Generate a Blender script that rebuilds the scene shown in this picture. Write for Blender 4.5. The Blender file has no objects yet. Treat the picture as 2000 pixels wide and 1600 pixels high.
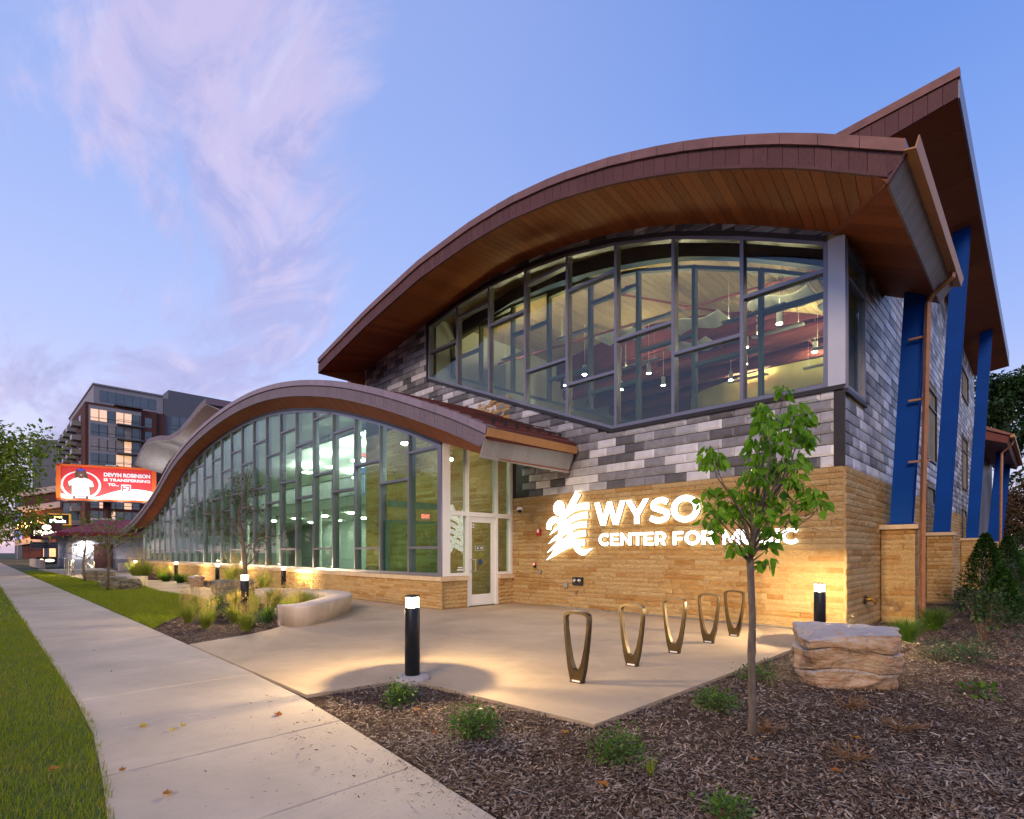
import bpy, bmesh, math, random
import numpy as np
from mathutils import Vector, Matrix, noise

R = math.radians
rnd = random.Random(7)
nrg = np.random.default_rng(11)
scene = bpy.context.scene
COL = scene.collection

# ------------------------------------------------------------------ camera
CAM = (2.645, -11.314, 1.5)
cd = bpy.data.cameras.new('camera')
cd.sensor_width = 36.0
cd.sensor_fit = 'HORIZONTAL'
cd.lens = 36.0 * 1046.0 / 2000.0
cd.shift_y = (1079 - 800) / 2000.0
cd.clip_start = 0.05
cd.clip_end = 3000
cam = bpy.data.objects.new('camera', cd)
cam.location = CAM
cam.rotation_euler = (R(90), 0, R(45))
COL.objects.link(cam)
scene.camera = cam

# ------------------------------------------------------------------ sky
world = bpy.data.worlds.new('World')
scene.world = world
world.use_nodes = True
wn_ = world.node_tree
wn_.nodes.clear()


def WN(t, **kw):
    n = wn_.nodes.new(t)
    for k, v in kw.items():
        setattr(n, k, v)
    return n


def WL(a, b):
    wn_.links.new(a, b)


def wmath(op, a, b=None, clamp=False):
    n = WN('ShaderNodeMath', operation=op, use_clamp=clamp)
    for i, v in enumerate((a, b)):
        if v is None:
            continue
        if isinstance(v, (int, float)):
            n.inputs[i].default_value = v
        else:
            WL(v, n.inputs[i])
    return n.outputs[0]


def wmix(fac, a, b, mode='MIX'):
    n = WN('ShaderNodeMixRGB', blend_type=mode)
    for i, v in enumerate((fac, a, b)):
        if isinstance(v, (int, float)):
            n.inputs[i].default_value = v
        elif isinstance(v, tuple):
            n.inputs[i].default_value = (*v, 1)
        else:
            WL(v, n.inputs[i])
    return n.outputs[0]


def wramp(fac, stops, interp='EASE'):
    n = WN('ShaderNodeValToRGB')
    n.color_ramp.interpolation = interp
    while len(n.color_ramp.elements) < len(stops):
        n.color_ramp.elements.new(0.5)
    for e, (p, c) in zip(n.color_ramp.elements, stops):
        e.position = p
        e.color = (*c, 1) if isinstance(c, tuple) else (c, c, c, 1)
    WL(fac, n.inputs[0])
    return n.outputs[0]


CLX, CLY, CLR = -4.2, 6.6, 35
tc = WN('ShaderNodeTexCoord')
sep = WN('ShaderNodeSeparateXYZ')
WL(tc.outputs['Generated'], sep.inputs[0])
dx, dy, dz = sep.outputs
el = wmath('MAXIMUM', dz, 0.0)
grad = wramp(el, [(0.0, (0.80, 0.62, 0.68)), (0.05, (0.74, 0.66, 0.80)), (0.14, (0.57, 0.62, 0.90)),
                  (0.30, (0.345, 0.46, 0.86)), (0.48, (0.215, 0.355, 0.80)), (0.62, (0.155, 0.29, 0.73)), (0.8, (0.12, 0.235, 0.64)),
                  (1.0, (0.085, 0.185, 0.58))], 'LINEAR')
hl = wmath('SQRT', wmath('ADD', wmath('MULTIPLY', dx, dx), wmath('ADD', wmath('MULTIPLY', dy, dy), 1e-4)))
west = wmath('DIVIDE', wmath('MULTIPLY', dx, -1.0), hl)
wglow = wramp(west, [(0.1, 0.0), (1.0, 1.0)])
sky = wmix(wmath('MULTIPLY', wglow, 0.24), grad, (0.74, 0.76, 0.98))
nish = WN('ShaderNodeTexSky', sky_type='NISHITA')
nish.sun_disc = False
nish.sun_elevation = R(1.5)
nish.sun_rotation = R(262)
nish.air_density = 1.0
sky = wmix(1.0, sky, wmix(1.0, nish.outputs[0], (0.012, 0.012, 0.012), 'MULTIPLY'), 'ADD')
# clouds: a layer seen in perspective, thickening towards the west
den = wmath('ADD', el, 0.16)
cmb = WN('ShaderNodeCombineXYZ')
WL(wmath('DIVIDE', dx, den), cmb.inputs[0])
WL(wmath('DIVIDE', dy, den), cmb.inputs[1])
mp = WN('ShaderNodeMapping')
WL(cmb.outputs[0], mp.inputs[0])
mp.inputs['Location'].default_value = (CLX, CLY, 0.0)
mp.inputs['Rotation'].default_value = (0, 0, R(CLR))
mp.inputs['Scale'].default_value = (0.62, 1.75, 1.0)


def wnoise(scale, detail, rough, dist=0.0, vec=None):
    n = WN('ShaderNodeTexNoise')
    n.inputs['Scale'].default_value = scale
    n.inputs['Detail'].default_value = detail
    n.inputs['Roughness'].default_value = rough
    n.inputs['Distortion'].default_value = dist
    WL(vec or mp.outputs[0], n.inputs['Vector'])
    return n.outputs['Fac']


cn = wnoise(1.5, 12, 0.62, 0.55)
big = wnoise(0.55, 2, 0.5)
cmask = wramp(west, [(0.66, 0.0), (0.97, 1.0)])
cv = wmath('ADD', wmath('ADD', cn, wmath('MULTIPLY', wmath('SUBTRACT', big, 0.5), 1.0)),
           wmath('MULTIPLY', wmath('SUBTRACT', cmask, 1.0), 0.34))
cden = wramp(cv, [(0.395, 0.0), (0.54, 0.50), (0.76, 0.95)])
ctex = wnoise(2.6, 12, 0.62, 1.2)
ccol = wramp(wmath('ADD', wmath('MULTIPLY', ctex, 0.75), wmath('MULTIPLY', el, 0.50)),
             [(0.36, (0.25, 0.22, 0.45)), (0.52, (0.42, 0.36, 0.62)), (0.68, (0.80, 0.60, 0.74)), (0.80, (0.92, 0.76, 0.86))])
sky = wmix(wmath('MULTIPLY', cden, 0.92), sky, ccol)
bgn = WN('ShaderNodeBackground')
WL(sky, bgn.inputs['Color'])
bgn.inputs['Strength'].default_value = 0.95
wo = WN('ShaderNodeOutputWorld')
WL(bgn.outputs[0], wo.inputs['Surface'])

# ------------------------------------------------------------------ warm sun standing in for unseen street lamps behind the camera, exposure
sl = bpy.data.lights.new('sun', 'SUN')
sl.energy = 1.7
sl.angle = R(18)
sl.color = (1.0, 0.72, 0.50)
so = bpy.data.objects.new('sun', sl)
so.rotation_euler = Vector((-0.36, 0.85, -0.50)).to_track_quat('-Z', 'Y').to_euler()
COL.objects.link(so)
scene.view_settings.view_transform = 'Standard'
scene.view_settings.look = 'None'
scene.view_settings.exposure = 0.25
scene.view_settings.gamma = 1.0
scene.view_settings.use_curve_mapping = False
scene.render.engine = 'CYCLES'
scene.cycles.use_denoising = True
scene.cycles.max_bounces = 8
scene.cycles.diffuse_bounces = 3
scene.cycles.glossy_bounces = 3
scene.cycles.transparent_max_bounces = 12
scene.cycles.sample_clamp_indirect = 4.0
scene.cycles.caustics_reflective = False
scene.cycles.caustics_refractive = False


# ------------------------------------------------------------------ materials
def new_mat(name):
    m = bpy.data.materials.new(name)
    m.use_nodes = True
    nt = m.node_tree
    b = nt.nodes['Principled BSDF']
    return m, nt, b


def N(nt, t, **kw):
    n = nt.nodes.new(t)
    for k, v in kw.items():
        setattr(n, k, v)
    return n


def setv(nt, inp, v):
    if isinstance(v, (int, float)):
        inp.default_value = v
    elif isinstance(v, tuple):
        inp.default_value = (*v, 1) if len(v) == 3 and inp.type == 'RGBA' else v
    else:
        nt.links.new(v, inp)


def mth(nt, op, a, b=0.0, clamp=False):
    n = N(nt, 'ShaderNodeMath', operation=op, use_clamp=clamp)
    setv(nt, n.inputs[0], a)
    setv(nt, n.inputs[1], b)
    return n.outputs[0]


def mixc(nt, f, a, b, mode='MIX'):
    n = N(nt, 'ShaderNodeMixRGB', blend_type=mode)
    for i, v in enumerate((f, a, b)):
        setv(nt, n.inputs[i], v)
    return n.outputs[0]


def pos(nt, scale=(1, 1, 1)):
    g = N(nt, 'ShaderNodeNewGeometry')
    if scale == (1, 1, 1):
        return g.outputs['Position']
    m = N(nt, 'ShaderNodeMapping')
    nt.links.new(g.outputs['Position'], m.inputs[0])
    m.inputs['Scale'].default_value = scale
    return m.outputs[0]


def nz(nt, vec, scale, detail=4, rough=0.55, dist=0.0):
    n = N(nt, 'ShaderNodeTexNoise')
    n.inputs['Scale'].default_value = scale
    n.inputs['Detail'].default_value = detail
    n.inputs['Roughness'].default_value = rough
    n.inputs['Distortion'].default_value = dist
    nt.links.new(vec, n.inputs['Vector'])
    return n.outputs['Fac']


def ramp(nt, f, stops, interp='LINEAR'):
    n = N(nt, 'ShaderNodeValToRGB')
    n.color_ramp.interpolation = interp
    while len(n.color_ramp.elements) < len(stops):
        n.color_ramp.elements.new(0.5)
    for e, (p, c) in zip(n.color_ramp.elements, stops):
        e.position = p
        e.color = (*c, 1) if isinstance(c, tuple) else (c, c, c, 1)
    nt.links.new(f, n.inputs[0])
    return n.outputs[0]


def rand_id(nt):
    g = N(nt, 'ShaderNodeNewGeometry')
    o = N(nt, 'ShaderNodeObjectInfo')
    return mth(nt, 'FRACT', mth(nt, 'ADD', g.outputs['Random Per Island'], o.outputs['Random']))


def bump(nt, b, h, strength=0.3, dist=0.02):
    n = N(nt, 'ShaderNodeBump')
    n.inputs['Strength'].default_value = strength
    n.inputs['Distance'].default_value = dist
    nt.links.new(h, n.inputs['Height'])
    nt.links.new(n.outputs[0], b.inputs['Normal'])


def M(name, col, rough=0.6, metal=0.0, var=0.12, ns=3.0, isl=0.0, bs=0.0, bscale=60, stretch=(1, 1, 1), spec=0.25,
      emit=None, es=0.0):
    m, nt, b = new_mat(name)
    p = pos(nt, stretch)
    f = nz(nt, p, ns, 6)
    lo = tuple(max(0, c * (1 - var)) for c in col)
    hi = tuple(min(1, c * (1 + var)) for c in col)
    c = mixc(nt, ramp(nt, f, [(0.3, 0.0), (0.7, 1.0)]), lo, hi)
    if isl:
        k = mth(nt, 'ADD', mth(nt, 'MULTIPLY', rand_id(nt), 2 * isl), 1 - isl)
        cc = N(nt, 'ShaderNodeCombineColor')
        for i in range(3):
            nt.links.new(k, cc.inputs[i])
        c = mixc(nt, 1.0, c, cc.outputs[0], 'MULTIPLY')
    nt.links.new(c, b.inputs['Base Color'])
    rr = mth(nt, 'ADD', mth(nt, 'MULTIPLY', f, 0.2), rough - 0.1, True)
    nt.links.new(rr, b.inputs['Roughness'])
    b.inputs['Metallic'].default_value = metal
    b.inputs['Specular IOR Level'].default_value = spec
    if bs:
        bump(nt, b, nz(nt, p, bscale, 5, 0.6), bs, 0.01)
    if emit:
        b.inputs['Emission Color'].default_value = (*emit, 1)
        b.inputs['Emission Strength'].default_value = es
    return m


def emit_mat(name, col, s):
    m, nt, b = new_mat(name)
    b.inputs['Base Color'].default_value = (0.7, 0.7, 0.7, 1)
    b.inputs['Roughness'].default_value = 0.4
    b.inputs['Emission Color'].default_value = (*col, 1)
    b.inputs['Emission Strength'].default_value = s
    return m


def glass_mat(name, tint, base=0.06, gain=0.75):
    m, nt, b = new_mat(name)
    nt.nodes.remove(b)
    out = nt.nodes['Material Output']
    lw = N(nt, 'ShaderNodeLayerWeight')
    lw.inputs['Blend'].default_value = 0.5
    f = mth(nt, 'ADD', mth(nt, 'MULTIPLY', mth(nt, 'POWER', lw.outputs['Facing'], 3.5), gain), base, True)
    tr = N(nt, 'ShaderNodeBsdfTransparent')
    tr.inputs[0].default_value = (*tint, 1)
    gl = N(nt, 'ShaderNodeBsdfGlossy')
    gl.inputs['Color'].default_value = (0.95, 0.97, 1, 1)
    gl.inputs['Roughness'].default_value = 0.012
    bp = N(nt, 'ShaderNodeBump')
    bp.inputs['Strength'].default_value = 0.02
    bp.inputs['Distance'].default_value = 0.02
    nt.links.new(nz(nt, pos(nt), 0.9, 1), bp.inputs['Height'])
    nt.links.new(bp.outputs[0], gl.inputs['Normal'])
    mx = N(nt, 'ShaderNodeMixShader')
    nt.links.new(f, mx.inputs[0])
    nt.links.new(tr.outputs[0], mx.inputs[1])
    nt.links.new(gl.outputs[0], mx.inputs[2])
    nt.links.new(mx.outputs[0], out.inputs['Surface'])
    return m


def lens_mat(name, col, s_):
    m, nt, b = new_mat(name)
    nt.nodes.remove(b)
    tr = N(nt, 'ShaderNodeBsdfTransparent')
    tr.inputs[0].default_value = (0.95, 0.95, 0.95, 1)
    em = N(nt, 'ShaderNodeEmission')
    em.inputs[0].default_value = (*col, 1)
    em.inputs[1].default_value = s_
    mx = N(nt, 'ShaderNodeMixShader')
    mx.inputs[0].default_value = 0.5
    nt.links.new(tr.outputs[0], mx.inputs[1])
    nt.links.new(em.outputs[0], mx.inputs[2])
    nt.links.new(mx.outputs[0], nt.nodes['Material Output'].inputs['Surface'])
    return m


def stone_mat(name, stops, bs=0.7):
    m, nt, b = new_mat(name)
    p = pos(nt, (1, 1, 1.25))
    f = nz(nt, p, 4.5, 7, 0.7)
    c = ramp(nt, mth(nt, 'ADD', mth(nt, 'MULTIPLY', rand_id(nt), 0.66), mth(nt, 'MULTIPLY', f, 0.34)), stops)
    c = mixc(nt, mth(nt, 'MULTIPLY', ramp(nt, nz(nt, p, 22, 5, 0.7), [(0.42, 1.0), (0.6, 0.0)]), 0.25), c, (0.20, 0.13, 0.07))
    nt.links.new(c, b.inputs['Base Color'])
    b.inputs['Roughness'].default_value = 0.88
    b.inputs['Specular IOR Level'].default_value = 0.25
    bump(nt, b, mth(nt, 'ADD', nz(nt, p, 11, 8, 0.75), mth(nt, 'MULTIPLY', nz(nt, p, 34, 6, 0.7), 0.6)), bs, 0.07)
    return m


def leaf_mat(name, col, col2, trans=0.35, rough=0.5):
    m, nt, b = new_mat(name)
    k = rand_id(nt)
    c = mixc(nt, k, col, col2)
    nt.links.new(c, b.inputs['Base Color'])
    b.inputs['Roughness'].default_value = rough
    b.inputs['Specular IOR Level'].default_value = 0.2
    out = nt.nodes['Material Output']
    t = N(nt, 'ShaderNodeBsdfTranslucent')
    nt.links.new(mixc(nt, 1.0, c, (1.2, 1.25, 0.7), 'MULTIPLY'), t.inputs[0])
    mx = N(nt, 'ShaderNodeMixShader')
    mx.inputs[0].default_value = trans
    nt.links.new(b.outputs[0], mx.inputs[1])
    nt.links.new(t.outputs[0], mx.inputs[2])
    nt.links.new(mx.outputs[0], out.inputs['Surface'])
    return m


def blade_mat():
    m, nt, b = new_mat('lawn_blade')
    k = rand_id(nt)
    p = pos(nt)
    c = mixc(nt, k, (0.13, 0.215, 0.006), (0.33, 0.385, 0.016))
    patch = ramp(nt, nz(nt, p, 2.2, 5, 0.65), [(0.45, 0.0), (0.66, 1.0)])
    c = mixc(nt, mth(nt, 'MULTIPLY', patch, 0.62), c, (0.32, 0.29, 0.035))
    dry = ramp(nt, k, [(0.90, 0.0), (0.93, 1.0)], 'CONSTANT')
    c = mixc(nt, dry, c, (0.40, 0.31, 0.13))
    nt.links.new(c, b.inputs['Base Color'])
    b.inputs['Roughness'].default_value = 0.6
    b.inputs['Specular IOR Level'].default_value = 0.1
    t = N(nt, 'ShaderNodeBsdfTranslucent')
    nt.links.new(c, t.inputs[0])
    mx = N(nt, 'ShaderNodeMixShader')
    mx.inputs[0].default_value = 0.35
    nt.links.new(b.outputs[0], mx.inputs[1])
    nt.links.new(t.outputs[0], mx.inputs[2])
    nt.links.new(mx.outputs[0], nt.nodes['Material Output'].inputs['Surface'])
    return m


def concrete_mat(name, col, broom=0.0, spots=0.25):
    m, nt, b = new_mat(name)
    p = pos(nt)
    big = nz(nt, p, 0.7, 5, 0.6, 0.4)
    mid = nz(nt, p, 5.0, 6, 0.6)
    fine = nz(nt, p, 160, 3, 0.6)
    c = mixc(nt, ramp(nt, big, [(0.35, 0.0), (0.68, 1.0)]), tuple(x * 0.80 for x in col), tuple(x * 1.10 for x in col))
    c = mixc(nt, mth(nt, 'MULTIPLY', ramp(nt, mid, [(0.5, 0.0), (0.75, 1.0)]), 0.25), c, tuple(x * 0.62 for x in col))
    c = mixc(nt, mth(nt, 'MULTIPLY', ramp(nt, fine, [(0.35, 1.0), (0.5, 0.0)]), spots), c, tuple(x * 0.5 for x in col))
    nt.links.new(c, b.inputs['Base Color'])
    b.inputs['Roughness'].default_value = 0.82
    b.inputs['Specular IOR Level'].default_value = 0.3
    h = mth(nt, 'ADD', mth(nt, 'MULTIPLY', fine, 0.5), mth(nt, 'MULTIPLY', mid, 0.5))
    if broom:
        bl = nz(nt, pos(nt, (55, 2.0, 1)), 1.6, 4, 0.7)
        c2 = mixc(nt, mth(nt, 'MULTIPLY', ramp(nt, bl, [(0.35, 1.0), (0.62, 0.0)]), 0.22), c, tuple(x * 0.55 for x in col))
        nt.links.new(c2, b.inputs['Base Color'])
        h = mth(nt, 'ADD', h, mth(nt, 'MULTIPLY', bl, broom))
    bump(nt, b, h, 0.35, 0.006)
    return m


def wood_mat(name, col, axis=(1, 1, 1), isl=0.16, rough=0.55):
    m, nt, b = new_mat(name)
    p = pos(nt, axis)
    f = nz(nt, p, 9, 6, 0.65, 0.3)
    k = mth(nt, 'ADD', mth(nt, 'MULTIPLY', rand_id(nt), 2 * isl), 1 - isl)
    cc = N(nt, 'ShaderNodeCombineColor')
    for i in range(3):
        nt.links.new(k, cc.inputs[i])
    c = mixc(nt, ramp(nt, f, [(0.3, 0.0), (0.7, 1.0)]), tuple(x * 0.68 for x in col), tuple(x * 1.3 for x in col))
    c = mixc(nt, 1.0, c, cc.outputs[0], 'MULTIPLY')
    nt.links.new(c, b.inputs['Base Color'])
    b.inputs['Roughness'].default_value = rough
    b.inputs['Specular IOR Level'].default_value = 0.15
    bump(nt, b, f, 0.12, 0.005)
    return m


BUFF = [(0.0, (0.34, 0.155, 0.040)), (0.18, (0.47, 0.245, 0.070)), (0.28, (0.58, 0.38, 0.155)), (0.55, (0.64, 0.45, 0.205)), (0.66, (0.53, 0.295, 0.090)), (0.80, (0.60, 0.41, 0.18)),
        (1.0, (0.68, 0.51, 0.27))]
MT = dict(
    stone=stone_mat('buff_sandstone', BUFF),
    stonecap=M('cut_limestone', (0.62, 0.47, 0.29), 0.8, var=0.12, ns=6, bs=0.25, bscale=60),
    mortar=M('mortar', (0.50, 0.37, 0.20), 0.9, var=0.2),
    tile0=M('tile_charcoal', (0.135, 0.128, 0.130), 0.38, 0.15, 0.2, 5),
    tile1=M('tile_slate', (0.27, 0.26, 0.265), 0.38, 0.15, 0.2, 5),
    tile2=M('tile_grey', (0.43, 0.42, 0.425), 0.38, 0.15, 0.15, 5),
    tile3=M('tile_pale', (0.70, 0.68, 0.67), 0.38, 0.15, 0.12, 5),
    tilemix=None,
    soffit=wood_mat('stained_soffit_wood', (0.31, 0.098, 0.034), (9, 1, 9)),
    soffit_lit=wood_mat('lit_soffit_wood', (0.42, 0.135, 0.06), (9, 1, 9), 0.12),  # same soffit wood with the wing's light painted in, redder and lighter
    fascia=wood_mat('fascia_wood', (0.125, 0.058, 0.056), (12, 12, 1.5), 0.10),
    fascia_wing=wood_mat('wing_fascia_board', (0.21, 0.165, 0.185), (12, 12, 1.5), 0.07),
    endboard=wood_mat('pale_end_board', (0.38, 0.36, 0.33), (12, 12, 2.0), 0.07),
    endboard_dk=wood_mat('grey_end_board', (0.33, 0.29, 0.27), (12, 12, 2.0), 0.10),
    cap=M('copper_brown_cap', (0.27, 0.135, 0.105), 0.42, 0.4, 0.14, 4, isl=0.08),
    cap_wing=M('bronze_cap', (0.33, 0.235, 0.24), 0.42, 0.35, 0.12, 4, isl=0.07),
    gutter=M('tan_gutter', (0.52, 0.26, 0.10), 0.45, 0.0, 0.1, 3),
    bronze=M('dark_bronze', (0.060, 0.052, 0.05), 0.4, 0.5, 0.1),
    alu=M('grey_aluminium', (0.25, 0.245, 0.29), 0.38, 0.55, 0.06, 2),
    aluw=M('pale_aluminium', (0.62, 0.61, 0.64), 0.4, 0.3, 0.05, 2),
    white=M('white_paint', (0.78, 0.78, 0.75), 0.45, 0.0, 0.04, 2),
    blue=M('blue_steel_paint', (0.002, 0.055, 0.30), 0.5, 0.0, 0.10, 1.2, spec=0.12),
    copper=M('copper_pipe', (0.42, 0.20, 0.10), 0.42, 0.4, 0.15, 6),
    maroonroof=M('maroon_roof', (0.17, 0.055, 0.05), 0.5, 0.2, 0.15, 4),
    glass=glass_mat('window_glass', (0.84, 0.90, 0.84), 0.045, 0.42),
    glassg=glass_mat('green_window_glass', (0.80, 0.94, 0.86), 0.045, 0.34),
    glassd=glass_mat('dark_window_glass', (0.35, 0.42, 0.46), 0.16, 0.75),
    concrete=concrete_mat('broomed_concrete', (0.57, 0.475, 0.345), 0.9, 0.12),
    plaza=concrete_mat('buff_plaza_concrete', (0.54, 0.41, 0.255), 0.0, 0.35),
    bench=M('cast_concrete', (0.60, 0.50, 0.40), 0.8, var=0.16, ns=2.2, bs=0.35, bscale=70),
    footing=M('footing_concrete', (0.42, 0.38, 0.34), 0.85, var=0.15, ns=12, bs=0.3, bscale=70),
    black=M('black_powder_coat', (0.022, 0.024, 0.028), 0.38, 0.2, 0.15, 6),
    rack=M('bronze_rack', (0.095, 0.066, 0.032), 0.34, 0.65, 0.18, 8),
    steel=M('stainless', (0.45, 0.45, 0.45), 0.3, 0.9, 0.05),
    lampcore=emit_mat('bollard_lens', (1.0, 0.80, 0.52), 60),
    lens=emit_mat('lamp_lens', (1.0, 0.80, 0.52), 16),
    sign=emit_mat('sign_face', (1.0, 1.0, 0.95), 4.0),
    signback=emit_mat('sign_halo', (1.0, 0.97, 0.80), 3.2),
    signside=M('sign_return', (0.55, 0.56, 0.52), 0.5),
    drywall=M('drywall', (0.70, 0.72, 0.66), 0.85, var=0.04),
    yellowwall=M('yellow_wall', (0.84, 0.77, 0.34), 0.85, var=0.05),
    maroon=M('maroon_deck', (0.17, 0.045, 0.045), 0.6, var=0.2),
    duct=M('red_duct', (0.22, 0.060, 0.055), 0.5, var=0.1),
    ceilwood=wood_mat('beige_ceiling_plank', (0.42, 0.31, 0.18), (9, 1, 9), 0.10),
    beam=M('navy_beam', (0.02, 0.05, 0.12), 0.5),
    carpet=M('grey_floor', (0.22, 0.21, 0.19), 0.7),
    disc=emit_mat('ceiling_disc', (0.97, 1.0, 0.86), 90),
    pend=emit_mat('pendant_glow', (1.0, 0.92, 0.64), 300),
    red=M('red_plastic', (0.42, 0.02, 0.02), 0.4),
    exitred=emit_mat('exit_red', (1.0, 0.05, 0.03), 3.0),
    grey=M('grey_plastic', (0.35, 0.35, 0.36), 0.5),
    bark=M('bark', (0.145, 0.115, 0.09), 0.85, var=0.35, ns=18, bs=0.5, bscale=60, stretch=(1, 1, 0.35)),
    twig=M('twig', (0.13, 0.085, 0.06), 0.85, var=0.3, ns=18),
    deadtwig=M('dry_twig', (0.20, 0.115, 0.06), 0.9, var=0.3, ns=18),
    leaf=leaf_mat('young_tree_leaf', (0.08, 0.22, 0.010), (0.21, 0.42, 0.028), 0.45, 0.42),
    leaf_maple=leaf_mat('maple_leaf', (0.10, 0.20, 0.022), (0.30, 0.32, 0.04), 0.45),
    leaf_dark=leaf_mat('dark_tree_leaf', (0.025, 0.055, 0.018), (0.055, 0.095, 0.025), 0.25),
    leaf_rust=leaf_mat('rusty_leaf', (0.10, 0.055, 0.03), (0.16, 0.10, 0.04), 0.3),
    leaf_thin=leaf_mat('thin_tree_leaf', (0.10, 0.17, 0.03), (0.20, 0.24, 0.04), 0.4),
    leaf_box=leaf_mat('shrub_leaf', (0.05, 0.12, 0.018), (0.12, 0.21, 0.04), 0.25, 0.35),
    leaf_blue=leaf_mat('grey_green_leaf', (0.05, 0.11, 0.055), (0.10, 0.18, 0.08), 0.25, 0.5),
    leaf_arb=leaf_mat('arborvitae_leaf', (0.02, 0.06, 0.012), (0.045, 0.11, 0.02), 0.2),
    blade=blade_mat(),
    tuft=leaf_mat('ornamental_grass', (0.17, 0.24, 0.03), (0.40, 0.40, 0.07), 0.4, 0.55),
    tuftg=leaf_mat('green_ornamental_grass', (0.06, 0.14, 0.02), (0.13, 0.22, 0.03), 0.4, 0.55),
    straw=leaf_mat('straw_seed_head', (0.38, 0.26, 0.11), (0.52, 0.40, 0.19), 0.4, 0.7),
    chip=leaf_mat('wood_chip_', (0.085, 0.050, 0.030), (0.42, 0.30, 0.20), 0.0, 0.85),
    dryleaf=leaf_mat('fallen_leaf', (0.34, 0.11, 0.025), (0.42, 0.22, 0.05), 0.3, 0.6),
    yleaf=leaf_mat('yellow_fallen_leaf', (0.55, 0.42, 0.05), (0.6, 0.48, 0.08), 0.3, 0.6),
    asphalt=M('asphalt', (0.05, 0.05, 0.052), 0.85, var=0.2, ns=8, bs=0.3),
    terrain=M('terrain', (0.07, 0.085, 0.045), 0.9, var=0.3, ns=0.6),
    brickdk=M('dark_red_brick', (0.095, 0.040, 0.034), 0.85, var=0.25, ns=4, bs=0.2, bscale=30),
    panelgrey=M('grey_panel', (0.26, 0.255, 0.28), 0.6, var=0.08),
    paneldk=M('slate_panel', (0.115, 0.125, 0.15), 0.6, var=0.08),
    winlit=emit_mat('lit_window', (1.0, 0.50, 0.15), 0.62),
    windim=M('curtained_window', (0.26, 0.25, 0.24), 0.25, var=0.2),
    winblue=M('blue_window', (0.05, 0.085, 0.11), 0.08, var=0.25, ns=0.4, spec=0.9),
)


def chip_mat():
    m, nt, b = new_mat('wood_chip')
    k = rand_id(nt)
    c = ramp(nt, k, [(0.0, (0.07, 0.038, 0.022)), (0.35, (0.20, 0.13, 0.080)), (0.65, (0.38, 0.275, 0.185)), (0.88, (0.52, 0.41, 0.30)), (1.0, (0.66, 0.55, 0.43))])
    c = mixc(nt, mth(nt, 'MULTIPLY', nz(nt, pos(nt, (1, 1, 1)), 180, 3), 0.5), c, (0.05, 0.03, 0.02))
    c = mixc(nt, mth(nt, 'MULTIPLY', ramp(nt, nz(nt, pos(nt), 1.7, 5, 0.7), [(0.42, 0.0), (0.62, 1.0)]), 0.42), c, (0.055, 0.032, 0.020))
    c = mixc(nt, mth(nt, 'MULTIPLY', ramp(nt, nz(nt, pos(nt, (1.3, 0.9, 1)), 1.1, 4, 0.6), [(0.5, 0.0), (0.7, 1.0)]), 0.35), c, (0.42, 0.36, 0.30))
    nt.links.new(c, b.inputs['Base Color'])
    b.inputs['Roughness'].default_value = 0.9
    b.inputs['Specular IOR Level'].default_value = 0.2
    return m


def soil_mat():
    m, nt, b = new_mat('mulch_soil')
    p = pos(nt)
    a = nz(nt, p, 26, 8, 0.75, 1.2)
    s = nz(nt, pos(nt, (30, 95, 60)), 1.3, 5, 0.7)
    c = ramp(nt, mth(nt, 'ADD', mth(nt, 'MULTIPLY', a, 0.6), mth(nt, 'MULTIPLY', s, 0.4)),
             [(0.32, (0.022, 0.014, 0.010)), (0.5, (0.095, 0.058, 0.038)), (0.68, (0.24, 0.16, 0.11))])
    nt.links.new(c, b.inputs['Base Color'])
    b.inputs['Roughness'].default_value = 0.95
    b.inputs['Specular IOR Level'].default_value = 0.15
    bump(nt, b, a, 1.0, 0.05)
    return m


def turf_mat():
    m, nt, b = new_mat('turf')
    p = pos(nt)
    c = ramp(nt, nz(nt, p, 3.0, 8, 0.75), [(0.3, (0.04, 0.07, 0.006)), (0.55, (0.085, 0.14, 0.010)), (0.75, (0.16, 0.16, 0.03))])
    nt.links.new(c, b.inputs['Base Color'])
    b.inputs['Roughness'].default_value = 0.95
    bump(nt, b, nz(nt, p, 60, 6, 0.7), 0.8, 0.03)
    return m


def boulder_mat(name, cols, mossy=0.0):
    m, nt, b = new_mat(name)
    p = pos(nt)
    f = nz(nt, pos(nt, (1, 1, 3.5)), 3.0, 8, 0.68, 0.5)
    c = ramp(nt, f, [(0.28, cols[0]), (0.48, cols[1]), (0.66, cols[2])])
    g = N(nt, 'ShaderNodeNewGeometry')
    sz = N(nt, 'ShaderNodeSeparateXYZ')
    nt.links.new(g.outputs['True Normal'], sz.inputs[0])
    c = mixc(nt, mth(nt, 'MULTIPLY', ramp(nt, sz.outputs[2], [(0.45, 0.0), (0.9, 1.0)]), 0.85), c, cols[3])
    c = mixc(nt, mth(nt, 'MULTIPLY', ramp(nt, nz(nt, p, 9, 5, 0.6), [(0.55, 0.0), (0.66, 1.0)]), 0.5), c, cols[4])
    nt.links.new(c, b.inputs['Base Color'])
    b.inputs['Roughness'].default_value = 0.9
    h = mth(nt, 'ADD', nz(nt, p, 22, 8, 0.7), mth(nt, 'MULTIPLY', nz(nt, pos(nt, (1, 1, 9)), 4, 5, 0.6), 0.8))
    bump(nt, b, h, 0.9, 0.03)
    return m


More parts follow.
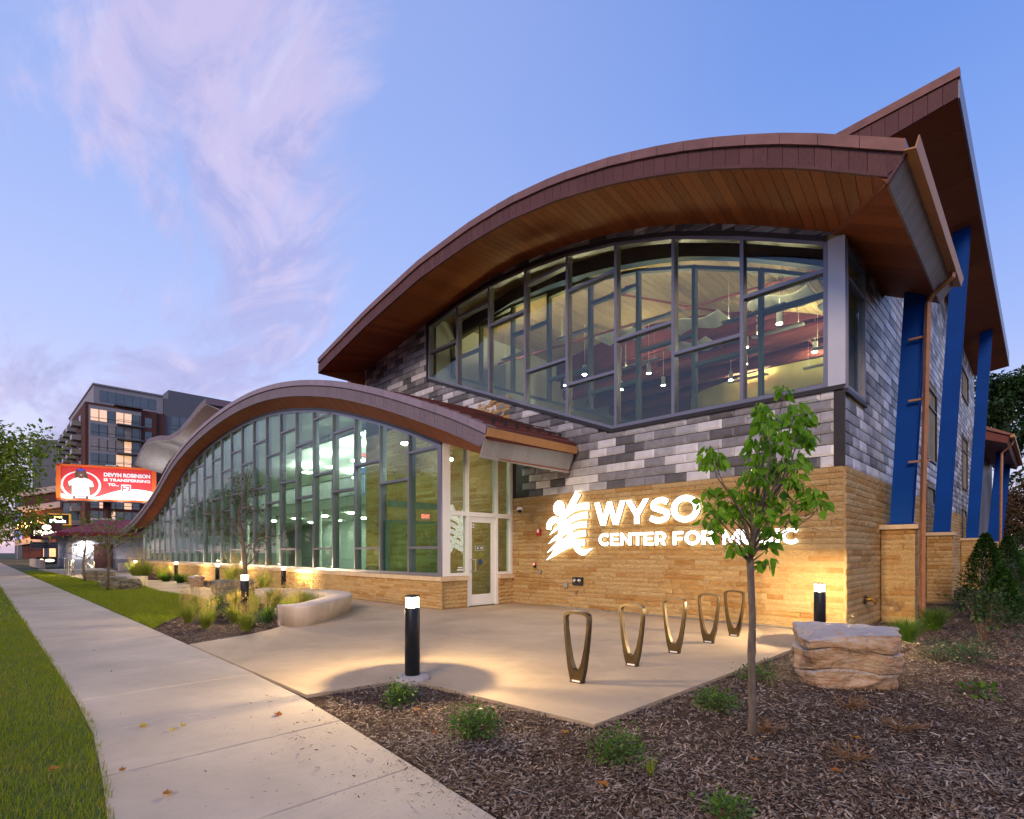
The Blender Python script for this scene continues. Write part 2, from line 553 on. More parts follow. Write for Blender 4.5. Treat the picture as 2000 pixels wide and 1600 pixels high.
MT['soil'] = soil_mat()
MT['chip'] = chip_mat()
MT['turf'] = turf_mat()
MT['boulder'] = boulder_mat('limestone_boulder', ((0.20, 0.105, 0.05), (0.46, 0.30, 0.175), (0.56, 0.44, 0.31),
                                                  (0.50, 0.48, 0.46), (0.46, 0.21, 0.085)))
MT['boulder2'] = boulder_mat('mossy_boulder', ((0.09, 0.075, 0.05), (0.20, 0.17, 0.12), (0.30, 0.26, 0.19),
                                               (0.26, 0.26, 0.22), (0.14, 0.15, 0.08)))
TILE = [MT['tile0'], MT['tile1'], MT['tile2'], MT['tile3']]


# ------------------------------------------------------------------ mesh helpers
def link(o, parent=None):
    COL.objects.link(o)
    if parent:
        o.parent = parent
    return o


def tag(o, label=None, cat=None, group=None, kind=None):
    if label:
        o['label'] = label
    if cat:
        o['category'] = cat
    if group:
        o['group'] = group
    if kind:
        o['kind'] = kind
    return o


def empty(name, loc=(0, 0, 0), rz=0.0, label=None, cat=None, group=None):
    o = bpy.data.objects.new(name, None)
    o.empty_display_size = 0.2
    o.location = loc
    o.rotation_euler = (0, 0, rz)
    link(o)
    return tag(o, label, cat, group)


class MB:
    def __init__(s):
        s.v = []
        s.f = []
        s.m = []

    def add(s, v, f, mi=0):
        k = len(s.v)
        s.v.extend(tuple(p) for p in v)
        for q in f:
            s.f.append([i + k for i in q])
            s.m.append(mi)
        return s

    def box(s, x0, x1, y0, y1, z0, z1, mi=0):
        return s.hexa([(x0, y0, z0), (x1, y0, z0), (x1, y1, z0), (x0, y1, z0),
                       (x0, y0, z1), (x1, y0, z1), (x1, y1, z1), (x0, y1, z1)], mi)

    def hexa(s, p, mi=0):
        return s.add(p, [(3, 2, 1, 0), (4, 5, 6, 7), (0, 1, 5, 4), (1, 2, 6, 5), (2, 3, 7, 6), (3, 0, 4, 7)], mi)

    def prism(s, poly, a0, a1, fn, mi=0):
        n = len(poly)
        v = [fn(p[0], p[1], a0) for p in poly] + [fn(p[0], p[1], a1) for p in poly]
        f = [tuple(range(n - 1, -1, -1)), tuple(range(n, 2 * n))]
        f += [(i, (i + 1) % n, n + (i + 1) % n, n + i) for i in range(n)]
        return s.add(v, f, mi)

    def bar(s, a, b, w, d, up=(0, 0, 1), mi=0):
        a, b = Vector(a), Vector(b)
        t = (b - a).normalized()
        u = Vector(up)
        if abs(t.dot(u)) > 0.95:
            u = Vector((1, 0, 0))
        x = t.cross(u).normalized() * (w / 2)
        y = x.cross(t).normalized() * (d / 2)
        p = [a - x - y, a + x - y, a + x + y, a - x + y, b - x - y, b + x - y, b + x + y, b - x + y]
        return s.hexa(p, mi)

    def tube(s, path, rad, n=8, mi=0, cap=True):
        P = [Vector(p) for p in path]
        if not isinstance(rad, (list, tuple)):
            rad = [rad] * len(P)
        k = len(s.v)
        for i, p in enumerate(P):
            t = (P[min(i + 1, len(P) - 1)] - P[max(i - 1, 0)])
            if t.length < 1e-9:
                t = Vector((0, 0, 1))
            t.normalize()
            u = Vector((1, 0, 0)) if abs(t.x) < 0.8 else Vector((0, 1, 0))
            x = t.cross(u).normalized()
            y = t.cross(x)
            for j in range(n):
                a = 2 * math.pi * j / n
                s.v.append(tuple(p + (x * math.cos(a) + y * math.sin(a)) * rad[i]))
        for i in range(len(P) - 1):
            for j in range(n):
                a = k + i * n + j
                b = k + i * n + (j + 1) % n
                s.f.append([a, b, b + n, a + n])
                s.m.append(mi)
        if cap:
            s.f.append([k + j for j in range(n)][::-1])
            s.m.append(mi)
            e = k + (len(P) - 1) * n
            s.f.append([e + j for j in range(n)])
            s.m.append(mi)
        return s

    def lathe(s, prof, n=24, c=(0, 0, 0), mi=0):
        k = len(s.v)
        for (r, z) in prof:
            for j in range(n):
                a = 2 * math.pi * j / n
                s.v.append((c[0] + r * math.cos(a), c[1] + r * math.sin(a), c[2] + z))
        for i in range(len(prof) - 1):
            for j in range(n):
                a = k + i * n + j
                b = k + i * n + (j + 1) % n
                s.f.append([a, b, b + n, a + n])
                s.m.append(mi)
        s.f.append([k + j for j in range(n)][::-1])
        s.m.append(mi)
        e = k + (len(prof) - 1) * n
        s.f.append([e + j for j in range(n)])
        s.m.append(mi)
        return s

    def mesh(s, name, mats):
        me = bpy.data.meshes.new(name)
        me.from_pydata(s.v, [], s.f)
        mats = mats if isinstance(mats, (list, tuple)) else [mats]
        for m in mats:
            me.materials.append(m)
        if len(mats) > 1:
            me.polygons.foreach_set('material_index', s.m)
        me.update()
        return me

    def build(s, name, mats, parent=None, loc=None, smooth=False, kind=None):
        me = s.mesh(name, mats)
        o = bpy.data.objects.new(name, me)
        if loc:
            o.location = loc
        link(o, parent)
        if smooth:
            me.polygons.foreach_set('use_smooth', [True] * len(me.polygons))
        if kind:
            o['kind'] = kind
        return o


def bevel(o, w=0.01, seg=2):
    m = o.modifiers.new('bevel', 'BEVEL')
    m.width = w
    m.segments = seg
    m.limit_method = 'ANGLE'
    return o


def np_mesh(name, V, F, mat, parent=None, kind=None, smooth=False):
    V = np.asarray(V, np.float32)
    F = np.asarray(F, np.int32)
    me = bpy.data.meshes.new(name)
    k = F.shape[1]
    me.vertices.add(len(V))
    me.vertices.foreach_set('co', V.ravel())
    me.loops.add(F.size)
    me.loops.foreach_set('vertex_index', F.ravel())
    me.polygons.add(len(F))
    me.polygons.foreach_set('loop_start', np.arange(len(F), dtype=np.int32) * k)
    me.polygons.foreach_set('loop_total', np.full(len(F), k, np.int32))
    me.materials.append(mat)
    me.update(calc_edges=True)
    if smooth:
        me.polygons.foreach_set('use_smooth', np.ones(len(F), bool))
    o = bpy.data.objects.new(name, me)
    link(o, parent)
    if kind:
        o['kind'] = kind
    return o


def unit(a):
    return a / (np.linalg.norm(a, axis=1, keepdims=True) + 1e-9)


def leaves(P, D, size, width=0.5, up=None, fold=0.25, droop=0.2):
    """one folded leaf (4 triangles) per point: P base points, D directions"""
    n = len(P)
    D = unit(D)
    if up is None:
        up = unit(nrg.normal(size=(n, 3)) * 0.5 + np.array([0, 0, 1.0]))
    S = unit(np.cross(D, up))
    U = np.cross(S, D)
    L = (size if np.ndim(size) else np.full(n, size))[:, None]
    b = P
    mid = P + D * L * 0.5 - U * L * 0.02
    tip = P + D * L - U * L * droop
    l = P + D * L * 0.42 - S * L * width * 0.5 + U * L * fold * 0.5
    r = P + D * L * 0.42 + S * L * width * 0.5 + U * L * fold * 0.5
    V = np.stack([b, l, mid, r, tip], 1).reshape(-1, 3)
    k = (np.arange(n) * 5)[:, None, None]
    F = np.array([[0, 1, 2], [1, 4, 2], [0, 2, 3], [3, 2, 4]])[None] + k
    return V, F.reshape(-1, 3)


def leaves8(P, D, size, width, up, curl=0.18):
    """rounder pointed leaf with a folded, drooping midrib (8 triangles)"""
    n = len(P)
    D = unit(D)
    S = unit(np.cross(D, up))
    U = np.cross(S, D)
    L = size[:, None]
    w = (width * np.ones(n))[:, None]
    m1 = P + D * L * 0.34 - U * L * curl * 0.12
    m2 = P + D * L * 0.68 - U * L * curl * 0.45
    tip = P + D * L - U * L * curl
    e = U * L * w * 0.20
    l1, r1 = m1 - S * L * w * 0.48 + e, m1 + S * L * w * 0.48 + e
    l2, r2 = m2 - S * L * w * 0.36 + e * 0.7, m2 + S * L * w * 0.36 + e * 0.7
    V = np.stack([P, l1, m1, r1, l2, m2, r2, tip], 1).reshape(-1, 3)
    F = np.array([[0, 1, 2], [0, 2, 3], [1, 4, 5], [1, 5, 2], [2, 5, 6], [2, 6, 3], [4, 7, 5], [5, 7, 6]])[None] + (np.arange(n) * 8)[:, None, None]
    return V, F.reshape(-1, 3)


def blades(P, H, lean, width, az, segs=2):
    """bent blades, segs+1 levels"""
    n = len(P)
    d = np.stack([np.cos(az), np.sin(az), np.zeros(n)], 1)
    s = np.stack([-np.sin(az + 0.6), np.cos(az + 0.6), np.zeros(n)], 1)
    vs = []
    for i in range(segs):
        t = i / segs
        c = P + d * (lean * t ** 1.7)[:, None] + np.array([0, 0, 1.0]) * (H * (t - 0.12 * t * t * (lean / (H + 1e-6))))[:, None]
        w = (width * (1 - 0.55 * t))[:, None] * 0.5
        vs += [c - s * w, c + s * w]
    vs.append(P + d * lean[:, None] + np.array([0, 0, 1.0]) * (H * (1 - 0.12 * lean / (H + 1e-6)))[:, None])
    k = len(vs)
    V = np.stack(vs, 1).reshape(-1, 3)
    f = []
    for i in range(segs - 1):
        f += [[2 * i, 2 * i + 1, 2 * i + 3], [2 * i, 2 * i + 3, 2 * i + 2]]
    f.append([2 * segs - 2, 2 * segs - 1, 2 * segs])
    F = (np.array(f)[None] + (np.arange(n) * k)[:, None, None]).reshape(-1, 3)
    return V, F


def catm(pts, n=200):
    """monotone-x smooth interpolation -> function"""
    x = np.array([p[0] for p in pts], float)
    y = np.array([p[1] for p in pts], float)
    o = np.argsort(x)
    x, y = x[o], y[o]
    g = np.linspace(x[0], x[-1], 600)
    v = np.interp(g, x, y)
    kk = np.hanning(41)
    kk /= kk.sum()
    pad = np.concatenate([v[0] + (v[1] - v[0]) * np.arange(-20, 0), v, v[-1] + (v[-1] - v[-2]) * np.arange(1, 21)])
    v = np.convolve(pad, kk, 'valid')

    def fn(t):
        if t < g[0]:
            return float(v[0] + (v[1] - v[0]) / (g[1] - g[0]) * (t - g[0]))
        if t > g[-1]:
            return float(v[-1] + (v[-1] - v[-2]) / (g[1] - g[0]) * (t - g[-1]))
        return float(np.interp(t, g, v))
    return fn


def curve_mesh(name, loops, depth, mats, parent=None, xf=None):
    """filled 2D outlines (holes by even-odd) extruded; xf maps (x, y, z) to world"""
    cu = bpy.data.curves.new(name, 'CURVE')
    cu.dimensions = '2D'
    cu.fill_mode = 'BOTH'
    cu.extrude = depth / 2
    for lp in loops:
        sp = cu.splines.new('POLY')
        sp.points.add(len(lp) - 1)
        for p, q in zip(sp.points, lp):
            p.co = (q[0], q[1], 0, 1)
        sp.use_cyclic_u = True
    ob = bpy.data.objects.new(name, cu)
    me = bpy.data.meshes.new_from_object(ob)
    bpy.data.objects.remove(ob)
    return finish_flat(me, name, mats, parent, xf, depth)


def finish_flat(me, name, mats, parent, xf, depth):
    me.materials.clear()
    mats = mats if isinstance(mats, (list, tuple)) else [mats]
    for m in mats:
        me.materials.append(m)
    for p in me.polygons:
        nzv = p.normal.z
        p.material_index = 0 if (len(mats) == 1 or nzv > 0.5) else (2 if (nzv < -0.5 and len(mats) > 2) else 1)
    if xf:
        for v in me.vertices:
            v.co = xf(*v.co)
    me.update()
    o = bpy.data.objects.new(name, me)
    link(o, parent)
    return o


def text_mesh(name, body, size, mats, parent=None, xf=None, depth=0.01, bold=0.0, align='CENTER', width=None):
    cu = bpy.data.curves.new(name, 'FONT')
    cu.body = body
    cu.size = size
    cu.align_x = align
    cu.align_y = 'CENTER'
    cu.extrude = depth / 2
    cu.offset = bold
    cu.resolution_u = 3
    ob = bpy.data.objects.new(name, cu)
    me = bpy.data.meshes.new_from_object(ob)
    bpy.data.objects.remove(ob)
    if width and len(me.vertices):
        xs = [v.co.x for v in me.vertices]
        k = width / max(1e-6, max(xs) - min(xs))
        c = (max(xs) + min(xs)) / 2 if align == 'CENTER' else 0
        for v in me.vertices:
            v.co.x = (v.co.x - c) * k
    return finish_flat(me, name, mats, parent, xf, depth)


# ------------------------------------------------------------------ ground and paving
def flat_poly(name, poly, z, mat, kind='structure', thick=None, parent=None):
    mb = MB()
    if thick:
        mb.prism(poly, z - thick, z, lambda a, b, c: (a, b, c))
    else:
        mb.add([(a, b, z) for a, b in poly], [tuple(range(len(poly)))])
    return mb.build(name, mat, parent, kind=kind)


flat_poly('ground', [(-1500, -1500), (1500, -1500), (1500, 1500), (-1500, 1500)], -0.16, MT['terrain'])
flat_poly('road', [(-400, -34), (300, -34), (300, -14.6), (-400, -14.6)], -0.145, MT['asphalt'])
flat_poly('kerb', [(-400, -14.6), (300, -14.6), (300, -14.42), (-400, -14.42)], 0.0, MT['footing'], thick=0.2)
flat_poly('terrace_lawn', [(-110, -14.42), (9, -14.42)] + [(q, -10.575 - 0.0525 * (math.sqrt((q + 3.0) ** 2 + 0.8) + q + 3.0)) for q in (9, 4, 2, 0, -1, -2, -3, -4, -5, -7)] + [(-110, -10.575)], -0.012, MT['turf'])
flat_poly('mulch_bed', [(-60, -8.86)] + [(q, -8.862 - 0.0525 * (math.sqrt((q + 3.0) ** 2 + 0.8) + q + 3.0)) for q in (-7, -5, -4, -3, -2, -1, 0, 2, 4, 9)] + [(30, -10.12), (30, 60), (-60, 60)], -0.035, MT['soil'])
LAWN = [(-9.9, -8.85), (-11.0, -8.35), (-12.7, -7.5), (-15.3, -6.3), (-18.6, -6.02), (-21.3, -6.28), (-25.7, -6.05), (-30, -6.9),
        (-40, -7.2), (-60, -7.5), (-60, -8.85)]
flat_poly('lawn', LAWN, -0.014, MT['turf'])
def bend(x):
    return -0.0525 * (math.sqrt((x + 3.0) ** 2 + 0.8) + x + 3.0)


sw = MB()
BX = [-160, -9, -7, -5, -4, -3, -2, -1, 0, 2, 4, 9]
for a, b in zip(BX[:-1], BX[1:]):
    a1, b1 = bend(a) if a > -9 else 0.0, bend(b) if b > -9 else 0.0
    sw.hexa([(a, -10.58 + a1, -0.1), (b, -10.58 + b1, -0.1), (b, -8.868 + b1, -0.1), (a, -8.868 + a1, -0.1), (a, -10.58 + a1, -0.012), (b, -10.58 + b1, -0.012), (b, -8.868 + b1, -0.012), (a, -8.868 + a1, -0.012)])
sw = sw.build('sidewalk', MT['footing'], kind='structure')
jx = [8.4, 6.9, 5.4, 3.9, 2.4, 0.95, -0.5, -1.82, -2.95, -4.3, -5.7, -7.15]
while jx[-1] > -90:
    jx.append(jx[-1] - 1.45)
for a, b in zip(jx[1:], jx[:-1]):
    a0, b0 = a + 0.006, b - 0.006
    q = [(a0, -10.58 + bend(a0)), (b0, -10.58 + bend(b0)), (b0, -8.868 + bend(b0)), (a0, -8.868 + bend(a0))]
    dz_ = rnd.uniform(-0.002, 0.002)
    o = MB().prism(q, -0.02, dz_, lambda p, r_, c: (p, r_, c)).build('slab', MT['concrete'], sw)
    if a > -12:
        bevel(o, 0.006, 1)
MB().box(-160, jx[-1], -10.58, -8.868, -0.02, 0.0).build('far_slab', MT['concrete'], sw)
PLZ = [(-2.87, -8.852), (-2.72, -7.72), (-0.15, -7.5), (-0.15, -0.06), (-8.55, -0.06), (-8.55, -2.76), (-14, -2.72), (-15, -3.5),
       (-17, -4.0), (-20.5, -4.55), (-27, -3.9), (-30, -3.9), (-32, -4.8), (-40, -3.6), (-49, -3.1), (-60, -3.0), (-60, -7.48),
       (-40, -7.18), (-30, -6.88), (-25.7, -6.03), (-21.3, -6.26), (-18.6, -6.0), (-15.3, -6.25), (-14.4, -5.4), (-13.4, -4.9),
       (-12.3, -4.45), (-11.2, -4.4), (-10.3, -4.8), (-9.5, -5.6), (-8.8, -6.5), (-8.45, -6.86), (-8.05, -7.25), (-7.7, -7.75), (-7.27, -8.852)]
flat_poly('plaza', PLZ, 0.0, MT['plaza'], thick=0.12)

# ------------------------------------------------------------------ the building
BLD = empty('arts_building', (0, 0, 0), 0,
            'large arts centre with wavy brown roofs, grey tile walls, stone base and blue columns', 'building')

MTOP = catm([(-1.29, 7.31), (-0.4, 7.86), (0.04, 8.14), (0.56, 8.42), (1.11, 8.69), (1.71, 8.97), (2.52, 9.29), (3.74, 9.70),
             (5.19, 10.05), (6.75, 10.27), (8.32, 10.32), (10.62, 10.20), (13.63, 9.72), (17.25, 8.95)])
MSOF = catm([(0.17, 7.46), (0.76, 7.77), (1.38, 8.10), (2.25, 8.52), (2.64, 8.70), (3.63, 9.10), (4.59, 9.39), (6.25, 9.76),
             (8.17, 10.0), (9.8, 10.0), (12.82, 9.65), (15.12, 9.25), (16.98, 8.99)])
FASH, CAPH = 0.54, 0.19
WTH = 0.0126
WC = (-8.67, -2.6)
wdx, wdy = -math.cos(WTH), math.sin(WTH)
wnx, wny = -math.sin(WTH), -math.cos(WTH)


def WP(s, o, z):
    return (WC[0] + wdx * s + wnx * o, WC[1] + wdy * s + wny * o, z)


def MP(s, o, z):
    return (-s, -o, z)


WTOP = catm([(-2.53, 4.30), (-1.54, 4.78), (0.42, 5.54), (1.33, 5.88), (2.44, 6.27), (3.5, 6.62), (4.64, 6.96), (5.75, 7.25), (7.04, 7.55),
             (8.37, 7.82), (9.85, 8.06), (11.49, 8.25), (13.34, 8.37), (15.41, 8.40), (17.77, 8.32), (20.48, 8.12), (23.0, 7.82),
             (25.37, 7.40), (27.15, 6.98), (28.58, 6.53), (30.1, 6.02), (31.72, 5.54), (33.79, 5.03), (35.95, 4.55), (38.34, 4.12),
             (40.94, 3.74), (43.6, 3.46)])
WGL = catm([(0.07, 4.36), (1.38, 4.88), (3.01, 5.43), (4.6, 5.92), (6.17, 6.37), (7.76, 6.74), (9.32, 7.02), (11.45, 7.33), (13.22, 7.47),
            (15.2, 7.54), (17.43, 7.50), (20.43, 7.33), (22.06, 7.14), (23.57, 6.92), (25.12, 6.60), (26.8, 6.19), (28.14, 5.77),
            (29.56, 5.27), (31.36, 4.67), (34.37, 3.86), (37.7, 3.30)])
BAY = 1.57
GT = [WGL(BAY * i) for i in range(25)]


def gtop(s):
    i = min(23, max(0, int(s / BAY)))
    return GT[i] + (GT[i + 1] - GT[i]) * (s / BAY - i)


# --- shared stone and tile pieces
def stone_variant(seed):
    r = random.Random(seed)
    nx, nzz = 9, 3
    v = []
    for j in range(nzz):
        for i in range(nx):
            e = i in (0, nx - 1) or j in (0, nzz - 1)
            d = 0.62 + (r.uniform(-0.16, 0.10) if e else r.uniform(-0.05, 0.38))
            v.append((i / (nx - 1), -d, j / (nzz - 1)))
    f = [(j * nx + i, j * nx + i + 1, (j + 1) * nx + i + 1, (j + 1) * nx + i) for j in range(nzz - 1) for i in range(nx - 1)]
    b = len(v)
    v += [(0, 0, 0), (1, 0, 0), (1, 0, 1), (0, 0, 1)]
    f += [(b, b + 1) + tuple(range(nx - 1, -1, -1)), (b + 1, b + 2) + tuple((j * nx + nx - 1) for j in range(nzz - 1, -1, -1)),
          (b + 2, b + 3) + tuple((nzz - 1) * nx + i for i in range(nx)), (b + 3, b) + tuple(j * nx for j in range(nzz))]
    return v, f


SV = [stone_variant(i) for i in range(8)]
SM = []
for v, f in SV:
    SM.append(MB().add(v, f).mesh('stone', MT['stone']))


def ashlar(u0, u1, z0, z1, course, lmin, lmax, r):
    n = max(1, round((z1 - z0) / course))
    h = (z1 - z0) / n
    out = []
    for k in range(n):
        u = u0
        first = True
        while u < u1 - 1e-6:
            L = r.uniform(lmin, lmax) * (r.uniform(0.3, 1) if first else 1)
            first = False
            e = u + L
            if u1 - e < lmin * 0.6:
                e = u1
            out.append((u, min(e, u1), z0 + k * h, z0 + (k + 1) * h))
            u = e
    return out


def stuff_stones(rects, fn, depth, name, parent, r, j=0.004):
    mb = MB()
    for (a, b, c, d) in rects:
        v, f = SV[r.randrange(8)]
        dd = depth * r.uniform(0.8, 1.15)
        mb.add([fn(a + j + p[0] * (b - a - 2 * j), c + j + p[2] * (d - c - 2 * j), -p[1] * dd) for p in v], f)
    return mb.build(name, MT['stone'], parent, kind='stuff')


r1 = random.Random(3)
fw = MB().box(-17.15, 0, 0.0, 0.30, -0.1, 3.1)
fw.box(-17.15, -8.9, 0.003, 0.297, 3.1, 6.2)
front_wall = fw.build('front_wall', MT['mortar'], BLD)
fst = ashlar(-8.62, -0.012, 0.0, 3.1, 0.112, 0.26, 0.98, r1)
fst.sort(key=lambda q: -(q[1] - q[0]) / math.hypot((q[0] + q[1]) / 2 - CAM[0], CAM[1]))
for (a, b, c, d) in fst[:292]:
    o = bpy.data.objects.new('stone', SM[r1.randrange(8)])
    o.location = (a + 0.005, 0, c + 0.004)
    o.scale = (b - a - 0.010, 0.045 * r1.uniform(0.75, 1.2), d - c - 0.008)
    link(o, front_wall)
stuff_stones(fst[292:], lambda u, z, d: (u, -d, z), 0.045, 'small_stones', front_wall, r1, 0.005)
stuff_stones(ashlar(-17.1, -8.75, 0.0, 6.2, 0.115, 0.4, 1.1, r1), lambda u, z, d: (u, -d, z), 0.04, 'lobby_stonework', front_wall, r1)
fl = MB().box(-7.2, -0.4, -0.075, -0.048, 0.0, 0.035).build('base_flashing', MT['steel'], front_wall)

# --- tile pieces (bevelled shingles)
TW, TH = 0.54, (4.58 - 3.1) / 7
tv = [(0, 0, 0), (1, 0, 0), (1, 0, 1), (0, 0, 1), (0, -0.62, 0), (1, -0.62, 0), (1, -0.30, 1), (0, -0.30, 1),
      (0.17, -1.0, 0.26), (0.90, -1.0, 0.26), (0.90, -0.80, 0.84), (0.17, -0.80, 0.84)]
tf = [(0, 1, 5, 4), (1, 2, 6, 5), (2, 3, 7, 6), (3, 0, 4, 7), (4, 5, 9, 8), (5, 6, 10, 9), (6, 7, 11, 10), (7, 4, 8, 11), (8, 9, 10, 11)]
TM = [MB().add(tv, tf).mesh('tile', m) for m in TILE]
WIN_T = [(-12.76, 9.50), (-11.31, 9.70), (-9.76, 9.82), (-8.17, 9.75), (-6.62, 9.57), (-5.04, 9.25), (-3.44, 8.75), (-1.87, 8.09), (-0.30, 7.33)]
WX = [p[0] for p in WIN_T]


def win_top(x):
    return float(np.interp(x, WX, [p[1] for p in WIN_T]))


def win_bot(x):
    return 7.64 + (4.60 - 7.64) * (x + 12.82) / (12.82 - 5.08) if x < -5.08 else 4.60


tw = MB()
tw.prism([(-17.15, 3.1), (-12.88, 3.1), (-12.88, 9.62), (-17.15, 8.96)], 0.003, 0.28, lambda a, b, c: (a, c, b))
tw.prism([(-12.88, 3.1), (-0.0, 3.1), (-0.0, 4.50), (-5.08, 4.52), (-12.88, 7.58)], 0.003, 0.28, lambda a, b, c: (a, c, b))
tile_wall = tw.build('tile_wall', MT['bronze'], BLD)
tb = MB()
top = [(x, win_top(x) + 0.1) for x in WX]
tb.prism([(-12.88, 9.6)] + top[1:] + [(-0.2, 7.43), (-0.2, 7.6)] + [(-s, MSOF(s) + 0.15) for s in (1, 2, 3, 4, 5, 6, 7, 8, 9.5, 11, 12.88)], 0.004, 0.28,
         lambda a, b, c: (a, c, b))
tb.build('head_wall', MT['bronze'], tile_wall)


def clip_mesh(me, planes):
    bm = bmesh.new()
    bm.from_mesh(me)
    for co, no in planes:
        bmesh.ops.bisect_plane(bm, geom=bm.verts[:] + bm.edges[:] + bm.faces[:], plane_co=co, plane_no=no, clear_outer=True)
    if not bm.faces:
        bm.free()
        return None
    m2 = bpy.data.meshes.new('tile')
    bm.to_mesh(m2)
    bm.free()
    for m in me.materials:
        m2.materials.append(m)
    return m2


def wing_roof_at(x):
    return WTOP(-8.67 - x)


cands = []
r2 = random.Random(21)
row = 0
z = 3.1
SL = (4.60 - 7.64) / (12.82 - 5.08)
while z < 10.1:
    x = -17.14 - (TW / 2 if row % 2 else 0)
    while x < -0.17:
        a, b = max(x, -17.14), min(x + TW, -0.165)
        c, d = z, z + TH
        x += TW
        shade = r2.choices([0, 1, 2, 3], [0.24, 0.34, 0.24, 0.18])[0]
        if b - a < 0.06:
            continue
        xm, zm = (a + b) / 2, (c + d) / 2
        if c > MSOF(-min(xm, -0.17)) + 0.1:
            continue
        if xm < -6.3 and d < wing_roof_at(xm) - 0.15 and xm < -8.0:
            continue
        planes = []
        inside_x = b > -12.9
        if inside_x:
            # below the sill or above the head?
            lo = min(win_bot(a), win_bot(b)) - 0.09
            hi = max(win_bot(a), win_bot(b)) - 0.09
            tl, tr_ = win_top(max(a, -12.76)) + 0.10, win_top(min(b, -0.3)) + 0.10
            if d <= lo:
                pass
            elif c < hi:
                if xm < -5.08:
                    planes.append(((-5.08, 0, 4.51), (-SL, 0, 1)))
                if b > -5.08 - 0.3 and d > 4.51 and a > -5.6:
                    planes.append(((0, 0, 4.51), (0, 0, 1)))
                if a < -12.9 < b:
                    planes = []
                    if d > 7.5:
                        planes = [((-12.9, 0, 0), (1, 0, 0))]
            elif a < -12.9:
                planes.append(((-12.9, 0, 0), (1, 0, 0)))
            elif d > min(tl, tr_):
                if c < max(tl, tr_):
                    planes.append(((xm, 0, (tl + tr_) / 2), ((tr_ - tl) / max(b - a, 1e-3), 0, -1)))
            else:
                continue
        cands.append((a, b, c, d, shade, planes))
    z += TH
    row += 1


def cam_size(p):
    v = Vector(p) - Vector(CAM)
    return 1.0 / max(0.1, v.length)


cands.sort(key=lambda q: -cam_size(((q[0] + q[1]) / 2, 0, q[2])))
ntile = 0
rest = [MB() for _ in range(4)]
for (a, b, c, d, shade, planes) in cands:
    sc = (b - a - 0.006, 0.030, d - c - 0.012)
    loc = (a + 0.003, 0, c + 0.003)
    if planes:
        me = MB().add([(loc[0] + p[0] * sc[0], p[1] * sc[1], loc[2] + p[2] * sc[2]) for p in tv], tf).mesh('tile', TILE[shade])
        m2 = clip_mesh(me, planes)
        bpy.data.meshes.remove(me)
        if not m2:
            continue
        o = bpy.data.objects.new('tile', m2)
        if ntile < 300:
            link(o, tile_wall)
            ntile += 1
        else:
            rest[shade].add([tuple(v.co) for v in m2.vertices], [tuple(p.vertices) for p in m2.polygons])
            bpy.data.objects.remove(o)
    elif ntile < 300:
        o = bpy.data.objects.new('tile', TM[shade])
        o.location = loc
        o.scale = sc
        link(o, tile_wall)
        ntile += 1
    else:
        rest[shade].add([(loc[0] + p[0] * sc[0], p[1] * sc[1], loc[2] + p[2] * sc[2]) for p in tv], tf)
allr = MB()
for i, m in enumerate(rest):
    allr.add(m.v, m.f, i)
allr.build('far_tiles', TILE, tile_wall, kind='stuff')
MB().box(-0.168, 0.014, -0.034, 0.0, 3.1, 4.50).build('corner_trim', MT['bronze'], tile_wall)

# --- east side wall (x = 0)
ew = MB()
ew.box(-0.30, 0.0, 0.30, 24.5, -0.1, 3.1)
ew.box(-0.297, -0.003, 1.40, 3.4, 3.1, 7.6)
ew.box(-0.297, -0.003, 0.0, 1.40, 3.1, 4.5)
ew.box(-0.297, -0.003, 0.0, 1.40, 7.20, 7.5)
ew.box(-0.297, -0.003, 3.4, 24.5, 3.1, 10.9)
side_wall = ew.build('side_wall', MT['mortar'], BLD)
ns = ashlar(0.0, 24.4, 0.0, 3.1, 0.118, 0.45, 1.2, r1)
stuff_stones(ns, lambda u, z, d: (d, u, z), 0.045, 'side_stonework', side_wall, r1)
EWIN = [(0.0, 1.40, 4.52, 7.2), (9.3, 11.3, 4.40, 6.70), (18.8, 21.0, 4.3, 6.6), (18.8, 21.4, 8.35, 9.6), (9.2, 10.9, 1.2, 3.6), (18.8, 20.5, 1.6, 3.4)]
er = [MB() for _ in range(4)]
z = 3.1
row = 0
while z < 10.85:
    y = -0.0 - (TW / 2 if row % 2 else 0)
    while y < 24.4:
        a, b = max(y, 0.012), min(y + TW, 24.4)
        y += TW
        lim = 7.35 if (a + b) / 2 < 3.3 else 10.85 - 0.02 * (a - 3)
        if b - a < 0.05 or z > lim:
            continue
        hit = False
        for (w0, w1, q0, q1) in EWIN:
            if a < w1 + 0.02 and b > w0 - 0.02 and z < q1 and z + TH > q0:
                if a < w0 - 0.05:
                    b = w0 - 0.03
                elif b > w1 + 0.05:
                    a = w1 + 0.03
                else:
                    hit = True
        if hit or b - a < 0.04:
            continue
        sh = r2.choices([0, 1, 2, 3], [0.12, 0.32, 0.34, 0.22])[0]
        er[sh].add([(-p[1] * 0.03, a + 0.003 + p[0] * (b - a - 0.006), z + 0.004 + p[2] * (TH - 0.010)) for p in tv], tf)
    z += TH
    row += 1
allr = MB()
for i, m in enumerate(er):
    allr.add(m.v, m.f, i)
allr.build('side_tiles', TILE, side_wall, kind='stuff')
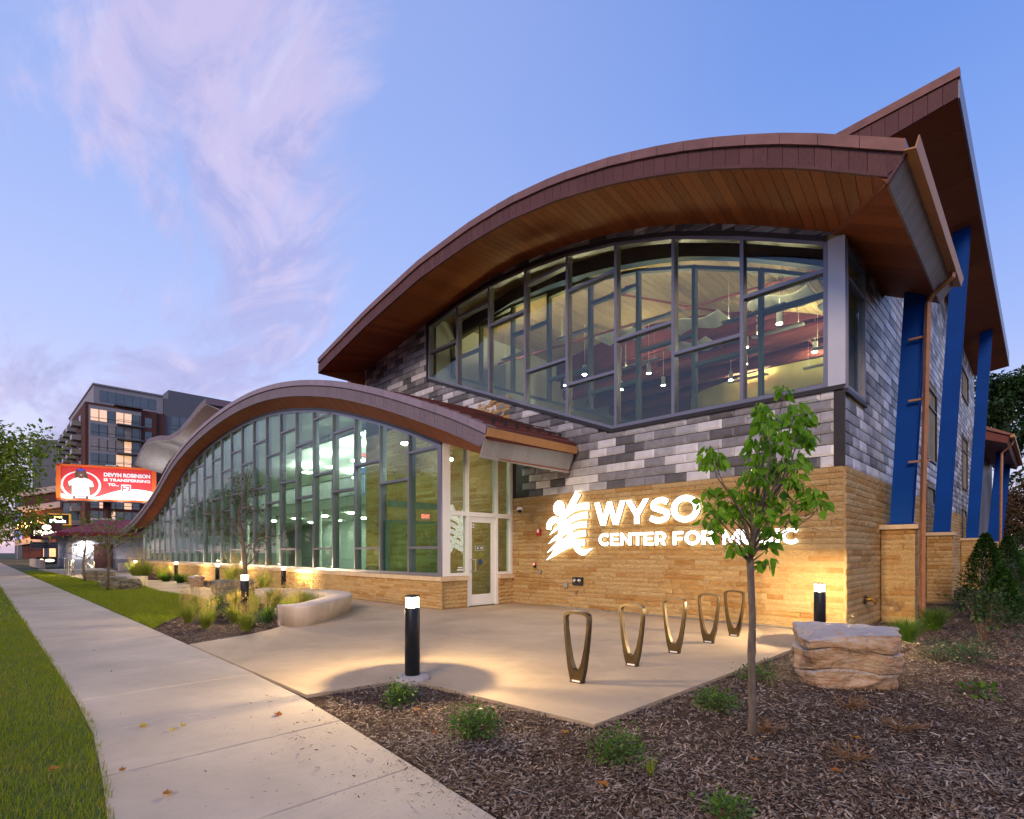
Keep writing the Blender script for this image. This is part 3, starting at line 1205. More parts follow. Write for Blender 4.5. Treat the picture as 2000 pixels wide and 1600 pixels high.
for (w0, w1, q0, q1) in EWIN:
    mb = MB()
    t = 0.07
    for (a, b, c, d) in ((w0, w1, q0, q0 + t), (w0, w1, q1 - t, q1), (w0, w0 + t, q0 + t, q1 - t), (w1 - t, w1, q0 + t, q1 - t)):
        mb.box(-0.12, 0.05, a, b, c, d)
    if q1 - q0 > 1.9:
        mb.box(-0.10, 0.04, w0 + t, w1 - t, q1 - 0.62, q1 - 0.56)
    w = mb.build('side_window', MT['bronze'] if w0 > 1 else MT['alu'], BLD)
    MB().box(-0.02, -0.008, w0 + t, w1 - t, q0 + t, q1 - t).build('pane', MT['glassd'] if w0 > 1 else MT['glass'], w)
    if w0 > 1:
        MB().box(-0.30, -0.29, w0, w1, q0, q1).build('blind', MT['windim'], w)
MB().box(-0.03, 0.06, -0.04, 1.5, 4.44, 4.518).build('sill_trim', MT['bronze'], side_wall)

# --- upper curtain wall window
TRANS = {0: [8.53], 1: [9.29], 2: [8.54], 3: [9.28, 6.74], 4: [8.54, 6.02], 5: [6.79], 6: [6.04], 7: [6.80]}
WXS = [-12.76 + i * (12.76 - 0.30) / 8 for i in range(9)]


def upper_frame(y0, y1, mw, name, mat, parent, dz=0.0, panes=None, xs=WXS, trans=TRANS):
    mb = MB()
    for i, x in enumerate(xs):
        mb.prism([(x - mw / 2, win_bot(x - mw / 2) + dz), (x + mw / 2, win_bot(x + mw / 2) + dz),
                  (x + mw / 2, win_top(x) - dz), (x - mw / 2, win_top(x) - dz)], y0, y1, lambda a, b, c: (a, c, b))
    for i in range(8):
        a, b = xs[i] + mw / 2, xs[i + 1] - mw / 2
        br = [a] + ([-5.08] if a < -5.08 < b else []) + [b]
        for p, q in zip(br[:-1], br[1:]):
            mb.prism([(p, win_bot(p) + dz), (q, win_bot(q) + dz), (q, win_bot(q) + dz + mw), (p, win_bot(p) + dz + mw)], y0 + 0.004, y1 - 0.004,
                     lambda a_, b_, c: (a_, c, b_))
        mb.prism([(a, win_top(a) - mw - dz), (b, win_top(b) - mw - dz), (b, win_top(b) - dz), (a, win_top(a) - dz)], y0 + 0.004, y1 - 0.004,
                 lambda a_, b_, c: (a_, c, b_))
        for t in trans[i]:
            ta = min(t, 99)
            if t < win_top(a) - 0.1 or t < win_top(b) - 0.1:
                mb.prism([(a, ta - mw / 2), (b, ta - mw / 2), (b, ta + mw / 2), (a, ta + mw / 2)], y0 + 0.006, y1 - 0.006,
                         lambda a_, b_, c: (a_, c, b_))
    o = mb.build(name, mat, parent)
    if panes:
        for i in range(8):
            a, b = xs[i], xs[i + 1]
            lv = sorted(trans[i])
            bots = [(win_bot(a), win_bot(b))] + [(t, t) for t in lv]
            tops = [(t, t) for t in lv] + [(win_top(a), win_top(b))]
            for (p0, p1), (q0, q1) in zip(bots, tops):
                pl = [(a, p0), (b, p1), (b, max(q1, p1 + .01)), (a, max(q0, p0 + .01))]
                MB().prism(pl, panes, panes + 0.006, lambda a_, b_, c: (a_, c, b_)).build('pane', MT['glass'], o)
    return o


upper_window = upper_frame(-0.055, 0.14, 0.075, 'upper_window', MT['alu'], BLD, panes=0.02)
mb = MB()
mb.prism([(-12.9, 7.58), (-5.09, 4.51), (-0.0, 4.51), (-0.0, 4.595), (-5.08, 4.595), (-12.83, 7.635), (-12.83, 9.60), (-12.9, 9.64)], -0.07, 0.10,
         lambda a, b, c: (a, c, b))
pl = [(x, win_top(x) + 0.003) for x in WX] + [(x, win_top(x) + 0.10) for x in WX[::-1]]
mb.prism(pl, -0.072, 0.10, lambda a, b, c: (a, c, b))
mb.build('window_trim', MT['bronze'], upper_window)
MB().box(-0.262, 0.02, -0.05, 0.16, 4.60, 7.34).build('corner_post', MT['aluw'], upper_window)
inner = upper_frame(0.95, 1.10, 0.085, 'inner_window_frame', M('inner_frame_metal', (0.10, 0.12, 0.10), 0.5, 0.2), BLD, dz=0.28, xs=WXS)

# --- interior of the upper hall
mb = MB()
S = [0.3 + i * (12.5 / 44) for i in range(45)]
for s0, s1 in zip(S[:-1], S[1:]):
    z0, z1 = MSOF(max(s0, .2)) + 0.22, MSOF(s1) + 0.22
    mb.hexa([(-s0, 0.15, z0), (-s0, 6.9, z0), (-s1 + 0.012, 6.9, z1), (-s1 + 0.012, 0.15, z1),
             (-s0, 0.15, z0 + 0.04), (-s0, 6.9, z0 + 0.04), (-s1 + 0.012, 6.9, z1 + 0.04), (-s1 + 0.012, 0.15, z1 + 0.04)])
mb.build('hall_ceiling', MT['ceilwood'], BLD)
mb = MB()
for s0, s1 in zip(S[:-1], S[1:]):
    z0, z1 = MSOF(max(s0, .2)) - 0.28, MSOF(s1) - 0.28
    mb.hexa([(-s0, 1.12, z0), (-s0, 1.4, z0), (-s1, 1.4, z1), (-s1, 1.12, z1),
             (-s0, 1.12, z0 + 0.42), (-s0, 1.4, z0 + 0.42), (-s1, 1.4, z1 + 0.42), (-s1, 1.12, z1 + 0.42)])
mb.build('arch_beam', MT['beam'], BLD)
mb = MB()
mb.box(-13.0, -0.3, 6.9, 14.0, 9.2, 9.35)
for i in range(6):
    mb.box(-13.0, -0.3, 7.2 + i * 0.9, 7.32 + i * 0.9, 8.85, 9.197)
mb.box(-13.0, -0.3, 6.92, 7.0, 9.1, 10.6)
mb.build('hall_deck', MT['maroon'], BLD)
mb = MB()
for y, z in ((7.6, 8.6), (9.4, 8.6), (11.2, 8.6)):
    mb.tube([(-12.8, y, z), (-0.6, y, z)], 0.26, 14)
for x in (-11, -8, -5.5, -3, -1.2):
    mb.tube([(x, 7.1, 8.75), (x - 0.3, 12.5, 8.75)], 0.045, 8)
mb.tube([(-12, 2.6, 8.6), (-1.2, 2.9, 8.25)], 0.035, 8)
mb.tube([(-6.5, 2.0, 9.2), (-4.0, 5.0, 8.7)], 0.035, 8)
mb.build('hall_ducts', MT['duct'], BLD)
MB().box(-12.9, -0.3, 12.0, 12.15, 4.4, 9.7).build('hall_back_wall', MT['maroon'], BLD)
mb = MB()
A = [(-8.6 + i * 0.56, 11.2 - 1.2 * math.sin(math.pi * i / 15)) for i in range(16)]
for (x0, y0), (x1, y1) in zip(A[:-1], A[1:]):
    mb.hexa([(x0, y0, 4.4), (x1, y1, 4.4), (x1, y1 + .1, 4.4), (x0, y0 + .1, 4.4), (x0, y0, 8.5), (x1, y1, 8.5), (x1, y1 + .1, 8.5), (x0, y0 + .1, 8.5)])
mb.build('hall_curved_wall', MT['yellowwall'], BLD)
MB().box(-13.1, -12.80, 0.3, 12.0, 4.4, 10.0).build('hall_side_wall', MT['drywall'], BLD)
MB().box(-12.79, -11.6, 2.6, 4.2, 4.4, 8.6).build('hall_closet', MT['drywall'], BLD)
MB().box(-0.42, -0.31, 1.5, 3.45, 4.4, 7.55).box(-0.42, -0.31, 3.55, 12.0, 4.4, 10.4).build('hall_east_wall', MT['beam'], BLD)
MB().box(-12.95, -0.32, 0.32, 12.0, 4.22, 4.38).build('hall_floor', MT['carpet'], BLD)
MB().box(-12.95, -0.31, 0.29, 0.31, 3.1, 4.4).build('hall_dado', MT['drywall'], BLD)

PENDANT = [(-2.2, 3.2, 7.35), (-3.6, 4.6, 7.5), (-5.2, 3.4, 7.2), (-6.8, 4.6, 7.5), (-8.4, 3.2, 7.5), (-10.2, 4.4, 7.8), (-1.4, 5.4, 7.6), (-4.4, 6.6, 7.7),
           (-7.6, 7.0, 7.8), (-2.6, 7.6, 7.9), (-5.8, 8.8, 8.0), (-9.2, 6.6, 7.9)]
pm = None
for i, (x, y, z) in enumerate(PENDANT):
    root = empty('pendant_light', (x, y, z), 0, 'small white cylinder pendant hanging lit inside the upper hall behind the big window', 'pendant light',
                 'pendants in the upper hall')
    if pm is None:
        pm = [MB().lathe([(0.075, 0.0), (0.075, 0.30), (0.05, 0.33), (0.012, 0.34)], 16).mesh('shade', MT['white']),
              MB().lathe([(0.066, -0.012), (0.066, -0.003)], 16).mesh('lamp', MT['pend']),
              MB().tube([(0, 0, 0.34), (0, 0, 1.7)], 0.008, 6).mesh('stem', MT['white'])]
    for nme, me in zip(('shade', 'lamp', 'stem'), pm):
        link(bpy.data.objects.new(nme, me), root)
for i, (x, y, z, w) in enumerate([(-3.0, 3.0, 8.0, 1.5), (-5.5, 3.4, 8.3, 1.6), (-8.0, 3.2, 8.6, 1.6), (-1.6, 4.2, 7.9, 1.2), (-6.5, 5.2, 8.4, 1.4)]):
    mb = MB()
    for k in range(8):
        a, b = k / 8, (k + 1) / 8
        za, zb = 0.10 * math.sin(a * 6.3), 0.10 * math.sin(b * 6.3)
        mb.hexa([(a * w, 0, za), (b * w, 0, zb), (b * w, 0.9, zb), (a * w, 0.9, za), (a * w, 0, za + .03), (b * w, 0, zb + .03), (b * w, 0.9, zb + .03), (a * w, 0.9, za + .03)])
    o = mb.build('acoustic_panel', MT['white'], None, (x, y, z))
    tag(o, 'wavy pale acoustic panel hung from the upper hall ceiling', 'acoustic panel', 'acoustic panels in the upper hall')
lin_top = emit_mat('added_uplight_glow', (1.0, 0.82, 0.48), 85)  # glow for bars added to throw light up at the hall ceiling
for i, (x, y, z) in enumerate([(-2.4, 2.0, 7.3), (-5.0, 2.0, 8.0), (-7.8, 2.0, 8.4), (-10.6, 2.2, 8.5), (-3.2, 6.0, 8.3), (-8.0, 6.0, 8.5), (-5.5, 9.6, 8.2), (-2.6, 9.0, 7.9), (-1.6, 6.4, 7.6)]):
    e = empty('added_uplight_bar', (x, y, z), 0, 'slim uplight bar added to brighten the upper hall ceiling', 'ceiling light', 'added uplight bars in the upper hall')
    MB().box(-0.75, 0.75, -0.09, 0.09, -0.05, 0.0).build('housing', MT['grey'], e)
    MB().box(-0.72, 0.72, -0.05, 0.05, 0.003, 0.012).build('lamp', lin_top, e)
    MB().tube([(-0.6, 0, 0), (-0.6, 0, 1.0)], 0.004, 5).tube([(0.6, 0, 0), (0.6, 0, 1.0)], 0.004, 5).build('cable', MT['white'], e)


# --- roofs
def roof_front(P, TOP, s0, s1, o_out, sof_in, o_in, fas, cap, sof, endm, parent, pw, cw, sw_, skew, fas_h=FASH, cap_h=CAPH, hip=None, name='roof', cut=None, sof0=None):
    # cap panels
    s = s0
    while s < s1 - 0.02:
        e = min(s + cw, s1)
        if s1 - e < cw * 0.4:
            e = s1
        a, b = s + 0.004, e - 0.004
        za, zb = TOP(a), TOP(b)
        p = [P(a, o_out + 0.05, za - cap_h), P(b, o_out + 0.05, zb - cap_h), P(b, o_out - 0.02, zb - cap_h), P(a, o_out - 0.02, za - cap_h),
             P(a, o_out + 0.035, za), P(b, o_out + 0.035, zb), P(b, o_out - 0.3, zb + 0.01), P(a, o_out - 0.3, za + 0.01)]
        MB().hexa(p).build('cap_panel', cap, parent)
        s = e
    # fascia boards
    s = s0
    while s < s1 - 0.02:
        e = min(s + pw, s1)
        if s1 - e < pw * 0.4:
            e = s1
        a, b = s + 0.004, e - 0.004
        za, zb = TOP(a), TOP(b)
        q = rnd.uniform(0, 0.004)
        fa, fb = za - fas_h, zb - fas_h
        if cut:
            fa, fb = max(fa, cut(a)), max(fb, cut(b))
            fa, fb = min(fa, za - cap_h - 0.02), min(fb, zb - cap_h - 0.02)
        p = [P(a, o_out + q, fa), P(b, o_out + q, fb), P(b, o_out - 0.03, fb), P(a, o_out - 0.03, fa),
             P(a, o_out + q, za - cap_h - 0.01), P(b, o_out + q, zb - cap_h - 0.01), P(b, o_out - 0.03, zb - cap_h - 0.01), P(a, o_out - 0.03, za - cap_h - 0.01)]
        MB().hexa(p).build('fascia_board', fas, parent)
        s = e
    # bottom trim strip
    mb = MB()
    n = int((s1 - s0) / 0.35)
    t0_ = s0 if sof0 is None else sof0
    for i in range(n):
        a, b = t0_ + (s1 - t0_) * i / n, t0_ + (s1 - t0_) * (i + 1) / n
        za, zb = TOP(a) - fas_h, TOP(b) - fas_h
        mb.hexa([P(a, o_out + 0.012, za - 0.02), P(b, o_out + 0.012, zb - 0.02), P(b, o_out - 0.05, zb - 0.02), P(a, o_out - 0.05, za - 0.02),
                 P(a, o_out + 0.012, za + 0.03), P(b, o_out + 0.012, zb + 0.03), P(b, o_out - 0.05, zb + 0.03), P(a, o_out - 0.05, za + 0.03)])
    mb.build('fascia_trim', fas, parent)
    # soffit boards
    s = (s0 if sof0 is None else sof0) + skew
    while s < s1 - 0.02:
        e = min(s + sw_, s1)
        a, b = s + 0.004, e - 0.004
        pts = []
        for q in (a, b):
            t0 = 0.0
            if hip and q < hip[0]:
                # start where the board meets the hip line
                t0 = (hip[0] - q) / (hip[0] - hip[1] - skew)
                t0 = min(max(t0, 0.0), 1.0)
            so_ = q - skew
            zo = TOP(so_) - fas_h
            zi = sof_in(max(q, hip[0]) if hip else q)
            si, oi = q - skew * t0, o_in + (o_out - o_in) * t0
            zi = zi + ((6.835 if hip else zo) - zi) * t0
            pts.append((P(si, oi, zi), P(so_, o_out - 0.03, zo)))
        (i0, o0), (i1, o1) = pts
        h = rnd.uniform(0.02, 0.026)
        up = lambda p: (p[0], p[1], p[2] + h)
        MB().hexa([i0, i1, o1, o0, up(i0), up(i1), up(o1), up(o0)]).build('soffit_board', sof, parent)
        s = e


MROOF = MB()
SS = [-0.9 + i * (17.2 + 0.9) / 40 for i in range(41)]
for s0, s1 in zip(SS[:-1], SS[1:]):
    def col(s):
        t0 = TOPI = None
        zt = MTOP(s) - 0.015
        zi = MSOF(max(s, 0.17)) + 0.50 - (max(0, 0.17 - s) * 0.5)
        zi = max(zi, zt)
        return zt, zi
    (a0, b0), (a1, b1) = col(s0), col(s1)
    MROOF.hexa([MP(s0, 1.96, a0 - 0.42), MP(s1, 1.96, a1 - 0.42), MP(s1, -0.02, b1 - 0.40), MP(s0, -0.02, b0 - 0.40),
                MP(s0, 1.96, a0), MP(s1, 1.96, a1), MP(s1, -0.02, b1), MP(s0, -0.02, b0)])
    MROOF.hexa([MP(s0, -0.02, b0 - 0.15), MP(s1, -0.02, b1 - 0.15), MP(s1, -3.45, b1 - 0.15), MP(s0, -3.45, b0 - 0.15),
                MP(s0, -0.02, b0), MP(s1, -0.02, b1), MP(s1, -3.45, b1), MP(s0, -3.45, b0)])
main_roof = MROOF.build('main_roof', MT['maroonroof'], BLD)
roof_front(MP, MTOP, -1.23, 17.2, 2.0, MSOF, 0.0, MT['fascia'], MT['cap'], MT['soffit'], None, main_roof, 0.235, 0.56, 0.21, 0.20, hip=(0.17, -1.01), cut=lambda s: 6.80 + max(0, -s - 1.01) * 1.36 if s < -1.0 else 0.0, sof0=-1.01)
# hip trim, east soffit and east eave of the main roof
HA, HB = (0.17, -0.0, 7.46), (1.01, -2.0, 6.83)
MB().bar((-0.17, 0.0, 7.44), (1.01, -1.98, 6.83), 0.07, 0.03).build('hip_trim', MT['soffit'], main_roof)
n = 14
for i in range(n):
    a, b = i / n, (i + 1) / n
    for_pts = []
    y0, y1 = -2.0 + 5.3 * a, -2.0 + 5.3 * b
    def inn(y):
        if y < 0:
            t = -y / 2.0
            return (-0.17 + 1.18 * t, y, 7.46 + (6.84 - 7.46) * t)
        return (-0.02, y, 7.36)
    i0, i1 = inn(y0 + 0.003), inn(y1 - 0.003)
    o0, o1 = (1.01, y0 + 0.003, 6.84), (1.01, y1 - 0.003, 6.84)
    u = lambda p: (p[0], p[1], p[2] + 0.025)
    MB().hexa([i0, o0, o1, i1, u(i0), u(o0), u(o1), u(i1)]).build('soffit_board', MT['soffit'], main_roof)
n = 40
for i in range(n):
    y0, y1 = -2.0 + 5.3 * i / n + 0.003, -2.0 + 5.3 * (i + 1) / n - 0.003
    MB().hexa([(1.015, y0, 6.835), (1.015, y1, 6.835), (0.985, y1, 6.835), (0.985, y0, 6.835),
               (1.235, y0, 7.14), (1.235, y1, 7.14), (1.205, y1, 7.14), (1.205, y0, 7.14)]).build('end_board', MT['endboard_dk'], main_roof)
MB().bar((1.0, -2.005, 6.825), (1.235, -2.005, 7.15), 0.04, 0.06, (0, 1, 0)).build('eave_corner_trim', MT['fascia'], main_roof)
MB().prism([(0.0, 7.36), (1.0, 6.86), (1.22, 7.14), (1.2, 7.35), (0.0, 7.9)], 3.27, 3.33, lambda a, b, c: (a, c, b)).build('eave_end', MT['endboard_dk'], main_roof)
MB().prism([(1.215, 7.135), (1.36, 7.10), (1.40, 7.26), (1.385, 7.26), (1.345, 7.125), (1.225, 7.15)], -2.12, 3.36, lambda a, b, c: (a, c, b)).build('gutter', MT['gutter'], main_roof)
mb = MB()
mb.hexa([(-17.26, -1.99, 8.40), (-17.19, -1.99, 8.40), (-17.19, 0, 8.38), (-17.26, 0, 8.38),
         (-17.26, -1.99, 8.72), (-17.19, -1.99, 8.72), (-17.19, 0, 9.25), (-17.26, 0, 9.25)])
mb.build('roof_end_wall', MT['soffit'], main_roof)

# --- tall rear roof over the east side
HR = MB()
for (y0, y1) in ((3.5, 13.5), (13.5, 24.3)):
    z0, z1 = 11.78 - 0.03 * (y0 - 3.5), 11.78 - 0.03 * (y1 - 3.5)
    HR.hexa([(-13, y0, z0 - 1.35), (1.28, y0, z0 - 0.46), (1.28, y1, z1 - 0.46), (-13, y1, z1 - 1.35),
             (-13, y0, z0 - 0.92), (1.28, y0, z0), (1.28, y1, z1), (-13, y1, z1 - 0.92)])
rear_roof = HR.build('rear_roof', MT['maroonroof'], BLD)
x = 1.30
while x > -7:
    a, b = x - 0.004, max(x - 0.26, -7) + 0.004
    zf = lambda q: 11.785 + (q - 1.3) * 0.063
    zl = lambda q: 11.195 + (q - 1.3) * 0.15
    MB().hexa([(b, 3.46, zl(b)), (a, 3.46, zl(a)), (a, 3.50, zl(a)), (b, 3.50, zl(b)),
               (b, 3.46, zf(b) - 0.17), (a, 3.46, zf(a) - 0.17), (a, 3.50, zf(a) - 0.17), (b, 3.50, zf(b) - 0.17)]).build('fascia_board', MT['fascia'], rear_roof)
    x -= 0.26
zf = lambda q: 11.785 + (q - 1.3) * 0.063
MB().hexa([(-7, 3.42, zf(-7) - 0.18), (1.33, 3.42, zf(1.33) - 0.18), (1.33, 3.6, zf(1.33) - 0.18), (-7, 3.6, zf(-7) - 0.18),
           (-7, 3.42, zf(-7) + 0.01), (1.33, 3.42, zf(1.33) + 0.01), (1.33, 3.6, zf(1.33) + 0.01), (-7, 3.6, zf(-7) + 0.01)]).build('cap_panel', MT['cap'], rear_roof)
for i in range(20):
    y0, y1 = 3.5 + 20.8 * i / 20 + 0.003, 3.5 + 20.8 * (i + 1) / 20 - 0.003
    e0, e1 = 11.2 - 0.03 * (y0 - 3.5), 11.2 - 0.03 * (y1 - 3.5)
    MB().hexa([(-0.05, y0, e0 - 0.20), (1.29, y0, e0), (1.29, y1, e1), (-0.05, y1, e1 - 0.20),
               (-0.05, y0, e0 - 0.16), (1.29, y0, e0 + 0.04), (1.29, y1, e1 + 0.04), (-0.05, y1, e1 - 0.16)]).build('soffit_board', MT['soffit'], rear_roof)
    MB().hexa([(1.29, y0, e0 - 0.005), (1.325, y0, e0 - 0.005), (1.325, y1, e1 - 0.005), (1.29, y1, e1 - 0.005),
               (1.29, y0, e0 + 0.59), (1.325, y0, e0 + 0.59), (1.325, y1, e1 + 0.59), (1.29, y1, e1 + 0.59)]).build('edge_board', MT['alu'], rear_roof)

# --- lower rear roof and back wing
bw = MB()
bw.box(-8, -0.05, 24.6, 38, -0.1, 7.3)
bwo = bw.build('rear_wing_wall', MT['tile1'], BLD)
mb = MB()
mb.prism([(-3, 7.9), (0.0, 7.4), (1.2, 6.95), (1.35, 7.35), (0.4, 7.85), (-3, 8.9)], 25.0, 37.2, lambda a, b, c: (a, c, b))
mb.build('rear_wing_roof', MT['maroonroof'], BLD)
MB().prism([(-3, 8.72), (0.4, 7.75), (1.36, 7.3), (1.40, 7.38), (0.42, 7.92), (-3, 8.95)], 24.9, 25.05, lambda a, b, c: (a, c, b)).build('rear_wing_fascia', MT['cap'], BLD)
MB().box(1.33, 1.5, 24.9, 37.3, 7.2, 7.36).build('rear_wing_gutter', MT['gutter'], BLD)


# --- blue columns on stone plinths
def column(y, xb, xt, ztop, w=0.38, d=0.34):
    mb = MB()
    zb = 2.12
    L = lambda z: xb + (xt - xb) * (z - zb) / (ztop - zb)
    for (x0, x1, a, b) in ((0, w, 0.0, 0.03), (0, w, d - 0.03, d), (w * 0.46, w * 0.54, 0.03, d - 0.03), (0.0, 0.012, -0.004, 0.03), (w - 0.012, w, -0.004, 0.03)):
        q0, q1 = L(zb), L(ztop)
        mb.hexa([(q0 + x0, y + a, zb), (q0 + x1, y + a, zb), (q0 + x1, y + b, zb), (q0 + x0, y + b, zb),
                 (q1 + x0, y + a, ztop), (q1 + x1, y + a, ztop), (q1 + x1, y + b, ztop), (q1 + x0, y + b, ztop)])
    mb.box(L(zb) - 0.04, L(zb) + w + 0.04, y - 0.04, y + d + 0.04, zb - 0.005, zb + 0.02)
    return mb.build('column', MT['blue'], BLD)


for (y, ztop, xt) in ((2.83, 7.10, 0.46), (9.07, 11.15, 0.68), (18.28, 10.85, 0.66), (29.3, 7.3, 0.6), (35.4, 7.2, 0.6)):
    column(y, 0.20, xt, ztop)
    pl = MB().box(0.05, 0.62, y - 0.02, y + 0.36, -0.1, 2.0).build('plinth', MT['mortar'], BLD)
    rc = ashlar(0.05, 0.66, 0.0, 2.0, 0.112, 0.3, 0.75, r1)
    stuff_stones(rc, lambda u, z, d: (u, y - 0.02 - d, z), 0.045, 'plinth_stonework', pl, r1)
    rc = ashlar(y - 0.02, y + 0.36, 0.0, 2.0, 0.112, 0.2, 0.5, r1)
    stuff_stones(rc, lambda u, z, d: (0.62 + d, u, z), 0.045, 'plinth_side_stonework', pl, r1)
    bevel(MB().box(0.0, 0.72, y - 0.11, y + 0.44, 2.0, 2.10).build('plinth_cap', MT['stonecap'], pl), 0.008)
dsp = MB()
dsp.tube([(1.30, 2.5, 7.16), (1.30, 2.5, 7.02), (0.98, 2.55, 6.80), (0.90, 2.58, 6.65), (0.80, 2.66, 2.3), (0.79, 2.67, 0.1)], 0.055, 4)
for z in (3.4, 4.7, 6.0):
    dsp.box(0.55, 0.92, 2.70, 2.74, z, z + 0.04)
dsp.build('downspout', MT['copper'], BLD)
MB().tube([(1.40, 26.0, 7.2), (1.35, 26.0, 7.0), (0.98, 26.0, 6.6), (0.90, 26.0, 0.0)], 0.06, 8).build('downspout', MT['copper'], BLD)

# --- glass wing
GW = MB()
mw = 0.068
for i in range(1, 25):
    s = BAY * i
    GW.prism([(s - mw / 2, 0.86), (s + mw / 2, 0.86), (s + mw / 2, gtop(s)), (s - mw / 2, gtop(s))], -0.20, 0.035, lambda a, b, c: WP(a, c, b))
WTR = {}
for i in range(24):
    WTR[i] = [z for z in ([1.63, 4.33, 6.39] if i % 2 == 0 else [3.6, 5.63])]
    a, b = BAY * i + mw / 2 + (0.13 if i == 0 else 0), BAY * (i + 1) - mw / 2
    for z in WTR[i]:
        if z < max(gtop(a), gtop(b)) - 0.12:
            zz = min(z, 99)
            GW.prism([(a, zz - mw / 2), (b, zz - mw / 2), (b, zz + mw / 2), (a, zz + mw / 2)], -0.19, 0.030, lambda a_, b_, c: WP(a_, c, b_))
    GW.prism([(a, 0.862), (b, 0.862), (b, 0.94), (a, 0.94)], -0.19, 0.030, lambda a_, b_, c: WP(a_, c, b_))
    GW.prism([(a, gtop(a) - 0.075), (b, gtop(b) - 0.075), (b, gtop(b)), (a, gtop(a))], -0.19, 0.030, lambda a_, b_, c: WP(a_, c, b_))
glass_wall = GW.build('glass_wall', MT['alu'], BLD)
for i in range(24):
    a, b = BAY * i, BAY * (i + 1)
    lv = [z for z in WTR[i] if z < min(gtop(a), gtop(b)) - 0.05]
    zs = [(0.86, 0.86)] + [(z, z) for z in lv]
    ze = [(z, z) for z in lv] + [(gtop(a), gtop(b))]
    for (p0, p1), (q0, q1) in zip(zs, ze):
        MB().prism([(a, p0), (b, p1), (b, q1), (a, q0)], -0.026, -0.020, lambda a_, b_, c: WP(a_, c, b_)).build('pane', MT['glassg'], glass_wall)
MB().prism([(0.0, 0.86), (0.16, 0.86), (0.16, 4.40), (0.0, 4.34)], -0.21, 0.05, lambda a, b, c: WP(a, c, b)).build('corner_post', MT['alu'], glass_wall)
mb = MB()
for i in range(96):
    a, b = 37.8 * i / 96, 37.8 * (i + 1) / 96
    mb.prism([(a, gtop(min(a, 37.6)) + 0.002), (b, gtop(min(b, 37.6)) + 0.002), (b, gtop(min(b, 37.6)) + 0.09), (a, gtop(min(a, 37.6)) + 0.09)], -0.15, 0.06, lambda a_, b_, c: WP(a_, c, b_))
mb.build('head_trim', MT['bronze'], glass_wall)
base = MB().prism([(0.0, -0.1), (37.9, -0.1), (37.9, 0.74), (0.0, 0.74)], -0.2, 0.10, lambda a, b, c: WP(a, c, b)).build('wing_base', MT['mortar'], BLD)
wst = ashlar(-0.14, 37.9, 0.0, 0.74, 0.082, 0.22, 0.62, r1)
near = [q for q in wst if q[0] < 9.0]
stuff_stones([q for q in wst if q[0] >= 9.0], lambda u, z, d: WP(u, 0.10 + d, z), 0.04, 'far_base_stonework', base, r1)
stuff_stones(near, lambda u, z, d: WP(u, 0.10 + d, z), 0.045, 'near_base_stonework', base, r1)
s = -0.19
while s < 37.9:
    e = min(s + 1.2, 37.9)
    o = MB().prism([(s + 0.003, 0.742), (e - 0.003, 0.742), (e - 0.003, 0.855), (s + 0.003, 0.855)], -0.2, 0.19, lambda a, b, c: WP(a, c, b)).build('sill_stone', MT['stonecap'], base)
    s = e

# wing roof
WS = [-2.45 + i * (43.5 + 2.45) / 80 for i in range(81)]
wr = MB()
wi = MB()
for s0, s1 in zip(WS[:-1], WS[1:]):
    z0, z1 = WTOP(s0) - 0.02, WTOP(s1) - 0.02
    xm = WP((s0 + s1) / 2, 0, 0)[0]
    ob = -2.55 if xm > -17.2 else -12.0
    wr.hexa([WP(s0, 0.56, z0 - 0.30), WP(s1, 0.56, z1 - 0.30), WP(s1, ob, z1 - 0.22), WP(s0, ob, z0 - 0.22),
             WP(s0, 0.56, z0), WP(s1, 0.56, z1), WP(s1, ob, z1 + 0.08), WP(s0, ob, z0 + 0.08)])
    if s0 > 0.0:
        wi.hexa([WP(s0, -0.22, z0 - 0.62), WP(s1, -0.22, z1 - 0.62), WP(s1, ob + .02, z1 - 0.50), WP(s0, ob + .02, z0 - 0.50),
                 WP(s0, -0.22, z0 - 0.57), WP(s1, -0.22, z1 - 0.57), WP(s1, ob + .02, z1 - 0.45), WP(s0, ob + .02, z0 - 0.45)])
wing_roof = wr.build('wing_roof', MT['maroonroof'], BLD)
wi.build('lobby_ceiling', MT['drywall'], BLD)
# raised seams on the near roof slope
mb = MB()
for i in range(10):
    s = -2.2 + i * 0.42
    mb.bar(WP(s, 0.5, WTOP(s)), WP(s, -2.5, WTOP(s) + 0.07), 0.03, 0.05)
mb.build('roof_seams', MT['maroonroof'], wing_roof)


def wsof(s):
    return gtop(min(max(s, 0.0), 37.6)) + 0.085 + (-0.0 if s >= 0 else 0.335 * s)


roof_front(WP, WTOP, -2.45, 43.5, 0.6, wsof, 0.05, MT['fascia_wing'], MT['cap_wing'], MT['soffit_lit'], None, wing_roof, 0.22, 0.62, 0.20, 0.0, cut=lambda s: 3.72 + max(0, -s - 2.2) * 2.6 if s < -2.2 else 0.0, sof0=-2.19)
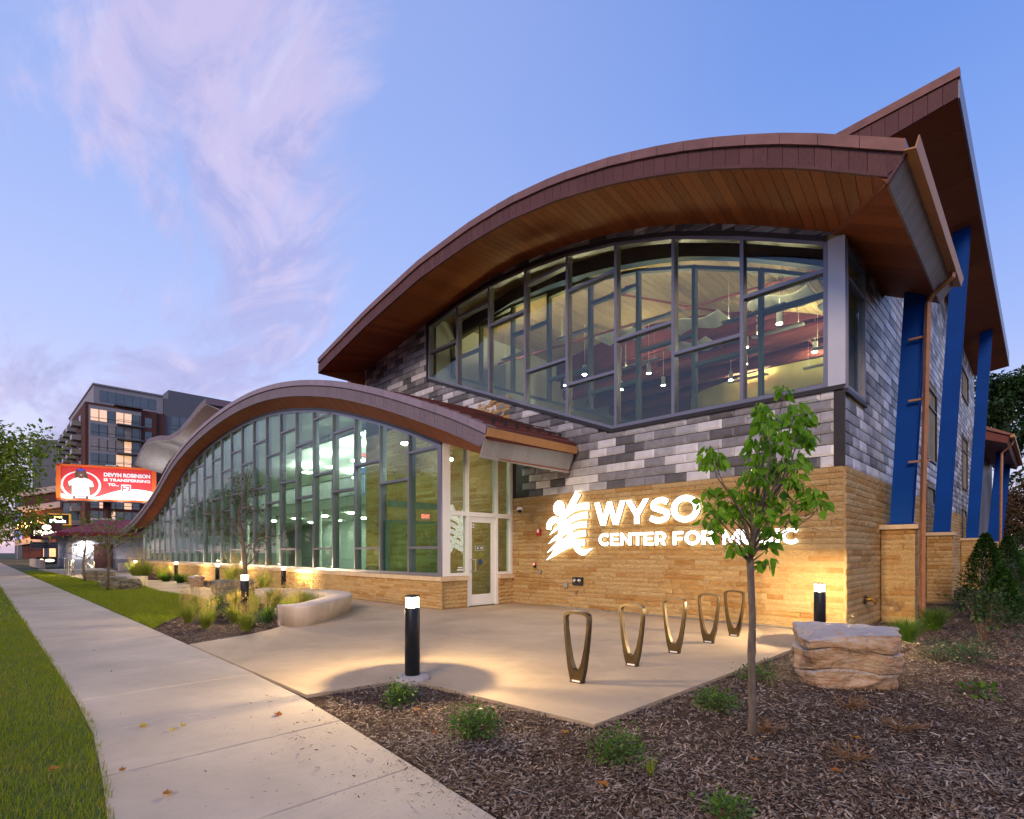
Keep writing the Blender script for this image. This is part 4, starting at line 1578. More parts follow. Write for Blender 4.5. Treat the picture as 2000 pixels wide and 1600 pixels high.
# canopy soffit behind the east eave
for i in range(12):
    s0, s1 = -2.25 + 2.2 * i / 12 + 0.003, -2.25 + 2.2 * (i + 1) / 12 - 0.003
    MB().hexa([WP(s0, 0.05, wsof(s0)), WP(s1, 0.05, wsof(s1)), WP(s1, -2.53, wsof(s1)), WP(s0, -2.53, wsof(s0)),
               WP(s0, 0.05, wsof(s0) + .03), WP(s1, 0.05, wsof(s1) + .03), WP(s1, -2.53, wsof(s1) + .03), WP(s0, -2.53, wsof(s0) + .03)]).build('soffit_board', MT['soffit_lit'], wing_roof)
n = 20
for i in range(n):
    o0, o1 = 0.6 - 3.12 * i / n - 0.003, 0.6 - 3.12 * (i + 1) / n + 0.003
    MB().hexa([WP(-2.22, o0, 3.70), WP(-2.22, o1, 3.66), WP(-2.19, o1, 3.66), WP(-2.19, o0, 3.70),
               WP(-2.40, o0, 4.11), WP(-2.40, o1, 4.08), WP(-2.37, o1, 4.08), WP(-2.37, o0, 4.11)]).build('end_board', MT['endboard'], wing_roof)
MB().hexa([WP(-2.185, 0.6, 3.66), WP(-2.185, -2.52, 3.62), WP(-2.235, -2.52, 3.62), WP(-2.235, 0.6, 3.66),
           WP(-2.185, 0.6, 3.705), WP(-2.185, -2.52, 3.665), WP(-2.245, -2.52, 3.665), WP(-2.245, 0.6, 3.705)]).build('end_trim', MT['endboard'], wing_roof)
MB().prism([(-2.39, 4.10), (-2.50, 4.10), (-2.54, 4.28), (-2.52, 4.28), (-2.485, 4.125), (-2.40, 4.125)], -2.52, 0.64, lambda a, b, c: WP(a, c, b)).build('gutter', MT['gutter'], wing_roof)
mb = MB()
mb.tube([WP(-2.1 + 0.0, 0.3, 4.62), WP(-2.1, -2.4, 4.66)], 0.012, 6)
mb.tube([WP(-1.7, 0.3, 4.80), WP(-1.7, -2.4, 4.86)], 0.012, 6)
for i in range(7):
    mb.box(*(lambda p: (p[0] - .03, p[0] + .03, p[1] - .03, p[1] + .03, p[2] - 0.12, p[2] + .03))(WP(-2.1, 0.1 - i * 0.4, 4.63)))
mb.build('snow_rail', MT['bronze'], wing_roof)

# entrance return (x = -8.67)
EX = -8.67
en = MB()
ZT = 4.45
for (a, b, z0, z1) in ((-2.6, -2.36, 0.86, ZT), (-1.79, -1.70, 0.0, ZT), (-0.68, -0.60, 0.0, ZT), (-0.10, -0.0, 0.86, ZT), (-2.36, -1.79, 2.50, 2.62), (-1.70, -0.68, 2.50, 2.62),
                       (-0.60, -0.10, 2.50, 2.62), (-2.36, -1.79, 0.86, 0.94), (-0.60, -0.10, 0.86, 0.94)):
    en.box(EX - 0.13, EX + 0.03, a, b, z0, z1)
entry = en.build('entrance_frame', MT['white'], BLD)
for (a, b, z0, z1) in ((-2.36, -1.79, 0.94, 2.50), (-2.36, -1.79, 2.62, ZT), (-1.70, -0.68, 2.62, ZT), (-0.60, -0.10, 0.94, 2.50), (-0.60, -0.10, 2.62, ZT)):
    MB().box(EX - 0.05, EX - 0.044, a, b, z0, z1).build('pane', MT['glass'], entry)
for (a, b) in ((-2.62, -1.79), (-0.60, -0.02)):
    st = MB().box(EX - 0.15, EX + 0.02, a + (0.05 if a < -2 else 0), b, -0.1, 0.74).build('entrance_base', MT['mortar'], BLD)
    for (p, q, c, d) in ashlar(a - (0.10 if a < -2 else 0), b, 0.0, 0.74, 0.105, 0.2, 0.6, r1):
        v, f = SV[r1.randrange(8)]
        MB().add([(EX + 0.02 - v_[1] * 0.075, p + 0.003 + v_[0] * (q - p - 0.006), c + 0.003 + v_[2] * (d - c - 0.006)) for v_ in v], f).build('stone', MT['stone'], st)
    MB().box(EX - 0.15, EX + 0.14, a - (0.16 if a < -2 else 0.01), b + 0.005, 0.742, 0.853).build('sill_stone', MT['stonecap'], st)
dr = MB()
for (a, b, z0, z1) in ((-1.695, -1.56, 0.015, 2.495), (-0.82, -0.685, 0.015, 2.495), (-1.56, -0.82, 0.015, 0.32), (-1.56, -0.82, 2.34, 2.495)):
    dr.box(EX - 0.075, EX - 0.02, a, b, z0, z1)
door = dr.build('door', MT['white'], BLD)
MB().box(EX - 0.05, EX - 0.044, -1.56, -0.82, 0.32, 2.34).build('pane', MT['glass'], door)
MB().tube([(EX - 0.02, -1.61, 0.98), (EX + 0.07, -1.61, 0.98), (EX + 0.07, -1.50, 0.98), (EX + 0.07, -1.50, 1.30), (EX + 0.07, -1.61, 1.30), (EX - 0.02, -1.61, 1.30)], 0.014, 8).build('pull_handle', MT['steel'], door)
xd = lambda yc, zc: (lambda a, b, c: (EX - 0.040 + c, yc + a, zc + b))
MB().box(EX - 0.043, EX - 0.040, -1.55, -1.46, 2.19, 2.30).build('door_number_plate', MT['white'], door)
text_mesh('door_number', '6', 0.09, MT['black'], door, xd(-1.505, 2.245), 0.002, 0.004)
mb = MB()
mb.box(EX - 0.043, EX - 0.040, -1.42, -1.08, 1.56, 1.68)
mb.build('notice_plate', MT['white'], door)
MB().box(EX - 0.0395, EX - 0.038, -1.41, -1.09, 1.57, 1.67).build('notice_field', MT['black'], door)
mb = MB().prism([(-0.13, 0.0), (-0.07, 0.035), (-0.07, 0.012), (-0.02, 0.012), (-0.02, -0.012), (-0.07, -0.012), (-0.07, -0.035)], 0.0, 0.002, lambda a, b, c: (EX - 0.037 + c, -1.25 + a, 1.62 + b))
mb.box(EX - 0.037, EX - 0.035, -1.25 + 0.01, -1.12, 1.627, 1.645).box(EX - 0.037, EX - 0.035, -1.25 + 0.01, -1.12, 1.595, 1.613).build('notice_arrow', MT['white'], door)
MB().lathe([(0.085, 0), (0.085, 0.003)], 20).build('round_sticker', M('olive_sticker', (0.20, 0.22, 0.03)), door)
o = bpy.data.objects['round_sticker']
o.rotation_euler = (0, R(90), 0)
o.location = (EX - 0.042, -1.22, 1.42)
o2 = o.copy()
o2.data = o.data.copy()
o2.data.materials[0] = M('blue_sticker', (0.03, 0.07, 0.16))
o2.location = (EX - 0.042, -1.22, 1.23)
link(o2, door)
MB().box(EX - 0.040, EX - 0.038, -2.08, -1.84, 1.00, 1.04).box(EX - 0.040, EX - 0.038, -2.05, -1.88, 1.07, 1.10).build('glass_decal', MT['white'], entry)


def ribbon(pts, ws, n=30):
    """outline of a stroke of varying width through pts (Catmull-Rom)"""
    P = [Vector((p[0], p[1], 0)) for p in pts]
    P = [P[0] * 2 - P[1]] + P + [P[-1] * 2 - P[-2]]
    W = [ws[0]] + list(ws) + [ws[-1]]
    c = []
    for i in range(1, len(P) - 2):
        for k in range(n // max(1, len(pts) - 1) + 2):
            t = k / (n // max(1, len(pts) - 1) + 2)
            p0, p1, p2, p3 = P[i - 1:i + 3]
            q = 0.5 * ((2 * p1) + (p2 - p0) * t + (2 * p0 - 5 * p1 + 4 * p2 - p3) * t * t + (3 * p1 - p0 - 3 * p2 + p3) * t ** 3)
            c.append((q, W[i] + (W[i + 1] - W[i]) * t))
    c.append((P[-2], W[-2]))
    L, Rr = [], []
    for i, (q, w) in enumerate(c):
        d = (c[min(i + 1, len(c) - 1)][0] - c[max(i - 1, 0)][0]).normalized()
        nrm = Vector((-d.y, d.x, 0))
        L.append(q + nrm * w / 2)
        Rr.append(q - nrm * w / 2)
    return [(p.x, p.y) for p in L + Rr[::-1]]


def circ(cx, cy, rx, ry=None, n=28):
    ry = ry or rx
    return [(cx + rx * math.cos(2 * math.pi * i / n), cy + ry * math.sin(2 * math.pi * i / n)) for i in range(n)]


LOGO = [('ring', circ(-6.71, 2.70, 0.20)),
        ('s', [(-6.05, 3.06), (-6.24, 2.80), (-6.40, 2.60), (-6.66, 2.42)], [0.20, 0.20, 0.17, 0.14]),
        ('s', [(-5.70, 2.70), (-5.99, 2.69), (-6.24, 2.62), (-6.50, 2.47)], [0.17, 0.16, 0.15, 0.12]),
        ('s', [(-5.74, 2.47), (-5.99, 2.45), (-6.24, 2.38), (-6.46, 2.25)], [0.16, 0.155, 0.15, 0.12]),
        ('s', [(-5.77, 2.23), (-6.02, 2.22), (-6.26, 2.15), (-6.45, 2.06), (-6.84, 1.88), (-7.07, 1.74)], [0.15, 0.15, 0.145, 0.13, 0.09, 0.012]),
        ('s', [(-5.80, 2.0), (-6.02, 1.98), (-6.24, 1.92), (-6.56, 1.78), (-6.86, 1.66), (-7.11, 1.50)], [0.15, 0.15, 0.145, 0.13, 0.09, 0.012]),
        ('s', [(-5.83, 1.76), (-6.12, 1.75), (-6.37, 1.69), (-6.81, 1.49), (-7.14, 1.29)], [0.15, 0.15, 0.16, 0.13, 0.012]),
        ('s', [(-6.46, 2.30), (-6.62, 2.24), (-6.84, 2.11), (-7.03, 1.98)], [0.10, 0.11, 0.08, 0.012]),
        ('s', [(-6.60, 2.47), (-6.44, 2.28), (-6.31, 2.02), (-6.18, 1.78), (-6.04, 1.58), (-5.86, 1.50), (-5.58, 1.60)], [0.12, 0.17, 0.19, 0.19, 0.18, 0.15, 0.01]),
        ('s', [(-6.56, 2.36), (-6.60, 2.11), (-6.67, 1.87), (-6.78, 1.63), (-6.93, 1.43)], [0.16, 0.20, 0.17, 0.14, 0.05]),
        ('s', [(-7.06, 2.13), (-7.03, 2.27), (-6.91, 2.37), (-6.76, 2.37), (-6.60, 2.24)], [0.17, 0.20, 0.19, 0.15, 0.10])]
SIGN = empty('building_sign', (-3.9, -0.1, 2.2), 0, 'glowing white WYSO CENTER FOR MUSIC letters and musician emblem on the stone wall', 'sign')
SIGN_MATS = [MT['sign'], MT['signside'], MT['signback']]


def sign_piece(name, loops, k=0.0, depth=0.075):
    # outlines are in wall coordinates (x, z); front faces the street (-y)
    return curve_mesh(name, loops, depth, SIGN_MATS, SIGN, lambda a, b, c: (a + 3.9, 0.1 - (0.085 + k + depth / 2 + c), b - 2.2))


for i, q in enumerate(LOGO):
    lp = q[1] if q[0] == 'ring' else ribbon(q[1], q[2])
    sign_piece('emblem_stroke', [lp], 0.0022 * i)


def glyph(ch):
    """bold geometric capitals, height 1, stroke ~0.23 -> (advance width, outlines)"""
    w = 0.235
    if ch == 'W':
        W = 1.52
        return W, [[(0, 1), (0.26, 1), (0.455, 0.36), (0.65, 1), (0.87, 1), (1.065, 0.36), (1.27, 1), (1.52, 1), (1.20, 0), (0.94, 0), (0.76, 0.60), (0.575, 0), (0.32, 0)]]
    if ch == 'Y':
        return 1.04, [[(-0.01, 1), (0.26, 1), (0.53, 0.56), (0.79, 1), (1.04, 1), (0.64, 0.35), (0.64, 0), (0.395, 0), (0.395, 0.35)]]
    if ch == 'O':
        return 1.14, [circ(0.57, 0.5, 0.57, 0.525, 40), circ(0.57, 0.5, 0.325, 0.30, 40)]
    if ch == 'C':
        pts = [(0.57 + 0.45 * math.cos(a), 0.5 + 0.405 * math.sin(a)) for a in [R(42 + i * (276 / 9)) for i in range(10)]]
        return 0.98, [ribbon(pts, [w] * 10, 40)]
    if ch == 'S':
        pts = [(0.77, 0.80), (0.60, 0.90), (0.40, 0.895), (0.20, 0.79), (0.19, 0.63), (0.38, 0.545), (0.58, 0.475), (0.755, 0.37), (0.735, 0.20), (0.52, 0.10), (0.28, 0.105), (0.05, 0.215)]
        return 0.90, [ribbon(pts, [0.22] * len(pts), 60)]
    if ch == 'E':
        return 0.82, [[(0, 0), (0.80, 0), (0.80, 0.2), (0.245, 0.2), (0.245, 0.41), (0.72, 0.41), (0.72, 0.595), (0.245, 0.595), (0.245, 0.8), (0.78, 0.8), (0.78, 1), (0, 1)]]
    if ch == 'F':
        return 0.78, [[(0, 0), (0.245, 0), (0.245, 0.36), (0.70, 0.36), (0.70, 0.555), (0.245, 0.555), (0.245, 0.8), (0.77, 0.8), (0.77, 1), (0, 1)]]
    if ch == 'N':
        return 0.96, [[(0, 0), (0.24, 0), (0.24, 0.62), (0.75, 0), (0.95, 0), (0.95, 1), (0.71, 1), (0.71, 0.38), (0.20, 1), (0, 1)]]
    if ch == 'T':
        return 0.86, [[(0.31, 0), (0.555, 0), (0.555, 0.795), (0.865, 0.795), (0.865, 1), (0, 1), (0, 0.795), (0.31, 0.795)]]
    if ch == 'I':
        return 0.25, [[(0, 0), (0.25, 0), (0.25, 1), (0, 1)]]
    if ch == 'M':
        return 1.14, [[(0, 0), (0.23, 0), (0.23, 0.60), (0.51, 0.14), (0.62, 0.14), (0.91, 0.60), (0.91, 0), (1.14, 0), (1.14, 1), (0.94, 1), (0.57, 0.40), (0.20, 1), (0, 1)]]
    if ch == 'U':
        pts = [(0.12, 1.0), (0.12, 0.45), (0.20, 0.22), (0.47, 0.10), (0.74, 0.22), (0.82, 0.45), (0.82, 1.0)]
        return 0.94, [ribbon(pts, [w] * 7, 40)]
    if ch == 'R':
        bowl = [(0.47 + 0.40 * math.cos(a), 0.655 + 0.345 * math.sin(a)) for a in [R(90 - i * 15) for i in range(0, 11)]]
        out = [(0, 0), (0, 1)] + bowl + [(0.86, 0), (0.60, 0), (0.42, 0.28), (0.245, 0.28), (0.245, 0)]
        hole = [(0.245, 0.47), (0.245, 0.80)] + [(0.43 + 0.19 * math.cos(a), 0.635 + 0.165 * math.sin(a)) for a in [R(90 - i * 22.5) for i in range(0, 9)]]
        return 0.88, [out, hole]
    return 0.42, []


def sign_line(text, x0, x1, z0, h, gap):
    adv = 0.0
    items = []
    for ch in text:
        wd, lp = glyph(ch)
        items.append((adv, lp))
        adv += wd + (gap if ch != ' ' else 0)
    adv -= gap
    k = (x1 - x0) / adv
    for a, lp in items:
        if lp:
            sign_piece('letter', [[(x0 + (a + p[0]) * k, z0 + p[1] * h) for p in l] for l in lp])


sign_line('WYSO', -5.54, -2.71, 2.185, 0.575, 0.02)
sign_line('CENTER FOR MUSIC', -5.40, -0.73, 1.668, 0.305, 0.10)
# (in the wall's own coordinates x grows to the right of the picture)

# --- lobby interior behind the glass wing
MB().prism([(0.1, -2.5), (37.6, -2.5), (37.6, 11.5), (0.1, 11.5)], -0.02, 0.02, lambda a, b, c: WP(a, -b - 2.7 if False else -(b + 2.7), c)).build('lobby_floor', MT['carpet'], BLD)
MB().box(-50, -17.2, 9.6, 9.8, 0.0, 8.2).build('lobby_back_wall', M('grey_green_wall', (0.30, 0.34, 0.31), 0.85), BLD)
MB().box(-48.4, -48.2, -1.9, 9.6, 0.0, 2.9).build('lobby_end_wall', MT['drywall'], BLD)
mz = MB()
mz.box(-46, -17.3, 2.6, 9.6, 3.95, 4.45)
for x in (-22, -28, -34, -40):
    mz.tube([(x, 3.1, 0.0), (x, 3.1, 3.95)], 0.16, 14)
mz.build('mezzanine', MT['drywall'], BLD)
rl = MB()
rl.box(-46, -17.3, 2.60, 2.64, 5.45, 5.50)
rl.box(-46, -17.3, 2.60, 2.64, 4.50, 4.53)
x = -17.4
while x > -40:
    rl.box(x - 0.012, x + 0.012, 2.60, 2.64, 4.53, 5.45)
    x -= 0.16
rl.build('mezzanine_railing', MT['aluw'], BLD)
MB().box(-21.0, -18.0, 4.2, 4.4, 0.0, 3.95).build('lobby_partition', MT['drywall'], BLD)
MB().box(-30.0, -24.0, 6.4, 6.5, 4.45, 7.0).build('blue_accent_wall', M('blue_wall', (0.06, 0.16, 0.34), 0.7), BLD)
vd = MB()
for (a, b, c, d) in ((-2.45, -2.37, 0, 2.5), (-1.5, -1.42, 0, 2.5), (-0.5, -0.42, 0, 2.5), (-2.37, -0.5, 2.42, 2.5), (-2.37, -0.42, 2.9, 3.1)):
    vd.box(-11.7, -11.58, a, b, c, d)
vd = vd.build('vestibule_frame', M('green_grey_metal', (0.22, 0.28, 0.25), 0.4, 0.4), BLD)
MB().box(-11.65, -11.644, -2.37, -0.5, 0.05, 2.42).build('pane', MT['glassg'], vd)
k = 0
dm = MB().lathe([(0.30, 0.0), (0.30, 0.05)], 24).mesh('ceiling_light', MT['disc'])
spots = [(x, y, 3.88) for x in (-19.5, -23.5, -27.5, -31.5, -35.5, -39.5) for y in (5.0, 8.0)]
spots += [(x, y, min(6.7, WTOP(-8.67 - x) - 1.0)) for x in (-18.8, -22.0, -25.2, -28.4, -31.6) for y in (4.0, 7.5)]
spots += [(-12.5, -1.2, 5.1), (-15.5, -1.2, 5.9), (-10.2, -1.2, 4.3)]
for (x, y, z) in spots:
    o = bpy.data.objects.new('ceiling_light', dm)
    o.location = (x, y, z)
    if y < 0:
        o.scale = (0.45, 0.45, 1)
    link(o)
    tag(o, ('round white disc light on the high upper lobby ceiling behind the glass' if z > 4 else 'round white disc light under the mezzanine behind the glass wall') if y > 0 else 'small round downlight over the entrance lobby behind the glass',
        'ceiling light', ('upper lobby ceiling discs' if z > 4 else 'mezzanine underside discs') if y > 0 else 'entrance lobby downlights')
for (x, y, z) in ((-14.6, -0.8, 5.35), (-11.66, -1.0, 2.66), (-20.8, 2.0, 6.2)):
    e = empty('exit_sign', (x, y, z), 0, {-14.6: 'red exit sign high on the lobby ceiling', -11.66: 'red exit sign above the vestibule door', -20.8: 'red exit sign near the mezzanine'}[x], 'exit sign')
    MB().box(-0.02, 0.02, -0.16, 0.16, -0.1, 0.1).build('case', MT['grey'], e)
    text_mesh('lettering', 'EXIT', 0.16, MT['exitred'], e, lambda a, b, c: (0.023 + c, a, b), 0.004, 0.006)

# --- second barrel-roofed block at the far end of the building
B2P = [(38.5, 12.3), (40.3, 12.15), (43, 11.65), (46, 11.2), (49, 11.2), (52.5, 11.75), (56.5, 12.1), (59, 11.75), (61, 11.2), (62.6, 10.5)]
B2 = catm([((q + 2.645) * 0.92 - 2.645, 1.5 + (z - 1.5) * 0.92) for q, z in B2P])
mb = MB()
for i in range(40):
    a, b = 35.6 + 21.8 * i / 40, 35.6 + 21.8 * (i + 1) / 40
    mb.hexa([MP(a, 0.9, B2(a) - 0.35), MP(b, 0.9, B2(b) - 0.35), MP(b, -8, B2(b) - 0.1), MP(a, -8, B2(a) - 0.1),
             MP(a, 0.9, B2(a)), MP(b, 0.9, B2(b)), MP(b, -8, B2(b) + 0.3), MP(a, -8, B2(a) + 0.3)])
far_roof = mb.build('far_roof', MT['fascia_wing'], BLD)
mb = MB()
for i in range(40):
    a, b = 35.6 + 21.5 * i / 40, 35.6 + 21.5 * (i + 1) / 40
    mb.hexa([MP(a, 0.88, B2(a) - 0.38), MP(b, 0.88, B2(b) - 0.38), MP(b, -1.2, B2(b) - 0.9), MP(a, -1.2, B2(a) - 0.9),
             MP(a, 0.88, B2(a) - 0.36), MP(b, 0.88, B2(b) - 0.36), MP(b, -1.2, B2(b) - 0.86), MP(a, -1.2, B2(a) - 0.86)])
mb.build('pale_soffit', M('pale_soffit_board', (0.84, 0.80, 0.80), 0.6), far_roof)
for q in (43, 49, 55):  # unseen fixtures added below the far roof to brighten its soffit
    ul = MB().box(-q - .15, -q + .15, 0.75, 0.95, 7.0, 7.2).build('added_soffit_uplight', MT['grey'], far_roof)
    Lm = bpy.data.lights.new('added_uplight_lamp', 'SPOT')
    Lm.energy = 90
    Lm.spot_size = R(140)
    Lm.spot_blend = 0.9
    Lm.color = (1.0, 0.93, 0.92)
    Lm.shadow_soft_size = 0.1
    lo = bpy.data.objects.new('added_uplight_lamp', Lm)
    lo.location = (-q, 0.55, 7.4)
    lo.rotation_euler = (R(180), 0, 0)
    link(lo, far_roof)
fb = MB()
fb.box(-55.0, -36, 1.2, 8, 7.0, 9.0)
for i in range(20):
    a, b = 36 + 19.0 * i / 20, 36 + 19.0 * (i + 1) / 20
    fb.hexa([MP(a, -1.2, 9.0), MP(b, -1.2, 9.0), MP(b, -2, 9.0), MP(a, -2, 9.0), MP(a, -1.2, B2(a) - 0.85), MP(b, -1.2, B2(b) - 0.85), MP(b, -2, B2(b) - 0.85), MP(a, -2, B2(a) - 0.85)])
fb.box(-55.0, -48.3, 1.25, 8, 0.0, 7.0)
fbo = fb.build('far_block_wall', MT['mortar'], BLD)
tb4 = [MB() for _ in range(4)]
for rr in range(30):
    z = 4.0 + rr * 0.21
    x = -55.0 - (0.27 if rr % 2 else 0)
    while x < -48.5:
        if z < B2(-x - 0.2) - 1.1 and not (x > -53.6 and z > 6.0 and z < 9.6):
            tb4[r2.choice([0, 1, 1, 2, 2, 3])].add([(x + p[0] * 0.53, 1.2 + p[1] * 0.03, z + p[2] * 0.2) for p in tv], tf)
        x += 0.54
allr = MB()
for i, m in enumerate(tb4):
    allr.add(m.v, m.f, i)
allr.build('far_block_tiles', TILE, fbo, kind='stuff')
fwn = MB()
for i in range(8):
    x = -53.2 + i * 1.57
    fwn.box(x - 0.05, x + 0.05, 1.10, 1.24, 7.0, 9.9)
for z in (7.0, 8.2, 9.2):
    fwn.box(-53.2, -42, 1.11, 1.23, z, z + 0.08)
fwn = fwn.build('far_block_window', MT['bronze'], BLD)
for i in range(7):
    MB().box(-53.15 + i * 1.57, -51.68 + i * 1.57, 1.15, 1.16, 7.05, 9.85).build('pane', MT['winblue'], fwn)
# small lower wall and roof between the two blocks
MB().prism([(-34, 7.45), (-17.3, 7.75), (-17.3, 10.4), (-24, 9.4), (-34, 8.0)], 2.0, 2.2, lambda a, b, c: (a, c, b)).build('link_wall', MT['mortar'], BLD)
lk = [MB() for _ in range(4)]
for rr in range(14):
    z = 7.4 + rr * 0.21
    x = -30.0 - (0.27 if rr % 2 else 0)
    while x < -17.6:
        if z < 10.1 + (x + 17.3) * 0.15:
            lk[r2.choice([1, 2, 2, 3, 3])].add([(x + p[0] * 0.53, 2.0 + p[1] * 0.03, z + p[2] * 0.2) for p in tv], tf)
        x += 0.54
allr = MB()
for i, m in enumerate(lk):
    allr.add(m.v, m.f, i)
allr.build('link_tiles', TILE, BLD, kind='stuff')
MB().prism([(-34, 8.0), (-24, 9.4), (-17.3, 10.4), (-17.3, 10.55), (-24, 9.55), (-34, 8.15)], 1.6, 6, lambda a, b, c: (a, c, b)).build('link_roof', MT['cap'], BLD)

# ------------------------------------------------------------------ things fixed to the stone wall
e = empty('security_camera', (-8.20, -0.055, 2.74), 0, 'small white dome security camera on the stone wall beside the entrance glass', 'camera')
MB().lathe([(0.05, 0.0), (0.05, 0.03)], 18).build('mount', MT['white'], e).rotation_euler = (R(90), 0, 0)
MB().lathe([(0.015, 0.12), (0.075, 0.10), (0.085, 0.05), (0.085, 0.02)], 18, (0, -0.10, -0.03)).build('hood', MT['white'], e)
MB().lathe([(0.065, 0.02), (0.055, -0.03), (0.02, -0.055)], 18, (0, -0.10, -0.03)).build('dome', MT['black'], e)


def wall_box(name, x, z, w, h, d, mat, label, cat, bits=()):
    e = empty(name, (x, -0.05, z), 0, label, cat)
    bevel(MB().box(-w / 2, w / 2, -d, 0, -h / 2, h / 2).build('case', mat, e), 0.006)
    for (bn, bx, bz, bw, bh, bm) in bits:
        MB().box(bx - bw / 2, bx + bw / 2, -d - 0.012, -d + 0.001, bz - bh / 2, bz + bh / 2).build(bn, bm, e)
    return e


wall_box('fire_strobe', -7.52, 2.07, 0.15, 0.19, 0.06, MT['red'], 'red and white fire alarm strobe left of the glowing emblem', 'fire alarm', [('lens', 0, 0.03, 0.07, 0.10, MT['white'])])
wall_box('card_reader', -7.68, 1.13, 0.07, 0.14, 0.05, MT['black'], 'small card reader with a red light on the stone wall', 'card reader', [('indicator', 0, 0.035, 0.06, 0.05, MT['exitred'])])
wall_box('call_button', -7.49, 0.95, 0.10, 0.10, 0.03, MT['steel'], 'square grey push plate low on the stone wall below the card reader', 'push plate', [('button', 0, 0, 0.05, 0.05, MT['grey'])])
wall_box('outlet_cover', -6.54, 0.62, 0.12, 0.15, 0.06, MT['steel'], 'grey outlet cover low on the stone wall beside the hydrant panel', 'outlet', [('flap', 0, -0.01, 0.08, 0.10, MT['grey'])])
hp = wall_box('hydrant_panel', -6.14, 0.735, 0.34, 0.22, 0.04, MT['black'], 'dark wall hydrant panel with two chrome caps low on the stone wall', 'hydrant panel')
for q in (-0.08, 0.08):
    o = MB().lathe([(0.05, 0), (0.05, 0.04), (0.03, 0.05)], 16).build('cap', MT['steel'], hp)
    o.rotation_euler = (R(90), 0, 0)
    o.location = (q, -0.04, 0.02)
e = empty('hose_bib', (-6.17, -0.05, 0.46), 0, 'small chrome hose tap poking from the stone wall', 'hose tap')
MB().tube([(0, 0, 0), (0, -0.07, 0), (0, -0.11, -0.05)], 0.02, 10).build('spout', MT['steel'], e)
MB().lathe([(0.03, 0), (0.03, 0.015)], 12, (0, -0.05, 0.03)).build('handle', MT['steel'], e)
e = empty('wall_hydrant', (0.05, 1.35, 0.55), 0, 'brass standpipe elbow on the side wall near the ground', 'standpipe')
MB().tube([(0, 0, 0), (0.12, 0, 0.02), (0.20, 0, -0.06)], [0.05, 0.05, 0.06], 12).build('elbow', M('brass', (0.30, 0.19, 0.06), 0.35, 0.9), e)
MB().lathe([(0.09, 0), (0.09, 0.02)], 16).build('flange', MT['bronze'], e).rotation_euler = (0, R(90), 0)


# ------------------------------------------------------------------ bollard lights
BOL = None


def bollard(x, y, label, power=34, foot=False, h=0.97):
    global BOL
    e = empty('bollard_light', (x, y, -0.01), 0, label, 'bollard light', 'round black bollard lights')
    if BOL is None:
        BOL = dict(post=MB().lathe([(0.088, 0.0), (0.088, 0.856), (0.084, 0.862), (0.020, 0.863)], 28).mesh('post', MT['black']),
                   core=MB().lathe([(0.022, 0.944), (0.076, 0.962), (0.076, 0.9845)], 20).mesh('lens', MT['lampcore']),
                   cap=MB().lathe([(0.055, 0.985), (0.088, 0.985), (0.088, 1.0), (0.078, 1.006), (0.0, 1.007)], 28).mesh('cap', MT['black']),
                   glass=MB().lathe([(0.081, 0.864), (0.081, 0.984)], 28).mesh('glass_ring', lens_mat('frosted_lens', (1.0, 0.78, 0.45), 4.5)),
                   rib=MB().box(0.070, 0.079, -0.004, 0.004, 0.861, 0.986).mesh('rib', MT['black']),
                   foot=MB().lathe([(0.19, -0.06), (0.20, 0.02), (0.19, 0.055), (0.16, 0.07), (0.0, 0.07)], 28).mesh('footing', MT['footing']))
        for q in ('post', 'foot'):
            BOL[q].polygons.foreach_set('use_smooth', [len(p.vertices) == 4 for p in BOL[q].polygons])
    link(bpy.data.objects.new('post', BOL['post']), e)
    link(bpy.data.objects.new('lens', BOL['core']), e)
    link(bpy.data.objects.new('cap', BOL['cap']), e)
    link(bpy.data.objects.new('glass_ring', BOL['glass']), e)
    for k in range(3):
        o = link(bpy.data.objects.new('rib', BOL['rib']), e)
        o.rotation_euler = (0, 0, k * 2.094 + 0.4)
    if foot:
        link(bpy.data.objects.new('footing', BOL['foot']), e)
    L = bpy.data.lights.new('bollard_lamp', 'POINT')
    L.energy = power * 11.5
    L.color = (1.0, 0.74, 0.42)
    L.shadow_soft_size = 0.01
    lo = bpy.data.objects.new('bollard_lamp', L)
    lo.location = (0, 0, 0.936)
    link(lo, e)
    return e


bollard(-2.65, -7.68, 'nearest lit black bollard on a round concrete footing at the plaza corner', 46, True)
bollard(-10.45, -6.94, 'lit black bollard among ornamental grasses left of the white bench', 40)
bollard(-0.02, -1.45, 'lit black bollard behind the big boulder at the building corner', 52)
bollard(-16.99, -3.42, 'lit black bollard against the stone base behind the curved bench', 46)
bollard(-23.4, -3.75, 'lit black bollard behind the middle grasses under the glass wall', 46)
bollard(-29.7, -3.9, 'lit black bollard by the stone base near the far end of the glass wall', 46)
bollard(-36.4, -4.5, 'lit bollard past the far end of the glass wall by tall grasses', 46)
bollard(-42.3, -6.9, 'lit bollard beside the metal handrails at far left', 46)

# ------------------------------------------------------------------ bike racks


def rack_outline():
    out = [(-0.075, 0.0), (-0.115, 0.16), (-0.150, 0.40), (-0.172, 0.62), (-0.178, 0.755), (-0.165, 0.790), (-0.12, 0.812), (-0.05, 0.822)]
    inn = [(0.0, 0.135), (-0.035, 0.155), (-0.075, 0.25), (-0.112, 0.42), (-0.140, 0.62), (-0.148, 0.745), (-0.135, 0.770), (-0.09, 0.784), (-0.04, 0.789)]
    return out + [(-a, b) for a, b in out[::-1]], inn + [(-a, b) for a, b in inn[::-1][:-1]]


